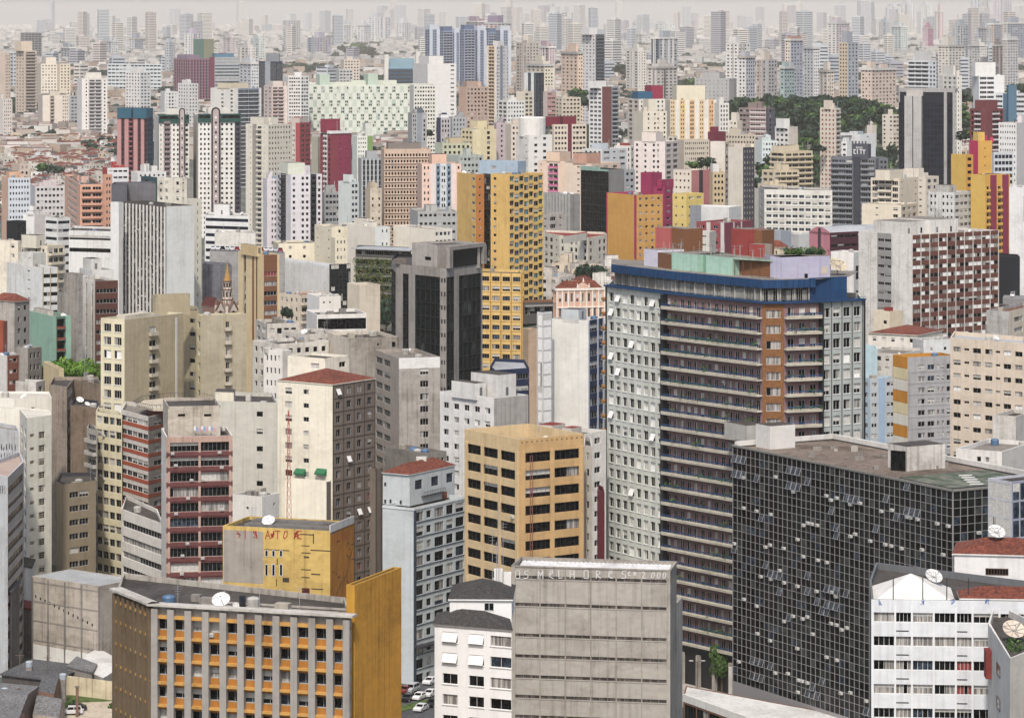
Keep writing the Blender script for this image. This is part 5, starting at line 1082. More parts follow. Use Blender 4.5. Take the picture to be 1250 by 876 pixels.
b(HS, 'mint green block with an open gallery of red awnings', 65, 386, 1000, 36, 87, 28, mint, [(1, wall('84a893', .3)), (3.3, S(wall('5e7d6d', .5), cols='f', m=.2, p=3.4, h=2.6, top=.8, gl='dark', fr='dark', d=1.2, bal=dict(cols=[(0, 1)], dep=.5, rail=wall('8c4334', .4), hgt=.7, drop=.9))), (1.9, mint)], tops=[(.1, .4, .3, .9, 1.2, wall('c9c2b4', .6))], clut=4)
b('house', 'stained grey house with a broken roof terrace below the mint green block', 34, 425, 905, 19, 51, 50, P('a7a096', 1.0), T('7d776f', 3, p=3.2, grime=1.0, gl='dark'), clut=6)
b('house', 'small brown and white house at the left picture edge', 9, 434, 890, -12, 23, 45, P('d4d0c9', .7), S(wall('7a4a3b', .5), n=2, p=3, h=1.1, top=.8, w=.8), clut=4, roofm=ROOF)
b('house', 'cream roof hut in front of the bright green trees', 72, 450, 880, 53, 78, 20, P('ddc99a', .4), P('c9b88c', .4), bare=1)
# ---------------- centre middle distance
tf = S(wall('b98f5c', .35), cols='f.f.f', cwid=[.25, 1.1, .25, .5, .2], m=1.5, p=3.1, h=3.05, top=.6, gl='dark', fr='brown', d=.35, ac=.05)
b(OF, 'slim tan office with cream fins and a brown windowed front', 322, 311, 1050, 291, 341, 28, [(2.2, P('e6cf9f')), (.9, S(wall('8f6038', .3), cols='f', m=.1, p=3, h=2.9, top=.3, gl='off', fr='white', nv=1)), (2.5, P('e3cb9c')), (.8, S(wall('8f6038', .3), cols='f', m=.1, p=3, h=2.9, top=.3, gl='off', fr='white', nv=1)), (.8, P('dcc394')), (.5, P('6d4628')), (2.6, P('e0c795'))], [(5, S(wall('7d5338', .3), cols='f', m=.1, p=3.1, h=1.4, top=5.5, gl='res', fr='white', nv=4)), (.8, P('dcc08e'))], tops=[(-.1, .2, .2, .85, 2.6, P('d9be8d'))], clut=3)
b('warehouse', 'long low white panelled warehouse', 403, 326, 1350, 322, 428, 33, S('e6e6e2', cols='.....', p=4), P('e6e6e2'), dr=3, roofm=METAL, clut=3)
b(OF, 'small black green glass cube at the end of the white warehouse', 404, 323, 1345, 402, 428, 30, P('10201e'), S(wall('101a1a', .1), n=5, m=.05, p=3, h=2.95, top=.1, d=.05, gl='green', fr='dark', w=.97), bare=1, par=.2)
b(HS, 'cream stepped complex with square towers', 405, 277, 1450, 384, 424, 25, T('f0e6cb', 3, cols='s.s', p=4, grime=.4), T('ede2c4', 3, cols='.w.', p=3.6, w=.5, grime=.4))
b(HS, 'low cream wing with a strip of louvres', 340, 297, 1470, 333, 386, 12, P('e6dcc2'), T('eee4ca', 5, cols='.w.w.', p=4, w=.4))
b(HS, 'cream corner block with an arched roof gable', 409, 290, 1440, 404, 424, 20, P('e6dbc0'), T('e9dfc3', 3, p=3.4, w=.4), bare=1)
b(HS, 'large blank cream wall building with a bluish side', 458, 277, 1500, 415, 476, 32, P('efe8d6'), T('d9dedb', 3, cols='.ss', p=6, sh=1.5), clut=6)
b(HS, 'second large blank cream wall building with windowed side', 530, 280, 1480, 480, 552, 35, P('efe7d4'), T('e4dfd0', 4, p=3.6, w=.7, h=1.6, gl='blue'), clut=6)
b(OF, 'grey flat building with a long window strip behind the blank cream walls', 510, 258, 1560, 500, 558, 10, P('b5b6b0'), T('aeb0ac', 8, p=4, w=.6, h=1.2, grime=.5), clut=3)
def vines(B, sp, fp, z, fcs):
    m = MB(); rr = random.Random(11); f_ = fcs[0]
    for i in range(5): fbox(m, f_, 0, f_.L, 0, 1.0, z - 3.4 - 3.3 * i - .5, z - 3.4 - 3.3 * i, P('8d8a82'))
    B.parts.append(('deck', m)); v = MB()
    for i in range(1100):
        s_ = rr.random() * f_.L; zz = z - 4.0 - rr.random() ** 1.1 * 16; p = f_.pt(s_, 1.2 + rr.random() * .4, zz); tuft(v, p[0], p[1], p[2], .5, LEAF_M if rr.random() < .5 else LEAF_YG, 3, rr, .3)
    B.parts.append(('climbing_plants', v)); k = MB(); fbox(k, f_, -1, f_.L + .5, -9, 1.5, z - .2, z + .25, METAL); fbox(k, f_, 0, f_.L, -.3, 0, z - 3.2, z - 2.2, P('6d6a66')); B.parts.append(('roof_slab', k))
LEAF_YG = leafmat('leaves_olive', (.10, .11, .035), (.20, .20, .07))
c('parking_garage', 'open parking garage overgrown with olive climbing plants', [(434, 1262), (502, 1250)], 303, [S('6d6a63', cols='f' * 6, m=.3, p=3.3, h=1.8, top=.8, gl='dark', fr='grey', d=.6)], back=18, extra=vines, bare=1, roof=lambda B, sp, fp, z: None)
b(HS, 'beige L shaped blank block in front of the overgrown garage', 439, 348, 1000, 424, 464, 25, P('e0d3bb'), P('d3c6b0', .5), bare=1)
b(OF, 'white building with a broad black glass strip', 387, 384, 930, 374, 448, 14, P('ece8de'), S('ebe7dd', cols='f', m=.2, rowz=[1.2, 7], h=3.1, gl='dark', fr='dark', nv=12, d=.3), roofm=ROOF, clut=3)
b(HS, 'white flat box behind the black glass strip building', 390, 362, 1010, 375, 416, 20, P('efece4'), T('e6e2d8', 3, cols='ss.', p=5, rows=1), clut=4)
b(HS, 'beige block with shadowed balcony bays behind the slim tan office', 366, 360, 1150, 340, 404, 45, T('d9cbb4', 4, p=3.2, w=.35, grime=.5), balc('d2c4ad', 3, 'd9ccb6', p=3.2, gl='dark'), roofm=P('7c3a33'))
b(HS, 'old grey rooftop house with a tiled hip and a dish', 326, 395, 905, 312, 365, 18, T('cfc8bc', 2, grime=.8), T('d6cfc2', 4, p=4, w=.7, h=1.6, grime=.7), clut=6, roofm=ROOF)
b(HS, 'white stained block with shuttered windows under the old rooftop house', 338, 420, 868, 308, 402, 35, T('e6e2d8', 4, p=3.1, w=.4, grime=.6), T('e0dbcf', 6, p=3.1, w=.5, grime=.6), clut=8)
b(HS, 'white jumble block with a laundry terrace', 372, 408, 880, 345, 420, 30, T('dcd5c8', 3, p=3.1, grime=.7), T('d3ccc0', 4, p=3.1, grime=.7), clut=9)
b(HS, 'narrow white block with small windows behind the cream gridded block', 345, 428, 805, 322, 356, 50, T('e9e5da', 4, p=3.1, w=.45, h=1.4), P('ddd8cc', .5), clut=3)
b(HS, 'stained bare concrete block with rough patches', 425, 413, 862, 400, 486, 20, P('ddd2bf', .6), [(2, P('a79f93', 1.1)), (3, S(wall('a0988c', 1.1), cols='.s..w', p=3.4, gl='dark', fr='dark', w=.7))], clut=6, roofm=ROOF)
b(HS, 'streaky concrete block with a white band under its roof', 487, 437, 790, 458, 537, 18, S('a69c8f', cols='ww.', m=.2, p=3.05, h=1.5, top=1.5, w=.85, gl='dark', fr='grey', ac=.1), S(wall('b1aaa0', 1.0), cols='..w.', p=3.05, h=1.55, top=2.6, w=.85, m=.2, gl='off', fr='white', nv=3, bandmat=WHITE), clut=3)
b(HS, 'low grey roof rooms between pale blue block and streaky concrete block', 520, 553, 735, 470, 545, 40, P('8a847c', .8), T('8c867e', 4, p=3.4, gl='dark', grime=.8), clut=5)
b(HS, 'tan blank wall beside a small plaza street', 645, 402, 985, 638, 657, 20, P('c3a98c', .5), P('b99f84', .5), bare=1)
# white hotel like block, mansion, church
hot = S('e6e0cc', cols='w.ww.w', p=3.0, h=1.7, top=1.6, w=.5, fr='brown', gl='off', nv=1)
c(HS, 'cream hotel block with paired brown windows and small red roofs', [(663, 1362), (683, 1345), (718, 1330), (741, 1348)], 287, [S('e0d9c4', cols='wws', p=3.0, h=1.7, top=1.6, w=.5, gl='off', fr='brown'), hot, S('e0d9c4', cols='w.ww', p=3.0, h=1.7, top=1.6, w=.5, gl='off', fr='brown')], back=16, zi=1, roofm=P('8f3b30'), tops=[(-1.3, -.1, .0, .6, 2.0, P('e6e0cc'))], bare=1)
pkw = wall('e3b79c', .4); trimw = wall('f0e6d8', .3)
def mansion(B, sp, fp, z, fcs):
    f_ = fcs[1]; m = MB(); fbox(m, f_, 0, f_.L, -.3, .35, z - .5, z + .25, trimw); fbox(m, f_, 0, f_.L, 0, .25, z - 6.4, z - 6.0, trimw); fbox(m, fcs[0], 0, fcs[0].L, 0, .3, z - .5, z + .25, trimw)
    for k in range(9): a = f_.L * k / 8 - .2; fbox(m, f_, max(0, a), max(0, a) + .4, 0, .18, z - 12, z - .5, trimw)
    B.parts.append(('cornice', m)); g = MB(); s0 = f_.L * .56; pts = [(s0 + 1.9 * math.cos(t * math.pi / 8), z + 2.0 * math.sin(t * math.pi / 8)) for t in range(9)]
    g.poly([f_.pt(a, .3, h) for a, h in pts], pkw); g.poly([f_.pt(a, -.6, h) for a, h in reversed(pts)], pkw)
    for (a, h), (a2, h2) in zip(pts, pts[1:]): g.q(f_.pt(a, .3, h), f_.pt(a2, .3, h2), f_.pt(a2, -.6, h2), f_.pt(a, -.6, h), trimw)
    B.parts.append(('gable', g)); r = MB(); hip_roof(r, fp, z + .2, 2.4, TILE, -.6, trimw); B.parts.append(('roof', r))
    for k in (0, 1, 2): o = MB(); p = f_.pt(s0 - 2 + 2 * k, 0, z + (2.2 if k == 1 else .3)); o.lathe(p, [(.25, 0), (.35, .4), (.15, .8), (.25, 1.1), (.05, 1.5)], trimw, 8); B.parts.append(('finial', o))
mn = S(pkw, cols='wwwwwwww', p=5.2, h=3.0, top=1.4, w=.42, fr='white', gl='off', nv=2, rows=2, m=.4, sill=True)
b('mansion', 'old pink mansion with white trim, a curved gable and red roof', 679, 353, 1110, 675, 738, 12, mn, mn, extra=mansion, roof=lambda *a: None)
b('shop_hall', 'long dark canopied station front by the plaza below the yellow slab towers', 640, 369, 1135, 630, 690, 20, P('8a5c3a'), S(wall('55524e', .5), cols='ffffffff', p=4.2, h=2.6, top=1.6, gl='dark', fr='grey', rows=2, m=.3, ledge=(P('99968f'), .5, 1.5, -3.2)), bare=1, roofm=P('8e8b86'))
def church(B, sp, fp, z, fcs):
    x, y = B.org[0], B.org[1]; CW = wall('d9cdbd', .5); CB = wall('80604f', .4); SP = wall('b58a4a', .4); b0 = z
    t = MB()
    for k, (w0, w1, h0, h1) in enumerate(((2.3, 2.0, 0, 4.2), (1.75, 1.6, 4.2, 7.6), (1.45, 1.25, 7.6, 10.4))):
        n = 8
        def ring(r, hh): return [(x + r * math.cos(i * 2 * math.pi / n + .39), y + r * math.sin(i * 2 * math.pi / n + .39), b0 + hh) for i in range(n)]
        A, C_ = ring(w0, h0), ring(w1, h1)
        for i in range(n):
            j = (i + 1) % n; t.q(A[i], A[j], C_[j], C_[i], CW); t.tube(A[i], C_[i], .11, CB, 5)
            mx_ = [sum(v) / 4 for v in zip(A[i], A[j], C_[j], C_[i])]; d = Vector((mx_[0] - x, mx_[1] - y, 0)).normalized() * .06; e = Vector((A[j][0] - A[i][0], A[j][1] - A[i][1], 0)).normalized() * .3; hh = (h1 - h0) * .28
            t.q(tuple(Vector(mx_) + d - e - Vector((0, 0, hh))), tuple(Vector(mx_) + d + e - Vector((0, 0, hh))), tuple(Vector(mx_) + d + e + Vector((0, 0, hh))), tuple(Vector(mx_) + d - e + Vector((0, 0, hh))), GL['dark'])
        t.lathe((x, y, b0 + h1 - .25), [(w1 + .1, 0), (w1 + .35, .15), (w1 + .3, .32), (w1, .32)], CB, 8)
    B.parts.append(('belfry', t)); s_ = MB(); s_.lathe((x, y, b0 + 10.5), [(1.25, 0), (.9, 1.5), (.45, 3.6), (.05, 6.2)], SP, 8); s_.tube((x, y, b0 + 16.5), (x, y, b0 + 17.6), .06, CB, 4); B.parts.append(('spire', s_))
    for f_ in fcs[:2]:
        g = MB(); L = f_.L; pts = [(0, z), (L * .5, z + 3.8), (L, z)]
        g.poly([f_.pt(a, .25, h) for a, h in pts], CW)
        for (a, h), (a2, h2) in zip(pts, pts[1:]): g.tube(f_.pt(a, .3, h), f_.pt(a2, .3, h2), .35, CB, 5)
        pts2 = [(L * .5 + 1.3 * math.cos(k * math.pi / 6), z - 2.2 + 2.6 * math.sin(k * math.pi / 6)) for k in range(7)]; g.poly([f_.pt(a, .3, h) for a, h in pts2], GL['dark'])
        for (a, h), (a2, h2) in zip(pts2, pts2[1:]): g.tube(f_.pt(a, .3, h), f_.pt(a2, .3, h2), .2, CB, 5)
        B.parts.append(('gable', g))
    for p in fp: q = MB(); q.tube((*p, z - 3), (*p, z + 2.2), .6, CW, 8); q.lathe((*p, z + 2.2), [(.7, 0), (.1, 1.8)], CB, 8); B.parts.append(('pinnacle', q))
b('church', 'cream church belfry with brown trim and a tapering golden spire', 277, 381, 1120, 264, 291, 45, P('d5c8b6'), P('d5c8b6'), extra=church, roof=lambda B, sp, fp, z: B.mb.poly([(*p, z) for p in fp], CONCD))
b('church_nave', 'low dark red church roof beside the belfry', 262, 374, 1135, 247, 268, 40, P('8a6a5c'), P('8a6a5c'), roof='hip', rise=3, roofm=P('5c2c2a'))
c(HS, 'dark mottled grey party wall behind the church spire', [(247, 1260), (283, 1252)], 322, [P('7e7f86', 1.1)], back=14, bare=1)
c(HS, 'white low building with dark bands behind the church', [(250, 1460), (304, 1450)], 262, [rib('e8e8e4', p=3.4, h=1.4, gl='navy', fr='dark')], back=20, tops=[(.2, .55, .2, .7, 4.5, P('eceae5'))])
c(HS, 'white blank low wall with a flat tank roof', [(262, 1360), (312, 1352)], 283, [P('e2dfd6', .6)], back=18, roofm=P('a7a6a4'))
# ---------------- upper left
tp = 'd9d5ca'
def chequer(B, sp, fp, z, fcs):
    f_ = fcs[1]; m = B.mb; L = f_.L; rr = random.Random(3); n = 36; cw = L / n; ch = 5.9 * B.ps; gr = P('c6d3bf', .2); r = 0; zz = z - 1
    while zz - ch > 20:
        for i in range(n):
            if (i + r) % 2:
                fbox(m, f_, i * cw, (i + 1) * cw, -.1, .12, zz - ch + .15, zz - .15, gr if rr.random() < .75 else P('b7c7b8', .2))
                if rr.random() < .82:
                    for a in (.14, .56):
                        for q in (.12, .58):
                            if rr.random() < .85: fbox(m, f_, (i + a) * cw, (i + a + .3) * cw, .12, .16, zz - ch + ch * q, zz - ch + ch * (q + .27), GL['dark'] if rr.random() < .75 else GL['curt'])
        zz -= ch; r += 1
def arch_tower(B, sp, fp, z, fcs):
    f_ = fcs[1]; L = f_.L; dk = P('33323c'); m = B.mb; s0, w = L * sp['ax'], L * sp['aw']; zt = z + 5.5
    for k in range(2):
        r = w / 2 * (1 - .36 * k); d = 1.6 + .25 * k; pts = [(s0 - r, 20)] + [(s0 - r * math.cos(t * math.pi / 10), zt - w / 2 + r * math.sin(t * math.pi / 10)) for t in range(11)] + [(s0 + r, 20)]
        m.poly([f_.pt(a, d, h) for a, h in pts], (dk, P('b9a9a4'))[k])
        for (a, h), (a2, h2) in zip(pts, pts[1:]): m.q(f_.pt(a, d, h), f_.pt(a, 0, h), f_.pt(a2, 0, h2), f_.pt(a2, d, h2), dk)
    zz = z
    while zz > 25: fbox(m, f_, s0 - w * .1, s0 + w * .1, 1.8, 1.95, zz - 1.5, zz - .2, P('ece8e0') if int(zz) % 2 else GL['dark']); zz -= 3
    gm = P('1f4f47', .2)
    for s1, s2 in ((0, s0 - w * .55), (s0 + w * .55, L)):
        if s2 - s1 > 1: fbox(m, f_, s1, s2, -4, .7, z - 3.6, z + 1.4, gm); fbox(m, f_, s1 + .6, s2 - .6, .7, .75, z - 1.2, z + .6, GL['dark'])
    m.box((*f_.pt(L * .25, -6, 0)[:2], z), (f_.u[0] * L * .5, f_.u[1] * L * .5), (-f_.n[0] * 6, -f_.n[1] * 6), 5, P(tp))
b(AP, 'white tower with dark arched strip and green roof, left of its twin', 194, 143, 2010, 188, 231, 8, P(tp), [(1, T('e0ddd4', 1, p=3.0, w=.4)), (2, balc('cfc7c2', 1, '8a7474', p=3.0, gl='dark')), (3.2, T('e6e3da', 3, p=3.0, w=.45)), (1.2, T('d9d6cc', 1, p=3.0))], extra=arch_tower, ax=.76, aw=.2)
b(AP, 'wider white tower with dark arched strip and green roof, right of its twin', 242, 142, 2000, 236, 294, 8, P(tp), [(4, T('e9e7df', 5, p=3.0, w=.45)), (3, T('e6e4dc', 3, p=3.0, w=.45)), (1.2, T('4a4550', 1, p=3.0, gl='navy'))], extra=arch_tower, ax=.41, aw=.21)
b(AP, 'dark pink ribbed tower with a blue glass crown', 180, 143, 2000, 143, 187, 62, [(1, T('c28f8c', 1, cols='.', p=3)), (.8, T('4a2c33', 1, p=3, gl='dark')), (1, T('c28f8c', 1, cols='.')), (1.2, balc('5a3038', 1, '9c5c5e', p=3, gl='dark')), (1, T('c28f8c', 1, cols='.')), (.8, T('4a2c33', 1, p=3, gl='dark')), (.8, T('c28f8c', 1, cols='.')), (.8, T('4a2c33', 1, p=3, gl='dark'))], T('2c4257', 2, gl='navy', p=3), tops=[(-.1, 1.1, .02, .45, 5.5, P('2e6277')), (-.1, 1.1, .52, .98, 5.5, P('2e6277'))], bare=1, dl=22)
b(AP, 'tall slim white tower with a central stack of grey balconies', 100, 96, 2800, 94, 131, 15, P('eeece6'), [(1.2, T('eae6dd', 2, cols='.w', p=3.02)), (2.6, balc('d8d4cb', 2, 'c3c3c4', p=3.02, gl='dark')), (1, T('e6e2d9', 1, p=3.02, w=.4))], tops=[(.2, .8, .2, .8, 5, P('e3ddcf'))])
b(AP, 'cream tower with a darker twin wing left of the slim white tower', 50, 78, 3200, 45, 86, 10, P('e3d8c4'), [(3.6, T('eadfca', 5, p=3, w=.4)), (.6, P('b9aa96')), (2.4, T('e0d2b9', 3, p=3, w=.4))], tops=[(.2, .55, .2, .7, 6, P('e6dbc6'))])
b(AP, 'wide cream tower with small windows in front of the twin winged cream tower', 52, 116, 2900, 46, 84, 12, P('d9cdbb'), [(1, T('e6dccb', 2, cols='..', p=3)), (.7, balc('c9bda9', 1, 'c9bda9', gl='dark')), (1, P('e0d5c3')), (1, T('dbd0bf', 3, p=3, w=.4))])
b(AP, 'tall beige tower with a banded crown near the left picture edge', 30, 62, 3100, 19, 45, 30, T('dcc8b2', 3, p=3, w=.4), balc('d6c2ac', 1, 'c2b2a2', gl='dark'), tops=[(-.2, .7, .1, .8, 9, P('e0cdb6'))])
b(AP, 'beige tower cut by the left picture edge with a dark crown', 6, 66, 3150, -6, 13, 40, P('d9c5b2'), T('d5c0ae', 3, p=3, w=.4))
b(AP, 'paler shorter tower at the left picture edge', 4, 121, 2800, -8, 15, 30, P('e0d8cd'), T('ddd5ca', 4, p=3, w=.4))
b(AP, 'skeletal grey tower under construction', 30, 40, 4200, 25, 51, 25, T('7d8288', 3, w=.8, gl='dark'), T('7f848a', 5, w=.8, h=2, gl='dark'))
b(AP, 'grey sliver block left of the slim white tower', 86, 117, 2950, 82, 95, 40, P('c3c3c0'), T('b9bdbd', 2, p=3))
b(AP, 'large slab with a pale green chequerboard front', 358, 104, 2800, 352, 531, 9, P('d3d6c4'), P('dfe3d4'), extra=chequer, tops=[(.19, .26, .1, .8, 9, P('b9cab6')), (.53, .6, .1, .8, 9, P('b9cab6'))], roofm=P('b9c4b4'))
b(AP, 'pinkish slab with stacked balconies left of the chequerboard slab', 332, 105, 2780, 322, 362, 20, T('e0cfc3', 2, p=3), [(2, balc('dcc9be', 2, 'd2bcb1', gl='dark')), (1, P('e3d6cb')), (1, T('dccabf', 2, p=3))], tops=[(.1, .5, .2, .7, 4, P('dccfc4'))])
b(AP, 'white tower with a wide blue glass balcony front', 286, 108, 2500, 257, 319, 40, T('e3e0d6', 5, cols='..w.w', p=3), [(1, P('e0ddd4')), (6, T('8d98a6', 2, p=3.1, h=2.5, w=.95, gl='blue', fr='white', ledge=(P('d9d9d6'), .4, .6, .1))), (.6, P('e6e3da'))], tops=[(.0, .7, .2, .7, 4, P('d9cdb0'))])
b(AP, 'broad cream tower with a plain grid front right of the arched twins', 327, 152, 1900, 300, 356, 46, [(1.6, T('e0dac9', 2, cols='.s', p=3)), (1, P('9b958a')), (1.4, balc('e0dac9', 1, 'd9d3c3', gl='dark')), (1.3, T('ddd7c6', 2, cols='s.', p=3))], T('d2ccbb', 8, p=3.0, w=.42, h=1.2), tops=[(.1, .6, .3, .9, 4, P('d9d3c3'))])
b(AP, 'red tower with a pale window strip behind the broad cream tower', 366, 150, 2010, 351, 379, 60, [(1, T('a84b4f', 2, p=3, w=.3)), (.9, T('cfc6bd', 2, p=3)), (1, P('ad4d51'))], T('a0484c', 2, p=3, gl='dark'), tops=[(.1, .9, .1, .9, 3, P('c9bdb0'))])
b(AP, 'crimson tower with a white roof rim', 404, 160, 1950, 391, 429, 38, [(1, T('8f3a46', 1, cols='.')), (1, balc('e0dad4', 1, 'e6e2dc', gl='dark')), (1, T('8c3846', 1, p=3))], [(1, P('8f3a48')), (1.2, T('93304f', 3, cols='s.s', p=3)), (.5, P('8a2f4c'))], cap=P('eceae5'), tops=[(-.1, .6, .3, .8, 7, P('96344a'))], extra=lambda B, sp, fp, z, fcs: [fbox(B.mb, f_, 0, f_.L, -.4, .5, z - 1.6, z + .1, P('ece8e2')) for f_ in fcs])
b(AP, 'olive grey blank slab left of the crimson tower', 388, 167, 1975, 380, 391, 50, P('a9a595'), P('9c988a'), bare=1)
b(AP, 'lavender white tower with two dark balcony columns', 355, 213, 1650, 337, 393, 20, [(1, T('d9d4d6', 1)), (1, balc('2c3038', 1, '30343c', gl='dark')), (1, P('e6e2e2'))], [(3.2, T('e3dfe0', 4, cols='w.ww', p=3, w=.55)), (1, balc('2c3038', 1, '30343c', gl='dark')), (.9, T('dcd6d8', 1))], tops=[(.0, .55, .2, .7, 5.5, P('e0e3cf'))], dl=12)
b(HS, 'lower lavender wing with paired windows left of the lavender tower', 326, 218, 1680, 321, 339, 15, P('dfd9db'), T('e0dadc', 3, cols='.ww', p=3.1))
b(AP, 'white and green tower in front of the chequerboard slab', 436, 166, 2300, 430, 455, 15, P('dfe2d6'), [(3, T('e6e8dc', 4, p=3)), (1.6, T('7c9c5a', 1, cols='.'))], tops=[(.6, 1.0, .2, .8, 9, P('d9dccf'))])
b(AP, 'grey block with dark vertical ribs and a roof box', 441, 193, 1900, 437, 467, 14, P('a3a6a6'), T('9ea2a4', 5, p=3, w=.5, h=2.6, gl='navy', pier=(P('bcc0c0'), .8, .5)), tops=[(.3, .8, .2, .8, 4, P('a9adad'))])
b(HS, 'pale mint block with a narrow windowed side', 428, 222, 1600, 413, 438, 35, P('d9e0da'), T('c9d2cf', 2, p=3), tops=[(.0, .5, .1, .6, 3.5, P('dfe5de'))])
b(HS, 'grey window block behind the pale mint block', 396, 235, 1680, 392, 416, 15, P('a8a8a4'), T('9ea09f', 4, p=3, w=.75, gl='off'))
b(HS, 'tan terraced building with brown recessed windows', 470, 227, 1720, 466, 484, 15, P('caa994'), T('b98f80', 2, p=3.4, w=.8, gl='dark'))
b(HS, 'cream stepped block right of the pale mint block', 452, 230, 1690, 446, 466, 20, P('d5c3a8'), T('d8cbb4', 3, p=3.4, grime=.6), tops=[(.1, .6, .2, .8, 3, P('c9b9a0'))])
c(OF, 'long white institutional block with three ribbon rows', [(131, 3600), (197, 3590)], 78, [T('c9d2d3', 14, p=4, h=1.6, w=.8)], back=20)
b(AP, 'white tower with a paler side near the long ribbon block', 171, 88, 3000, 153, 184, 38, T('e9e7e0', 5, p=3, w=.45), T('cfd3d1', 3, p=3, w=.6), tops=[(.0, .4, .2, .6, 4, P('e3e1da'))])
b(AP, 'low white block with a taller white neighbour and orange wall', 201, 112, 2850, 196, 217, 15, P('d9dbd6'), T('d6d8d3', 4, p=3))
b(AP, 'compact white block beside the purple red complex', 230, 102, 2830, 217, 242, 32, T('e6e5df', 4, p=3, w=.4), T('d2d3ce', 3, p=3, w=.4), tops=[(.1, .5, .2, .7, 3, P('e0dfd9'))])
b(AP, 'purple red ribbed slab complex', 232, 72, 3300, 212, 258, 30, T('9a6f7c', 7, p=3, w=.5, h=2.4, gl='navy'), T('95687a', 7, p=3, w=.5, h=2.4, gl='navy'), tops=[(.0, .6, .2, .8, 4, P('8a7a8c'))])
b(OF, 'grey banded office attached to the purple red complex', 262, 70, 3250, 256, 293, 15, P('a0425a'), rib('a9b2b5', p=3.2, h=1.5), tops=[(.05, .8, .2, .8, 3.5, P('4f7f98'))])
b(OF, 'dull green and olive stepped tower behind the purple red complex', 249, 48, 3450, 236, 261, 35, P('5f8476'), P('8a8c70'), bare=1)
c(OF, 'navy glass office with concrete ribs', [(316, 2905), (345, 2895)], 75, [[(1, T('27374f', 1, cols='f', m=.05, p=3, h=2.9, gl='navy')), (.9, P('9fa6ab')), (1, T('27374f', 1, cols='f', m=.05, p=3, h=2.9, gl='navy')), (1, T('27374f', 1, cols='f', m=.05, p=3, h=2.9, gl='navy'))]], back=20, tops=[(.3, .85, .1, .8, 7, P('8f969a'))])
b(HS, 'low white twin block in front of the navy glass office', 352, 93, 2780, 345, 377, 15, P('e6e4dd'), [(2, T('e6e4dd', 5, p=3)), (1.3, T('c9cdca', 3, p=3))])
b(HS, 'beige slab right of the navy glass office', 420, 73, 3300, 416, 439, 12, P('dcd0bf'), T('d5c8b7', 5, p=3, w=.5), tops=[(.2, .6, .2, .8, 3, P('d9cebe'))])
b(HS, 'small grey block below the beige slab', 414, 85, 3050, 410, 431, 15, P('c3c5c0'), T('bfc2bd', 4, p=3))
def glassroof(B, sp, fp, z, fcs):
    m = B.mb; f_ = fcs[1]; L = f_.L; bl = P('4f6f80'); m.q(f_.pt(0, 0, z), f_.pt(L, 0, z), f_.pt(L * .96, -16, z + 13), f_.pt(L * .08, -16, z + 13), P('6f8d99')); 
    for s_ in (-5, L): m.box((*f_.pt(s_, 0, 0)[:2], 10), (f_.u[0] * 5.5, f_.u[1] * 5.5), (-f_.n[0] * 10, -f_.n[1] * 10), z + (18 if s_ < 0 else 22) - 10, P('dcd8ce'))
b(OF, 'blue glass office with a sloping glass roof between white shafts', 474, 84, 3150, 470, 508, 8, P('3f5566'), rib('3f5c74', p=3.6, h=2.4, gl='navy', fr='alu'), extra=glassroof, bare=1)
b(HS, 'white complex with a red line and a blue strip window', 522, 78, 3000, 504, 557, 18, P('e0ded6'), T('e6e4dd', 4, cols='...w', p=4, grime=.2), tops=[(.1, .6, .1, .8, 7, P('e6e4dd'))])
# far skyline, left and centre; pale wall colours hold part of the haze fade
def cornice(B, sp, fp, z, fcs):
    m = B.mb; wm = P(RT.choice(('d9d5cc', 'c3c3c0', 'b5b0a8', 'e3e0d8'))); k = RT.random()
    for f_ in fcs[:2]:
        if k < .6: fbox(m, f_, -.4, f_.L + .4, -.2, .8 * B.ps, z - 1.5 * B.ps, z + .6, wm)
        if k > .35:
            for q in range(RT.randint(1, 3)): a = f_.L * RT.uniform(.1, .8); fbox(m, f_, a, a + f_.L * .09, -.1, .5 * B.ps, 5, z - .2, wm)
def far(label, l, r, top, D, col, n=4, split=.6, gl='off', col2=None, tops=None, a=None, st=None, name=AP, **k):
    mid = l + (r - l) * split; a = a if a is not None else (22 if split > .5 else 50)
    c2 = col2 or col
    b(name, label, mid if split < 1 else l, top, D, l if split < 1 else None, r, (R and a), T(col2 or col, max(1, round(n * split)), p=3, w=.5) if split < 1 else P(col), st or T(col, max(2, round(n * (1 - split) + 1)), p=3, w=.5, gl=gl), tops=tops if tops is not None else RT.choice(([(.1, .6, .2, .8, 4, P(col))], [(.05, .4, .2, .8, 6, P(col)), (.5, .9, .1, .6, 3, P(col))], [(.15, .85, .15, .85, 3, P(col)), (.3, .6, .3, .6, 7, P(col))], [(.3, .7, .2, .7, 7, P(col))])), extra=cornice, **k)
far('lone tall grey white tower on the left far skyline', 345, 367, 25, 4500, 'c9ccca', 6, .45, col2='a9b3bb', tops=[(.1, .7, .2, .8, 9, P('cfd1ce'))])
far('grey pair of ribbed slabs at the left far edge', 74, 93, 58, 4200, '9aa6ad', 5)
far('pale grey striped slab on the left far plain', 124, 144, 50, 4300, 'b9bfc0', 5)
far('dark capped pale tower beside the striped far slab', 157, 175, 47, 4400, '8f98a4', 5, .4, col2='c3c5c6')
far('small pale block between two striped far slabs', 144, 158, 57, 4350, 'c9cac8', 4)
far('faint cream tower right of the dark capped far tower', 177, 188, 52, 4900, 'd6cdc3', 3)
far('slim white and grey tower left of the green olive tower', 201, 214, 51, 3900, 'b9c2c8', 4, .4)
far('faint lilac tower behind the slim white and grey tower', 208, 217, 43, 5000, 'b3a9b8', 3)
far('white and lilac paired tower above the purple red complex', 225, 245, 41, 4100, 'c3bccb', 5, .4, col2='d6d6d6')
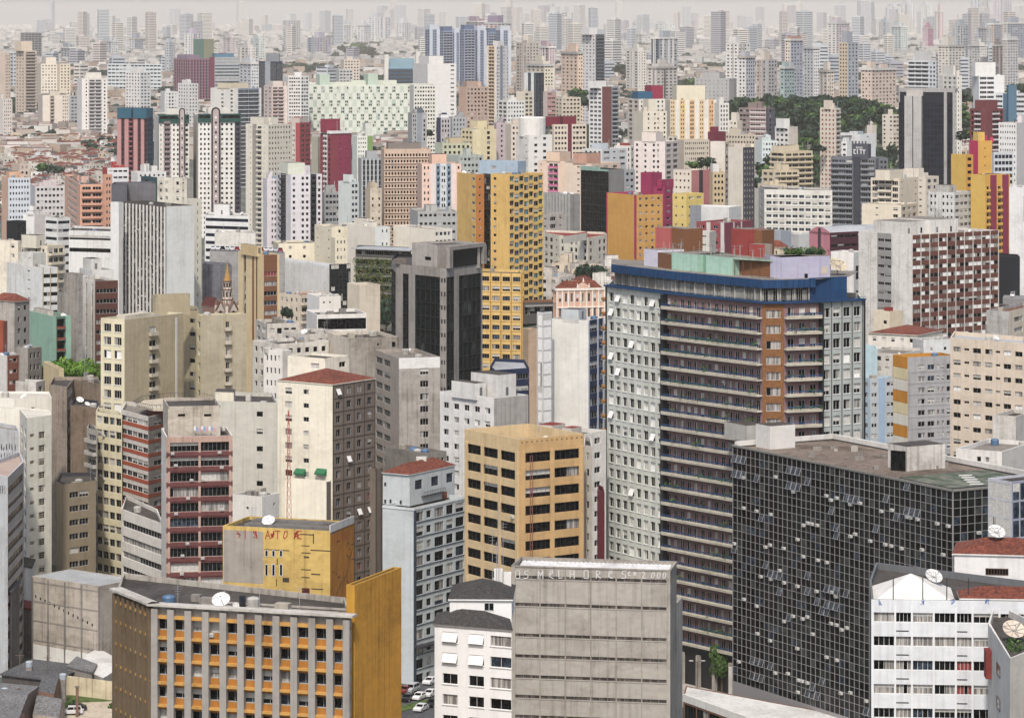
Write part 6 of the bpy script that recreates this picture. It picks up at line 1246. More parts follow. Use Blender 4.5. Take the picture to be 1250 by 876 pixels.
far('pale pink tower in haze behind the grey banded office', 272, 288, 46, 4300, 'cfc3c4', 4)
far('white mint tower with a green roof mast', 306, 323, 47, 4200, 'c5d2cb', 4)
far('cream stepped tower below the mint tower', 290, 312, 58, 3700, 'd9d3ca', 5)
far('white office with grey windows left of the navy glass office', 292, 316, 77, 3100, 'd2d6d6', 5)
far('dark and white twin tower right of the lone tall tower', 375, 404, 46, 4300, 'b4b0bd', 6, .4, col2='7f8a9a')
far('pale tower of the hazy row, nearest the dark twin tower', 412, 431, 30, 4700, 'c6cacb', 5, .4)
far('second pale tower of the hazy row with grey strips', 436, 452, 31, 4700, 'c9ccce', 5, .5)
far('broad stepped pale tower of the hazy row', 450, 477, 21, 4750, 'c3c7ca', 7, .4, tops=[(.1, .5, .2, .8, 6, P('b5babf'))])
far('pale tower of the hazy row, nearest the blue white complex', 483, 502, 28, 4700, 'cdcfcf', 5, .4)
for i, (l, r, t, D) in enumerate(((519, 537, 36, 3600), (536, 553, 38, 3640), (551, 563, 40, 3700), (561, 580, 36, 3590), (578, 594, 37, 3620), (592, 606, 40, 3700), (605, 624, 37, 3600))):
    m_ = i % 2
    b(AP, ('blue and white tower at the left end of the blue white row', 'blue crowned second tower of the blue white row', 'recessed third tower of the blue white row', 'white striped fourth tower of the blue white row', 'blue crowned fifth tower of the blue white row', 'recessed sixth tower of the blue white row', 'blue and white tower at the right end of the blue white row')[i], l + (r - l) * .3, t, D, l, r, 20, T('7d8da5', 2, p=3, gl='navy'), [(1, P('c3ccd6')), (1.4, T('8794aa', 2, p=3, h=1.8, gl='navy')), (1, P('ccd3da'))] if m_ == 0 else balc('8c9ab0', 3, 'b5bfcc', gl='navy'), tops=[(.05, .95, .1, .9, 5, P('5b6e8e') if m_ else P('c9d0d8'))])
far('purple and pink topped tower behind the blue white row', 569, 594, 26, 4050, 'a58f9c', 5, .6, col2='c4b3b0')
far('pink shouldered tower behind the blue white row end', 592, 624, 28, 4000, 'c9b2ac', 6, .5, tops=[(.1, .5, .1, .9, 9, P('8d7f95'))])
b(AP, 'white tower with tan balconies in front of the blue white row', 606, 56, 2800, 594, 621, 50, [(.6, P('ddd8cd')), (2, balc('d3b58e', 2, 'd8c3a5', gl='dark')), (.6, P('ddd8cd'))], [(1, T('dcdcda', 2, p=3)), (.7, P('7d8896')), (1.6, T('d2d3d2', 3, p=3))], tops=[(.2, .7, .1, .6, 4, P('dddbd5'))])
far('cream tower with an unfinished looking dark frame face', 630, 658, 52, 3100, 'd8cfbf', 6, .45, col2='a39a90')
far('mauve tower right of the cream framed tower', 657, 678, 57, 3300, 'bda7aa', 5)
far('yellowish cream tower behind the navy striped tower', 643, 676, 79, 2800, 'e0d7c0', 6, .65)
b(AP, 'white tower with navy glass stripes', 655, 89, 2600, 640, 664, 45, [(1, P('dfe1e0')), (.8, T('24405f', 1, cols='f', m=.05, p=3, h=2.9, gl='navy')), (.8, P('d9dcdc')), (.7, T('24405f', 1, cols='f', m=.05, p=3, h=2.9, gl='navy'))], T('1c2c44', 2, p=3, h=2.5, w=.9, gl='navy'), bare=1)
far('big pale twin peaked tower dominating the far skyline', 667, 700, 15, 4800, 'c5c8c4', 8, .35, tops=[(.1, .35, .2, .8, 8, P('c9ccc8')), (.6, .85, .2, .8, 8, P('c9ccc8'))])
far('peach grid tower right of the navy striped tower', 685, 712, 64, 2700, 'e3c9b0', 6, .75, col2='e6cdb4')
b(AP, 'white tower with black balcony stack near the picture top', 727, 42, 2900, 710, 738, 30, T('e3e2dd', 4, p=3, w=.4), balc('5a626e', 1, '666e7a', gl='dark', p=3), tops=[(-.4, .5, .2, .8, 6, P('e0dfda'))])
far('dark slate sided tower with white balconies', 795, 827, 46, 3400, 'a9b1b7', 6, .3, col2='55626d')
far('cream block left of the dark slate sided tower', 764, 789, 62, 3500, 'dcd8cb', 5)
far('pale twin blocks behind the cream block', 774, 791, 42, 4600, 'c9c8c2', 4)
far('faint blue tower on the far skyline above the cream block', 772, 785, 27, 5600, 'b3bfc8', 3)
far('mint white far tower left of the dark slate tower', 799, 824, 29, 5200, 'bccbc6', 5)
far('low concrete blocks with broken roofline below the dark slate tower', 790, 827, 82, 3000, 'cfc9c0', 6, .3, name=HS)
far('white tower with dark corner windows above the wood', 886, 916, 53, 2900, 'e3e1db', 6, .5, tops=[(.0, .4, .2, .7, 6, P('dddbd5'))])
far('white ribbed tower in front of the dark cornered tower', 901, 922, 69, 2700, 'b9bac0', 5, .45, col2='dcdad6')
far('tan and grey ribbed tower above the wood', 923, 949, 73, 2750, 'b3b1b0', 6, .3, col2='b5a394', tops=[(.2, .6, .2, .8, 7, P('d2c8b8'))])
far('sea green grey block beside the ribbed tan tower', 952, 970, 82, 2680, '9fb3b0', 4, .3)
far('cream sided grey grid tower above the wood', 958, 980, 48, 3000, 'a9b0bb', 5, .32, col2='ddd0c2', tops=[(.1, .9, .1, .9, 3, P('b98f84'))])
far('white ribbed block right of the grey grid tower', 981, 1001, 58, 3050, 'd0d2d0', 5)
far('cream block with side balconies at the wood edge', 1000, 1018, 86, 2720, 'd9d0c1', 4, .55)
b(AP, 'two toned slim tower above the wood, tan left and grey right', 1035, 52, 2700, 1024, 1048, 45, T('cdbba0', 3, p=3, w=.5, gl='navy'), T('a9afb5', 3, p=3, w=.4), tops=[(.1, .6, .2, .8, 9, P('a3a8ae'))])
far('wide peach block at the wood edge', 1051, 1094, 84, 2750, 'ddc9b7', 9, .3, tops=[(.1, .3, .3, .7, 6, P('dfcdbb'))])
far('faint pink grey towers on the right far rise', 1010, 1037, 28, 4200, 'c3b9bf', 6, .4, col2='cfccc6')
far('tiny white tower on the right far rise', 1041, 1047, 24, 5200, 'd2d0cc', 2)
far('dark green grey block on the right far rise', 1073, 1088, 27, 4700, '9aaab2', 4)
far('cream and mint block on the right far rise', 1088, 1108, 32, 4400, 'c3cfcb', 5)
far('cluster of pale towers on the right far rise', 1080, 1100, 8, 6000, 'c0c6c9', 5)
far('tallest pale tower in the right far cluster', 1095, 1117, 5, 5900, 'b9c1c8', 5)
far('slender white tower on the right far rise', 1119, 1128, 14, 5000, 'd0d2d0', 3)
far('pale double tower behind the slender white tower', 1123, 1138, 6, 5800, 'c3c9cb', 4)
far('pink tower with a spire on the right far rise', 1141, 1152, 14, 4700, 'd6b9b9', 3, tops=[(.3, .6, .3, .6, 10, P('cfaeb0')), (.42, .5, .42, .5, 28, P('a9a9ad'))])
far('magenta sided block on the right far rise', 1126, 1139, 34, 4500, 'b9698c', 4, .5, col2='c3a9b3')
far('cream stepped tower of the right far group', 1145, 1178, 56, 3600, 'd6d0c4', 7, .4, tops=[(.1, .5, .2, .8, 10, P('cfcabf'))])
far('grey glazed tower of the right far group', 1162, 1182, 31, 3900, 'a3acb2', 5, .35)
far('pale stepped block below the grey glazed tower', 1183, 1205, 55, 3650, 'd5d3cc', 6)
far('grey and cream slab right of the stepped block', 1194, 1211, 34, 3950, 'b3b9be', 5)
far('tan sided slab of the right far group', 1206, 1222, 29, 4100, '9fa6ac', 4, .45, col2='c9b09c')
far('long grey slab row of the right far group', 1220, 1252, 28, 4200, '99a3b0', 8, .3, col2='b9b3b0')
far('hazy blue tower touching the picture top, left of its pair', 1184, 1207, -4, 5500, 'a9b6c3', 6, .4)
far('hazy mauve tower touching the picture top, right of its pair', 1212, 1235, -6, 5500, 'aaa5b8', 6, .4)
far('white ribbed tower by the right picture edge', 1224, 1243, 48, 3500, 'cfcfcb', 5, .3, col2='c3bfb9')
far('brown slab beside the white ribbed tower', 1211, 1224, 55, 3450, '8a7f7c', 3, .4)
far('low red roofed brown block at the right', 1186, 1218, 80, 2700, '8f9092', 6, .3, name=HS, roofm=P('8c3a34'))
# ---------------- upper right and centre
ct = wall('a9a7a4', .5)
def frame41(B, sp, fp, z, fcs):
    f_ = fcs[0]; m = B.mb; L = f_.L
    fbox(m, f_, 0, L, -6, .4, z - 1.6, z + .8, ct); fbox(m, f_, 0, .8, -2, .2, z - 8, z, ct); fbox(m, f_, L * .12, L * .42, -2, 2.2, 0, z - 4, wall('b9b7b3', .6)); fbox(m, f_, L * .26, L * .275, 2.2, 2.25, 0, z - 4, FR['dark'])
    fbox(m, f_, L * .15, L * .44, -1, 1.6, z - 4, z - .5, wall('c3bdb4', .5)); fbox(m, f_, L * .81, L * .86, 0, 1.2, 0, z, ct); fbox(m, f_, L * .96, L, 0, .6, 0, z, ct)
    for k in range(4): fbox(m, f_, L * (.47 + k * .085), L * (.5 + k * .085), -3, -.5, z - 8, z - 1.6, ct)
c('office_tower', 'dark glass office tower inside a tall grey concrete frame', [(1097, 2004), (1166, 1990)], 109, [S(wall('1a1f2b', .1), cols='f' * 8, m=.2, p=3.4, h=2.7, rowz=[8.2 + 3.4 * i for i in range(40)], d=.3, gl='navy', fr='dark', nv=2)], back=26, extra=frame41, bare=1, roofm=ct)
far('plain white tower behind the concrete framed glass tower', 1145, 1174, 92, 2120, 'e6e1d6', 5, .8)
b(AP, 'white tower with long balcony bands above the wood', 1134, 74, 2400, 1108, 1143, 40, T('dfe2e2', 3, p=3.1, h=1.6, w=.92, gl='dark', ledge=(P('e6e8e8'), .9, .9, .1)), T('d2d6d8', 2, p=3.1), tops=[(.1, .9, .2, .7, 7, P('cdccc8'))])
b(AP, 'white stepped tower with wide dark bands by the right picture edge', 1195, 92, 2300, 1188, 1226, 12, P('e6e6e2'), [(2, T('e3e4e2', 2, p=3.3, h=1.7, w=.9, gl='dark')), (1.2, T('e9e8e3', 1, cols='.'))], tops=[(-.1, .7, .2, .8, 9, P('eae8e2'))])
b(AP, 'burgundy tower with white balcony rows and a stepped crown', 1204, 133, 1900, 1184, 1225, 40, [(1, T('7c3f42', 1)), (1.4, balc('7a3c40', 1, 'd9d3d0', gl='dark')), (1, P('824347'))], [(1, P('7c3f42')), (1.4, balc('7a3c40', 1, 'd9d3d0', gl='dark')), (.8, T('7c3f42', 1))], tops=[(.1, .8, .15, .8, 5, P('7d4044'))])
c(OF, 'white banded wings around a blank teal shaft', [(1215, 2160), (1252, 2150)], 114, [[(1.5, rib('d9dde0', p=3.2)), (2, P('4f7086')), (2.4, rib('d5d9dd', p=3.2))]], back=20)
b(OF, 'blank teal shaft rising from white banded wings', 1231, 104, 2140, 1229, 1241, 10, P('4f7086'), P('56788e'), bare=1)
b(HS, 'white hotel block with rows of small windows at the right picture edge', 1241, 150, 1700, 1219, 1265, 55, T('e2e1dd', 7, p=3.1, w=.45, h=1.2), P('cfccc9'), roofm=P('9a4a44'))
b(OF, 'white office with navy bands behind the yellow magenta block', 1213, 186, 1650, 1209, 1237, 15, P('c9ccce'), T('c9cccf', 5, p=3.2, h=1.8, w=.85, gl='navy'), bare=1)
yw = 'e8bd5a'
b(HS, 'yellow block with one orange windowed side left of the magenta stripe', 1179, 189, 1500, 1161, 1188, 30, P(yw), T('cf9440', 1, p=3.0, w=.7, gl='dark'), bare=1)
b(HS, 'stepped yellow tower with a magenta stripe', 1194, 172, 1520, 1183, 1211, 25, P('c9385f'), T('dda94d', 3, cols='.s.', p=4, top=3), tops=[(.1, .6, .2, .7, 4, P(yw))])
b(HS, 'yellow block with two magenta panels and small balconies', 1203, 214, 1450, 1185, 1233, 33, P('e9bf5c'), [(1, balc('d9a548', 1, 'e0b050', gl='dark', p=3, top=5)), (1.4, P('8f2f4c')), (1.2, balc('d9a548', 1, 'e0b050', gl='dark', p=3, top=5)), (1.4, P('8f2f4c')), (.3, P('d9a548'))], tops=[(.1, .8, .2, .8, .3, P('d9a548'))], clut=4)
c(HS, 'blank white block with one tall slot at the right picture edge', [(1232, 1420), (1270, 1412)], 228, [S('e9e7e4', cols='..f..', cwid=[1, 1, .35, 1, 1], p=13, h=11, top=4, gl='dark', fr='dark', rows=1)], back=16)
sg = P('6f737a', .3)
def sign11(B, sp, fp, z, fcs):
    f_ = fcs[0]; m = MB(); s0 = face_s(f_, 1025 + 15); s1 = face_s(f_, 1060); fbox(m, f_, s0, s1, -4, .3, z - 1, z + 7.5, P('4f525c'))
    for k in range(5): a = s0 + (s1 - s0) * k / 5; fbox(m, f_, a, a + .7, -.2, .3, z + 7.5, z + 9, P('4f525c'))
    fbox(m, f_, s0 + (s1 - s0) * .12, s0 + (s1 - s0) * .52, 0, .9, 5, z + .5, P('3a3e48')); B.mb.v += []; B.parts.append(('sign_block', m)); g = MB()
    for k, ch in enumerate('CITY'): strokes(g, f_, s0 + 1.2 + k * 1.75, z + 2.2, 1.4, 2.2, ch, PAINT_W, .45, random, .34)
    for k in range(4): strokes(g, f_, s0 + 2.5 + k * 1.0, z + 5.0, .9, .9, 'e', PAINT_W, .22, random, .34)
    B.parts.append(('sign_letters', g))
c(AP, 'dark grey tower with white lettering on its roof block', [(1014, 1765), (1084, 1750)], 192, [[(3, balc('75797f', 3, '8b8f94', gl='off')), (.9, P('3f434d')), (2, balc('75797f', 2, '8b8f94', gl='off')), (.4, P('4a4d55')), (1.2, T('6d7077', 2))]], back=18, extra=sign11, bare=1)
b(HS, 'cream stepped apartment house with terraces', 1098, 218, 1560, 1063, 1121, 55, balc('e3d7bf', 4, 'e6dbc5', gl='off', bc=[(1, 3)]), T('ddd0b8', 4, cols='s..s', p=3.1), tops=[(-.2, .5, .2, .7, 4, P('e6dcc6'))], clut=3)
b(HS, 'streaked white office with square windows', 1165, 235, 1450, 1133, 1188, 50, T('d9d8d3', 6, cols='ww.www', p=3.1, grime=.9), T('c9cac8', 4, p=3.1, w=.8), tops=[(.1, .5, .3, .8, 3, P('c9c6be', .9))])
b(HS, 'cream roof boxes block above the streaked white office', 1130, 216, 1600, 1096, 1146, 50, T('e3d9c6', 3, p=3.1), T('ddd2bf', 2, p=3.1), tops=[(.1, .5, .3, .8, 4, P('e9dfcc'))])
b(HS, 'cream corner block behind the brown chequered slab', 1100, 250, 1480, 1052, 1120, 60, T('e6dac2', 4, cols='.s.w', p=3.1), T('d9ccb4', 3, p=3.1), clut=3)
b(HS, 'slim cream tower with red brown windows in front of the wood', 1020, 132, 2150, 1001, 1026, 40, T('e3d6c3', 4, p=3.0, w=.45, gl='red'), balc('c9c0b3', 1, 'bdb6ac', gl='dark'), tops=[(-.2, .4, .3, .7, 5, P('ddcfbb'))])
b(HS, 'small cream block at the right end of the wood', 1090, 140, 2400, 1077, 1098, 40, T('e6dbc9', 3, p=3.1), T('d6cab7', 2, p=3.1, w=.8))
b('house', 'white stepped modern house below the wood', 1050, 164, 2200, 1026, 1069, 45, P('e6e8e6'), T('dfe2e1', 3, cols='.s.', p=4), tops=[(-.5, .2, .4, .9, 1, P('e9eae8'))])
b('house', 'small white two storey house left of the stepped modern house', 1034, 173, 2150, 1022, 1046, 50, T('e9eae8', 2, p=3.4, gl='dark'), P('dcdedd'))
b('house', 'pale roof hut at the wood foot', 1064, 153, 2400, 1058, 1070, 40, P('e3dacb'), P('d2c8ba'))
terr = T('dccba9', 4, p=3.2, h=1.8, w=.8, gl='dark')
b(HS, 'sand coloured terraced building with stepped balconies', 958, 185, 1800, 940, 992, 35, balc('dfcfae', 2, 'e3d4b5', gl='dark'), balc('d5c4a2', 4, 'dccba9', gl='dark'), tops=[(-.1, .5, .2, .7, 3, P('dfcfae'))])
b(HS, 'lower sand coloured terrace step', 945, 208, 1770, 930, 975, 30, T('dfcfae', 2, p=3.2, gl='dark'), balc('d9c8a6', 4, 'dccba9', gl='dark'))
b(HS, 'lowest sand coloured terrace step', 940, 225, 1750, 925, 960, 25, T('dfcfae', 2, p=3.2, gl='dark'), T('d9c8a6', 4, p=3.2, gl='dark', w=.8))
c(OF, 'long white office grid with eight window columns', [(926, 1520), (933, 1500), (1016, 1490)], 231, [S('c9c6bd', n=1, w=.4), S('e0ddd2', n=10, m=.6, p=3.0, h=1.35, top=2.4, w=.78, gl='blue', fr='white', ledge=(P('d9d6cb'), .3, .15, .5))], back=18, zi=1)
b(HS, 'cream slab with a thin black patterned side', 907, 180, 1700, 889, 921, 38, P('e6dccb'), S(wall('3d3f48', .2), n=4, p=2.9, h=1.5, w=.5, gl='curt', fr='white'), roofm=P('8c4038'))
b(HS, 'blank cream slab left of the black patterned slab', 885, 173, 1720, 867, 890, 55, P('e8dfd0'), T('b9b1a5', 1, p=3.0), bare=1)
b(HS, 'long beige block with five window rows', 835, 171, 1900, 822, 866, 25, P('c9bba8'), T('cfc3ae', 12, p=3.0, w=.5, h=1.3), bare=1, dl=14)
b(HS, 'narrow pale tower with a red frame left of the long beige block', 822, 166, 1890, 815, 827, 40, T('d9cfc0', 1, p=3), T('cabfae', 1, p=3), cap=P('9a3d40'), bare=1)
b(HS, 'burgundy stepped block behind the cream slabs', 870, 161, 1950, 864, 886, 40, P('7f3040'), P('742b3b'), tops=[(.1, .5, .2, .8, 3, P('862f40'))], bare=1)
c(HS, 'long tan rear block behind the cream slabs', [(878, 1990), (922, 1975)], 163, [T('c9bda8', 12, p=3.0, w=.5, h=1.2)], back=14)
b(HS, 'pinkish white tower with small square windows', 812, 173, 1800, 774, 829, 62, T('e8dcd4', 7, cols='w.w.ww.', p=3.0, w=.5), T('d2c6be', 2, p=3.0), tops=[(.0, .5, .3, .75, 5, P('e9dccf'))])
b(HS, 'white windowed block left of the pinkish tower', 770, 178, 1830, 750, 777, 55, T('e4e0d6', 5, p=3.0), T('d4cfc5', 2, p=3.0), tops=[(.1, .5, .2, .7, 1.5, P('9c3f40'))])
b(AP, 'broad cream tower with orange vertical stripes', 818, 122, 2300, 811, 876, 9, P('dcd2c0'), [(1, T('e0c79c', 2, p=3.0)), (.8, P('e9e3d6')), (1, T('e2c08c', 2, p=3.0)), (.8, P('e9e3d6')), (1, T('e0b987', 2, p=3.0)), (.8, P('e9e3d6')), (1, T('e3c79c', 2, p=3.0)), (.8, P('e9e3d6')), (1, T('e0b584', 2, p=3.0)), (.7, P('e6dfd2'))], tops=[(.15, .75, .1, .9, 10, P('e6dcc0'))])
b(AP, 'white tower with a blue roof box and a magenta roof box', 780, 121, 2250, 766, 812, 20, T('d9d0c4', 2), T('e3ddd0', 6, p=3.0, w=.4), tops=[(.05, .6, .2, .7, 5, P('2f6385')), (.62, 1.05, .3, .9, 9, P('a02f4c'))], bare=1)
b(AP, 'cream tower in front of the blue roofed tower', 785, 136, 2150, 774, 814, 20, P('dcd3bd'), T('e3dac4', 7, cols='.w.ww.w', p=3.0, w=.5), tops=[(.3, .6, .2, .8, 8, P('dfd6c1'))])
b(AP, 'big plain grey tower with a pointed roof block', 890, 96, 2700, 848, 899, 60, T('b3b3b1', 8, p=3.0, w=.35, gl='curt'), T('a8a8a8', 2, p=3.0, w=.35, gl='curt'), tops=[(.1, .8, .3, .8, 5, P('b3b2af'))])
b(HS, 'white tower with balconies right of the orange striped tower', 878, 126, 2200, 872, 890, 20, P('dcd8ce'), T('e2dfd6', 3, p=3.0), tops=[(.1, .5, .2, .8, 4, P('e0dcd2'))])
b(HS, 'maroon windowed block with a red tiled roof near the wood', 935, 132, 2150, 902, 946, 55, [(2, T('8f7f7a', 3, p=3.1, w=.8)), (3, T('a88f8f', 3, p=3.1, w=.9, h=1.0, ledge=(P('dcd4cc'), .9, .15, .1)))], T('5f5f68', 3, p=3.1), roofm=P('8f4038'))
b(HS, 'small cream block left of the maroon windowed block', 900, 147, 2080, 890, 906, 50, T('e3d9c6', 2, p=3.1), P('cfc4b0'), tops=[(.1, .6, .2, .8, 5, P('dfd6c6'))])
b(HS, 'white block with a stained right side near the wood', 963, 155, 2000, 946, 974, 35, T('e9e6de', 3, p=3.1, w=.6), P('cbc2b4', .6), tops=[(-.2, .4, .2, .8, 5, P('ece9e2'))])
b(HS, 'pale mint house block with two window rows', 930, 172, 1950, 922, 949, 20, P('d5e0dc'), T('dbe5e1', 5, p=3.2, w=.6), tops=[(.1, .5, .2, .8, 2, P('cfd9d5'))])
b(HS, 'low cream block with a pink tower end', 844, 208, 1550, 822, 866, 50, T('e6dac6', 4, p=3.2, w=.4, h=1.0), [(2, P('c07d7a')), (1, P('3a3238')), (1.7, P('bd7875'))], bare=1)
b(HS, 'tan windowed block right of the pink tower end', 870, 210, 1600, 864, 885, 15, P('c9b48f'), T('c9b48f', 3, p=3.0, w=.55, gl='dark'), tops=[(.1, .6, .2, .7, 4, P('e0ddd4'))])
b('warehouse', 'yellow low hall beside the magenta building', 838, 237, 1460, 820, 859, 50, T('e9cf7c', 2, p=4, w=.3, h=1), T('e6ca70', 2, p=4, w=.6, h=1), bare=1)
b(HS, 'orange block with a blank left wall and magenta edges', 777, 238, 1380, 740, 809, 32, [(.05, P('b5305f')), (1, wall('d9a24e', .3)), (.09, P('b5305f'))], S('cf9c52', n=4, p=2.95, h=1.05, w=.42, top=1.2, gl='res', fr='white'), roofm=ROOF, clut=4)
b(HS, 'magenta stair block behind the orange block', 795, 211, 1440, 782, 808, 42, P('a8315c'), P('962a50'), bare=1)
b(HS, 'magenta side block with a window column beside the orange block', 811, 228, 1400, 798, 821, 52, P('a8315c'), S(wall('9c2f58', .3), n=1, p=2.95, h=1.1, w=.5, gl='res'), tops=[(-.1, 1.4, .2, .6, 3, P('a8315c'))], bare=1)
b(OF, 'dark glass office with a pale green top strip', 743, 207, 1550, 709, 762, 35, S(wall('1d2226', .1), cols='ffffff', m=.3, p=3.3, h=2.9, top=1, gl='dark', fr='dark', nv=2, skip=.1, bandmat=P('8fb3a6')), P('7d7d7c', .6), tops=[(-.2, .0, .3, .9, 1, P('8fb3a6'))], bare=1, roofm=P('9db5aa'))
b(OF, 'grey fin fronted office between yellow slab and dark glass office', 696, 237, 1430, 664, 708, 38, T('9fa09c', 8, p=3.4, h=3.0, w=.4, gl='dark', pier=(P('b3b3ae'), .7, .5), grime=.6), P('92928e', .7), clut=5, roofm=ROOF)
b(HS, 'stained grey flat block with a small red roof before the cream hotel', 660, 262, 1400, 640, 690, 50, P('b3aea6', .9), T('c3bfb7', 3, p=3.2, grime=.8), bare=1)
b(HS, 'peach flat block with magenta balconies behind the yellow slab', 690, 197, 1650, 657, 712, 58, [(1.4, T('e6cdb8', 2, cols='s.', p=3)), (1.6, balc('e3cfc0', 2, 'cf5f92', gl='off', p=3)), (.9, P('e8cdb4'))], P('dcbfa6'), tops=[(.0, .6, .2, .7, 4.5, P('e8c9ac'))], clut=3)
b(HS, 'second peach flat block with a rosy roof box', 722, 200, 1620, 690, 757, 50, T('e8d3bd', 3, cols='.s.', p=3), T('dcc4ac', 3, p=3), tops=[(.0, .5, .2, .7, 5, P('cf9f88'))], clut=3)
b(HS, 'pale blue metal roof rooms over the yellow slab tower', 632, 197, 1260, 585, 642, 60, T('a9bccb', 4, cols='.w..', p=6, top=2), P('9fb2c2'), bare=1)
b(HS, 'peach tower with a pale blue balcony strip', 515, 200, 1600, 509, 563, 9, P('d9b8a4'), [(1.7, T('eccab6', 2, p=3.05, w=.4, gl='off')), (.9, P('e6d8d0')), (.8, balc('8a9dac', 1, '7d93a5', gl='dark', p=3.05)), (1.2, T('d3d9da', 2, p=3.05)), (.8, balc('8a9dac', 1, '7d93a5', gl='dark', p=3.05)), (.9, P('e9d5ca')), (1, T('ebc8b6', 1, p=3.05))], tops=[(.28, .65, .2, .8, 4.5, P('e9c0a6'))], bare=1)
b(HS, 'beige egg crate block with dark deep windows', 469, 182, 1700, 465, 526, 8, P('cdb29b'), S('d3b8a0', n=15, m=.3, p=3.2, h=1.4, w=.6, top=2.5, d=.5, gl='dark', fr='brown', ledge=(P('dcc5b0'), .3, .6, .2)), tops=[(.1, .8, .2, .8, 3, P('8a8178'))])
def roundtop(B, sp, fp, z, fcs): B.mb.lathe((B.org[0] - 1, B.org[1], z - 1), [(7.2, 0), (7.2, 10), (6.8, 10.4), (0.1, 10.6)], P('e6e3da'), 20)
b(HS, 'stepped white block with a round drum on top', 645, 165, 1750, 630, 674, 30, T('e3e0d6', 3, cols='..s', p=3.6, grime=.5), T('e9e6dd', 5, cols='.w.w.', p=3.4, w=.7), extra=roundtop, bare=1)
b(HS, 'beige grid block left of the round drum building', 624, 152, 1850, 617, 643, 18, P('d6c8b6'), T('ddcfbd', 4, p=3.0, w=.55))
b(HS, 'beige block with a burgundy stripe and roof boxes', 676, 152, 1900, 664, 716, 25, T('ddcfba', 2), [(1.8, T('e0d2bd', 4, p=3.0, w=.6)), (.5, P('6f2638')), (1.9, T('ddcfba', 4, p=3.0, w=.75))], tops=[(-.2, .25, .2, .8, 4.5, P('7f2a3c')), (.35, .75, .2, .8, 4.5, P('7f2a3c'))], bare=1)
b(AP, 'white tower with green glass balconies and a brown stripe', 735, 106, 2250, 719, 755, 40, T('e9e8e3', 3, p=3.0, h=1.5, w=.7, gl='dark'), [(1.6, P('7a4a48')), (1.2, balc('8d9296', 1, 'a3a8ab', gl='dark'))], tops=[(-.3, .4, .2, .7, 4, P('e6e4de'))])
b(HS, 'rose beige block with a plain pink left face', 569, 106, 2400, 560, 596, 20, P('dcb79f'), T('b8a090', 6, p=3.0, w=.5), tops=[(.1, .6, .2, .8, 4, P('b3998a'))])
b(HS, 'white block with bay windows left of the navy striped tower', 619, 123, 2350, 608, 641, 25, T('e6e3d8', 2), T('dfdfd9', 6, p=3.0, w=.5))
b(HS, 'cream stepped tower behind the white bay window block', 640, 112, 2450, 630, 651, 40, P('e3d8c0'), T('ddd2ba', 2, p=3.0))
b(HS, 'red and white striped slim block', 668, 112, 2500, 663, 679, 25, P('d9c9c0'), T('b98f88', 2, p=3.2, h=1.2, w=.9))
b(HS, 'beige block in front of small trees, with wide windows', 686, 119, 2450, 678, 709, 25, T('d5c8b0', 2), T('cfc3ad', 5, p=3.0, w=.6))
b(HS, 'tall white grid block right of the chequerboard slab', 505, 104, 2500, 500, 532, 10, P('d9d7cc'), T('dedcd0', 8, p=3.0, w=.6), bare=1)
b(HS, 'grey rounded block in front of the tall white grid block', 503, 138, 2200, 498, 521, 12, P('a9a9a4'), [(1, T('a9aaa8', 2)), (1, P('8f98a0')), (1, T('a9aaa8', 1))], tops=[(.4, .8, .2, .8, 3, P('5f6a78'))])
b(HS, 'grey block with a white and navy topped frame', 538, 144, 2100, 533, 550, 18, P('2f3f66'), T('b9b3b3', 3, p=3.0), tops=[(.1, .9, .2, .8, 2, P('e9e9e6'))])
b(HS, 'plain grey block with blue roof dots', 552, 143, 2130, 547, 569, 15, P('a5a8aa'), T('adb0b1', 4, p=3.0, w=.4))
b(HS, 'pale yellow stepped cluster of blocks', 577, 158, 1950, 563, 606, 30, T('e3d3a8', 3, p=3.0), [(1, P('e9dcb0')), (2, T('dfd0a6', 3, p=3.0))], tops=[(.3, .7, .2, .8, 5, P('e6d6a8')), (.75, 1, .2, .7, 2, P('d9c9a0'))])
b(HS, 'lavender grey block right of the pale yellow cluster', 606, 150, 1970, 602, 619, 18, P('b9aab3'), T('c3b3b5', 3, p=3.0))
b(HS, 'low yellow green flat block before the pale yellow cluster', 540, 175, 1850, 531, 575, 20, P('c3cdb3'), T('c9c9a9', 6, p=3.2), tops=[(.3, .8, .2, .8, 3, P('cbb994'))])
b(HS, 'greenish grey long block above the peach tower', 560, 190, 1720, 545, 590, 25, P('bcc5ba'), T('b3bdb4', 6, p=3.2, grime=.5), clut=3)
b(HS, 'white low block right of the broad banded block', 735, 182, 1780, 712, 765, 45, T('dfe0dc', 4, p=3.3), T('c9cccc', 3, p=3.3), tops=[(.1, .4, .2, .7, 3, P('c9d2d8'))])
b(HS, 'low grey office with roof plant right of the rosy roof box', 757, 208, 1640, 740, 775, 45, P('b3b5b5'), T('a9acad', 3, p=3.2))
b(HS, 'dark red and grey factory block with white ribs', 884, 272, 1350, 850, 919, 52, [(1, T('9c4a4f', 2, p=3.2, w=.5)), (.4, P('d3ccc6')), (1, T('9c4a4f', 1, p=3.2)), (.35, P('d3ccc6'))], [(1, P('7d3a47')), (.15, P('cfc8c4')), (.7, T('863f4a', 1, p=4, w=.5)), (.15, P('cfc8c4')), (1.2, P('7d3a47'))], clut=5, roofm=ROOFL)
b(HS, 'pale plain block in front of the dark red factory', 866, 283, 1310, 832, 874, 65, T('d3cfc3', 3, cols='..s', p=3.4, sw=.5), P('c3bfb3'), bare=1)
b(HS, 'grey blue box house right of the dark red factory', 953, 282, 1340, 937, 966, 30, P('b9c0c6'), P('8f98a2'), bare=1)
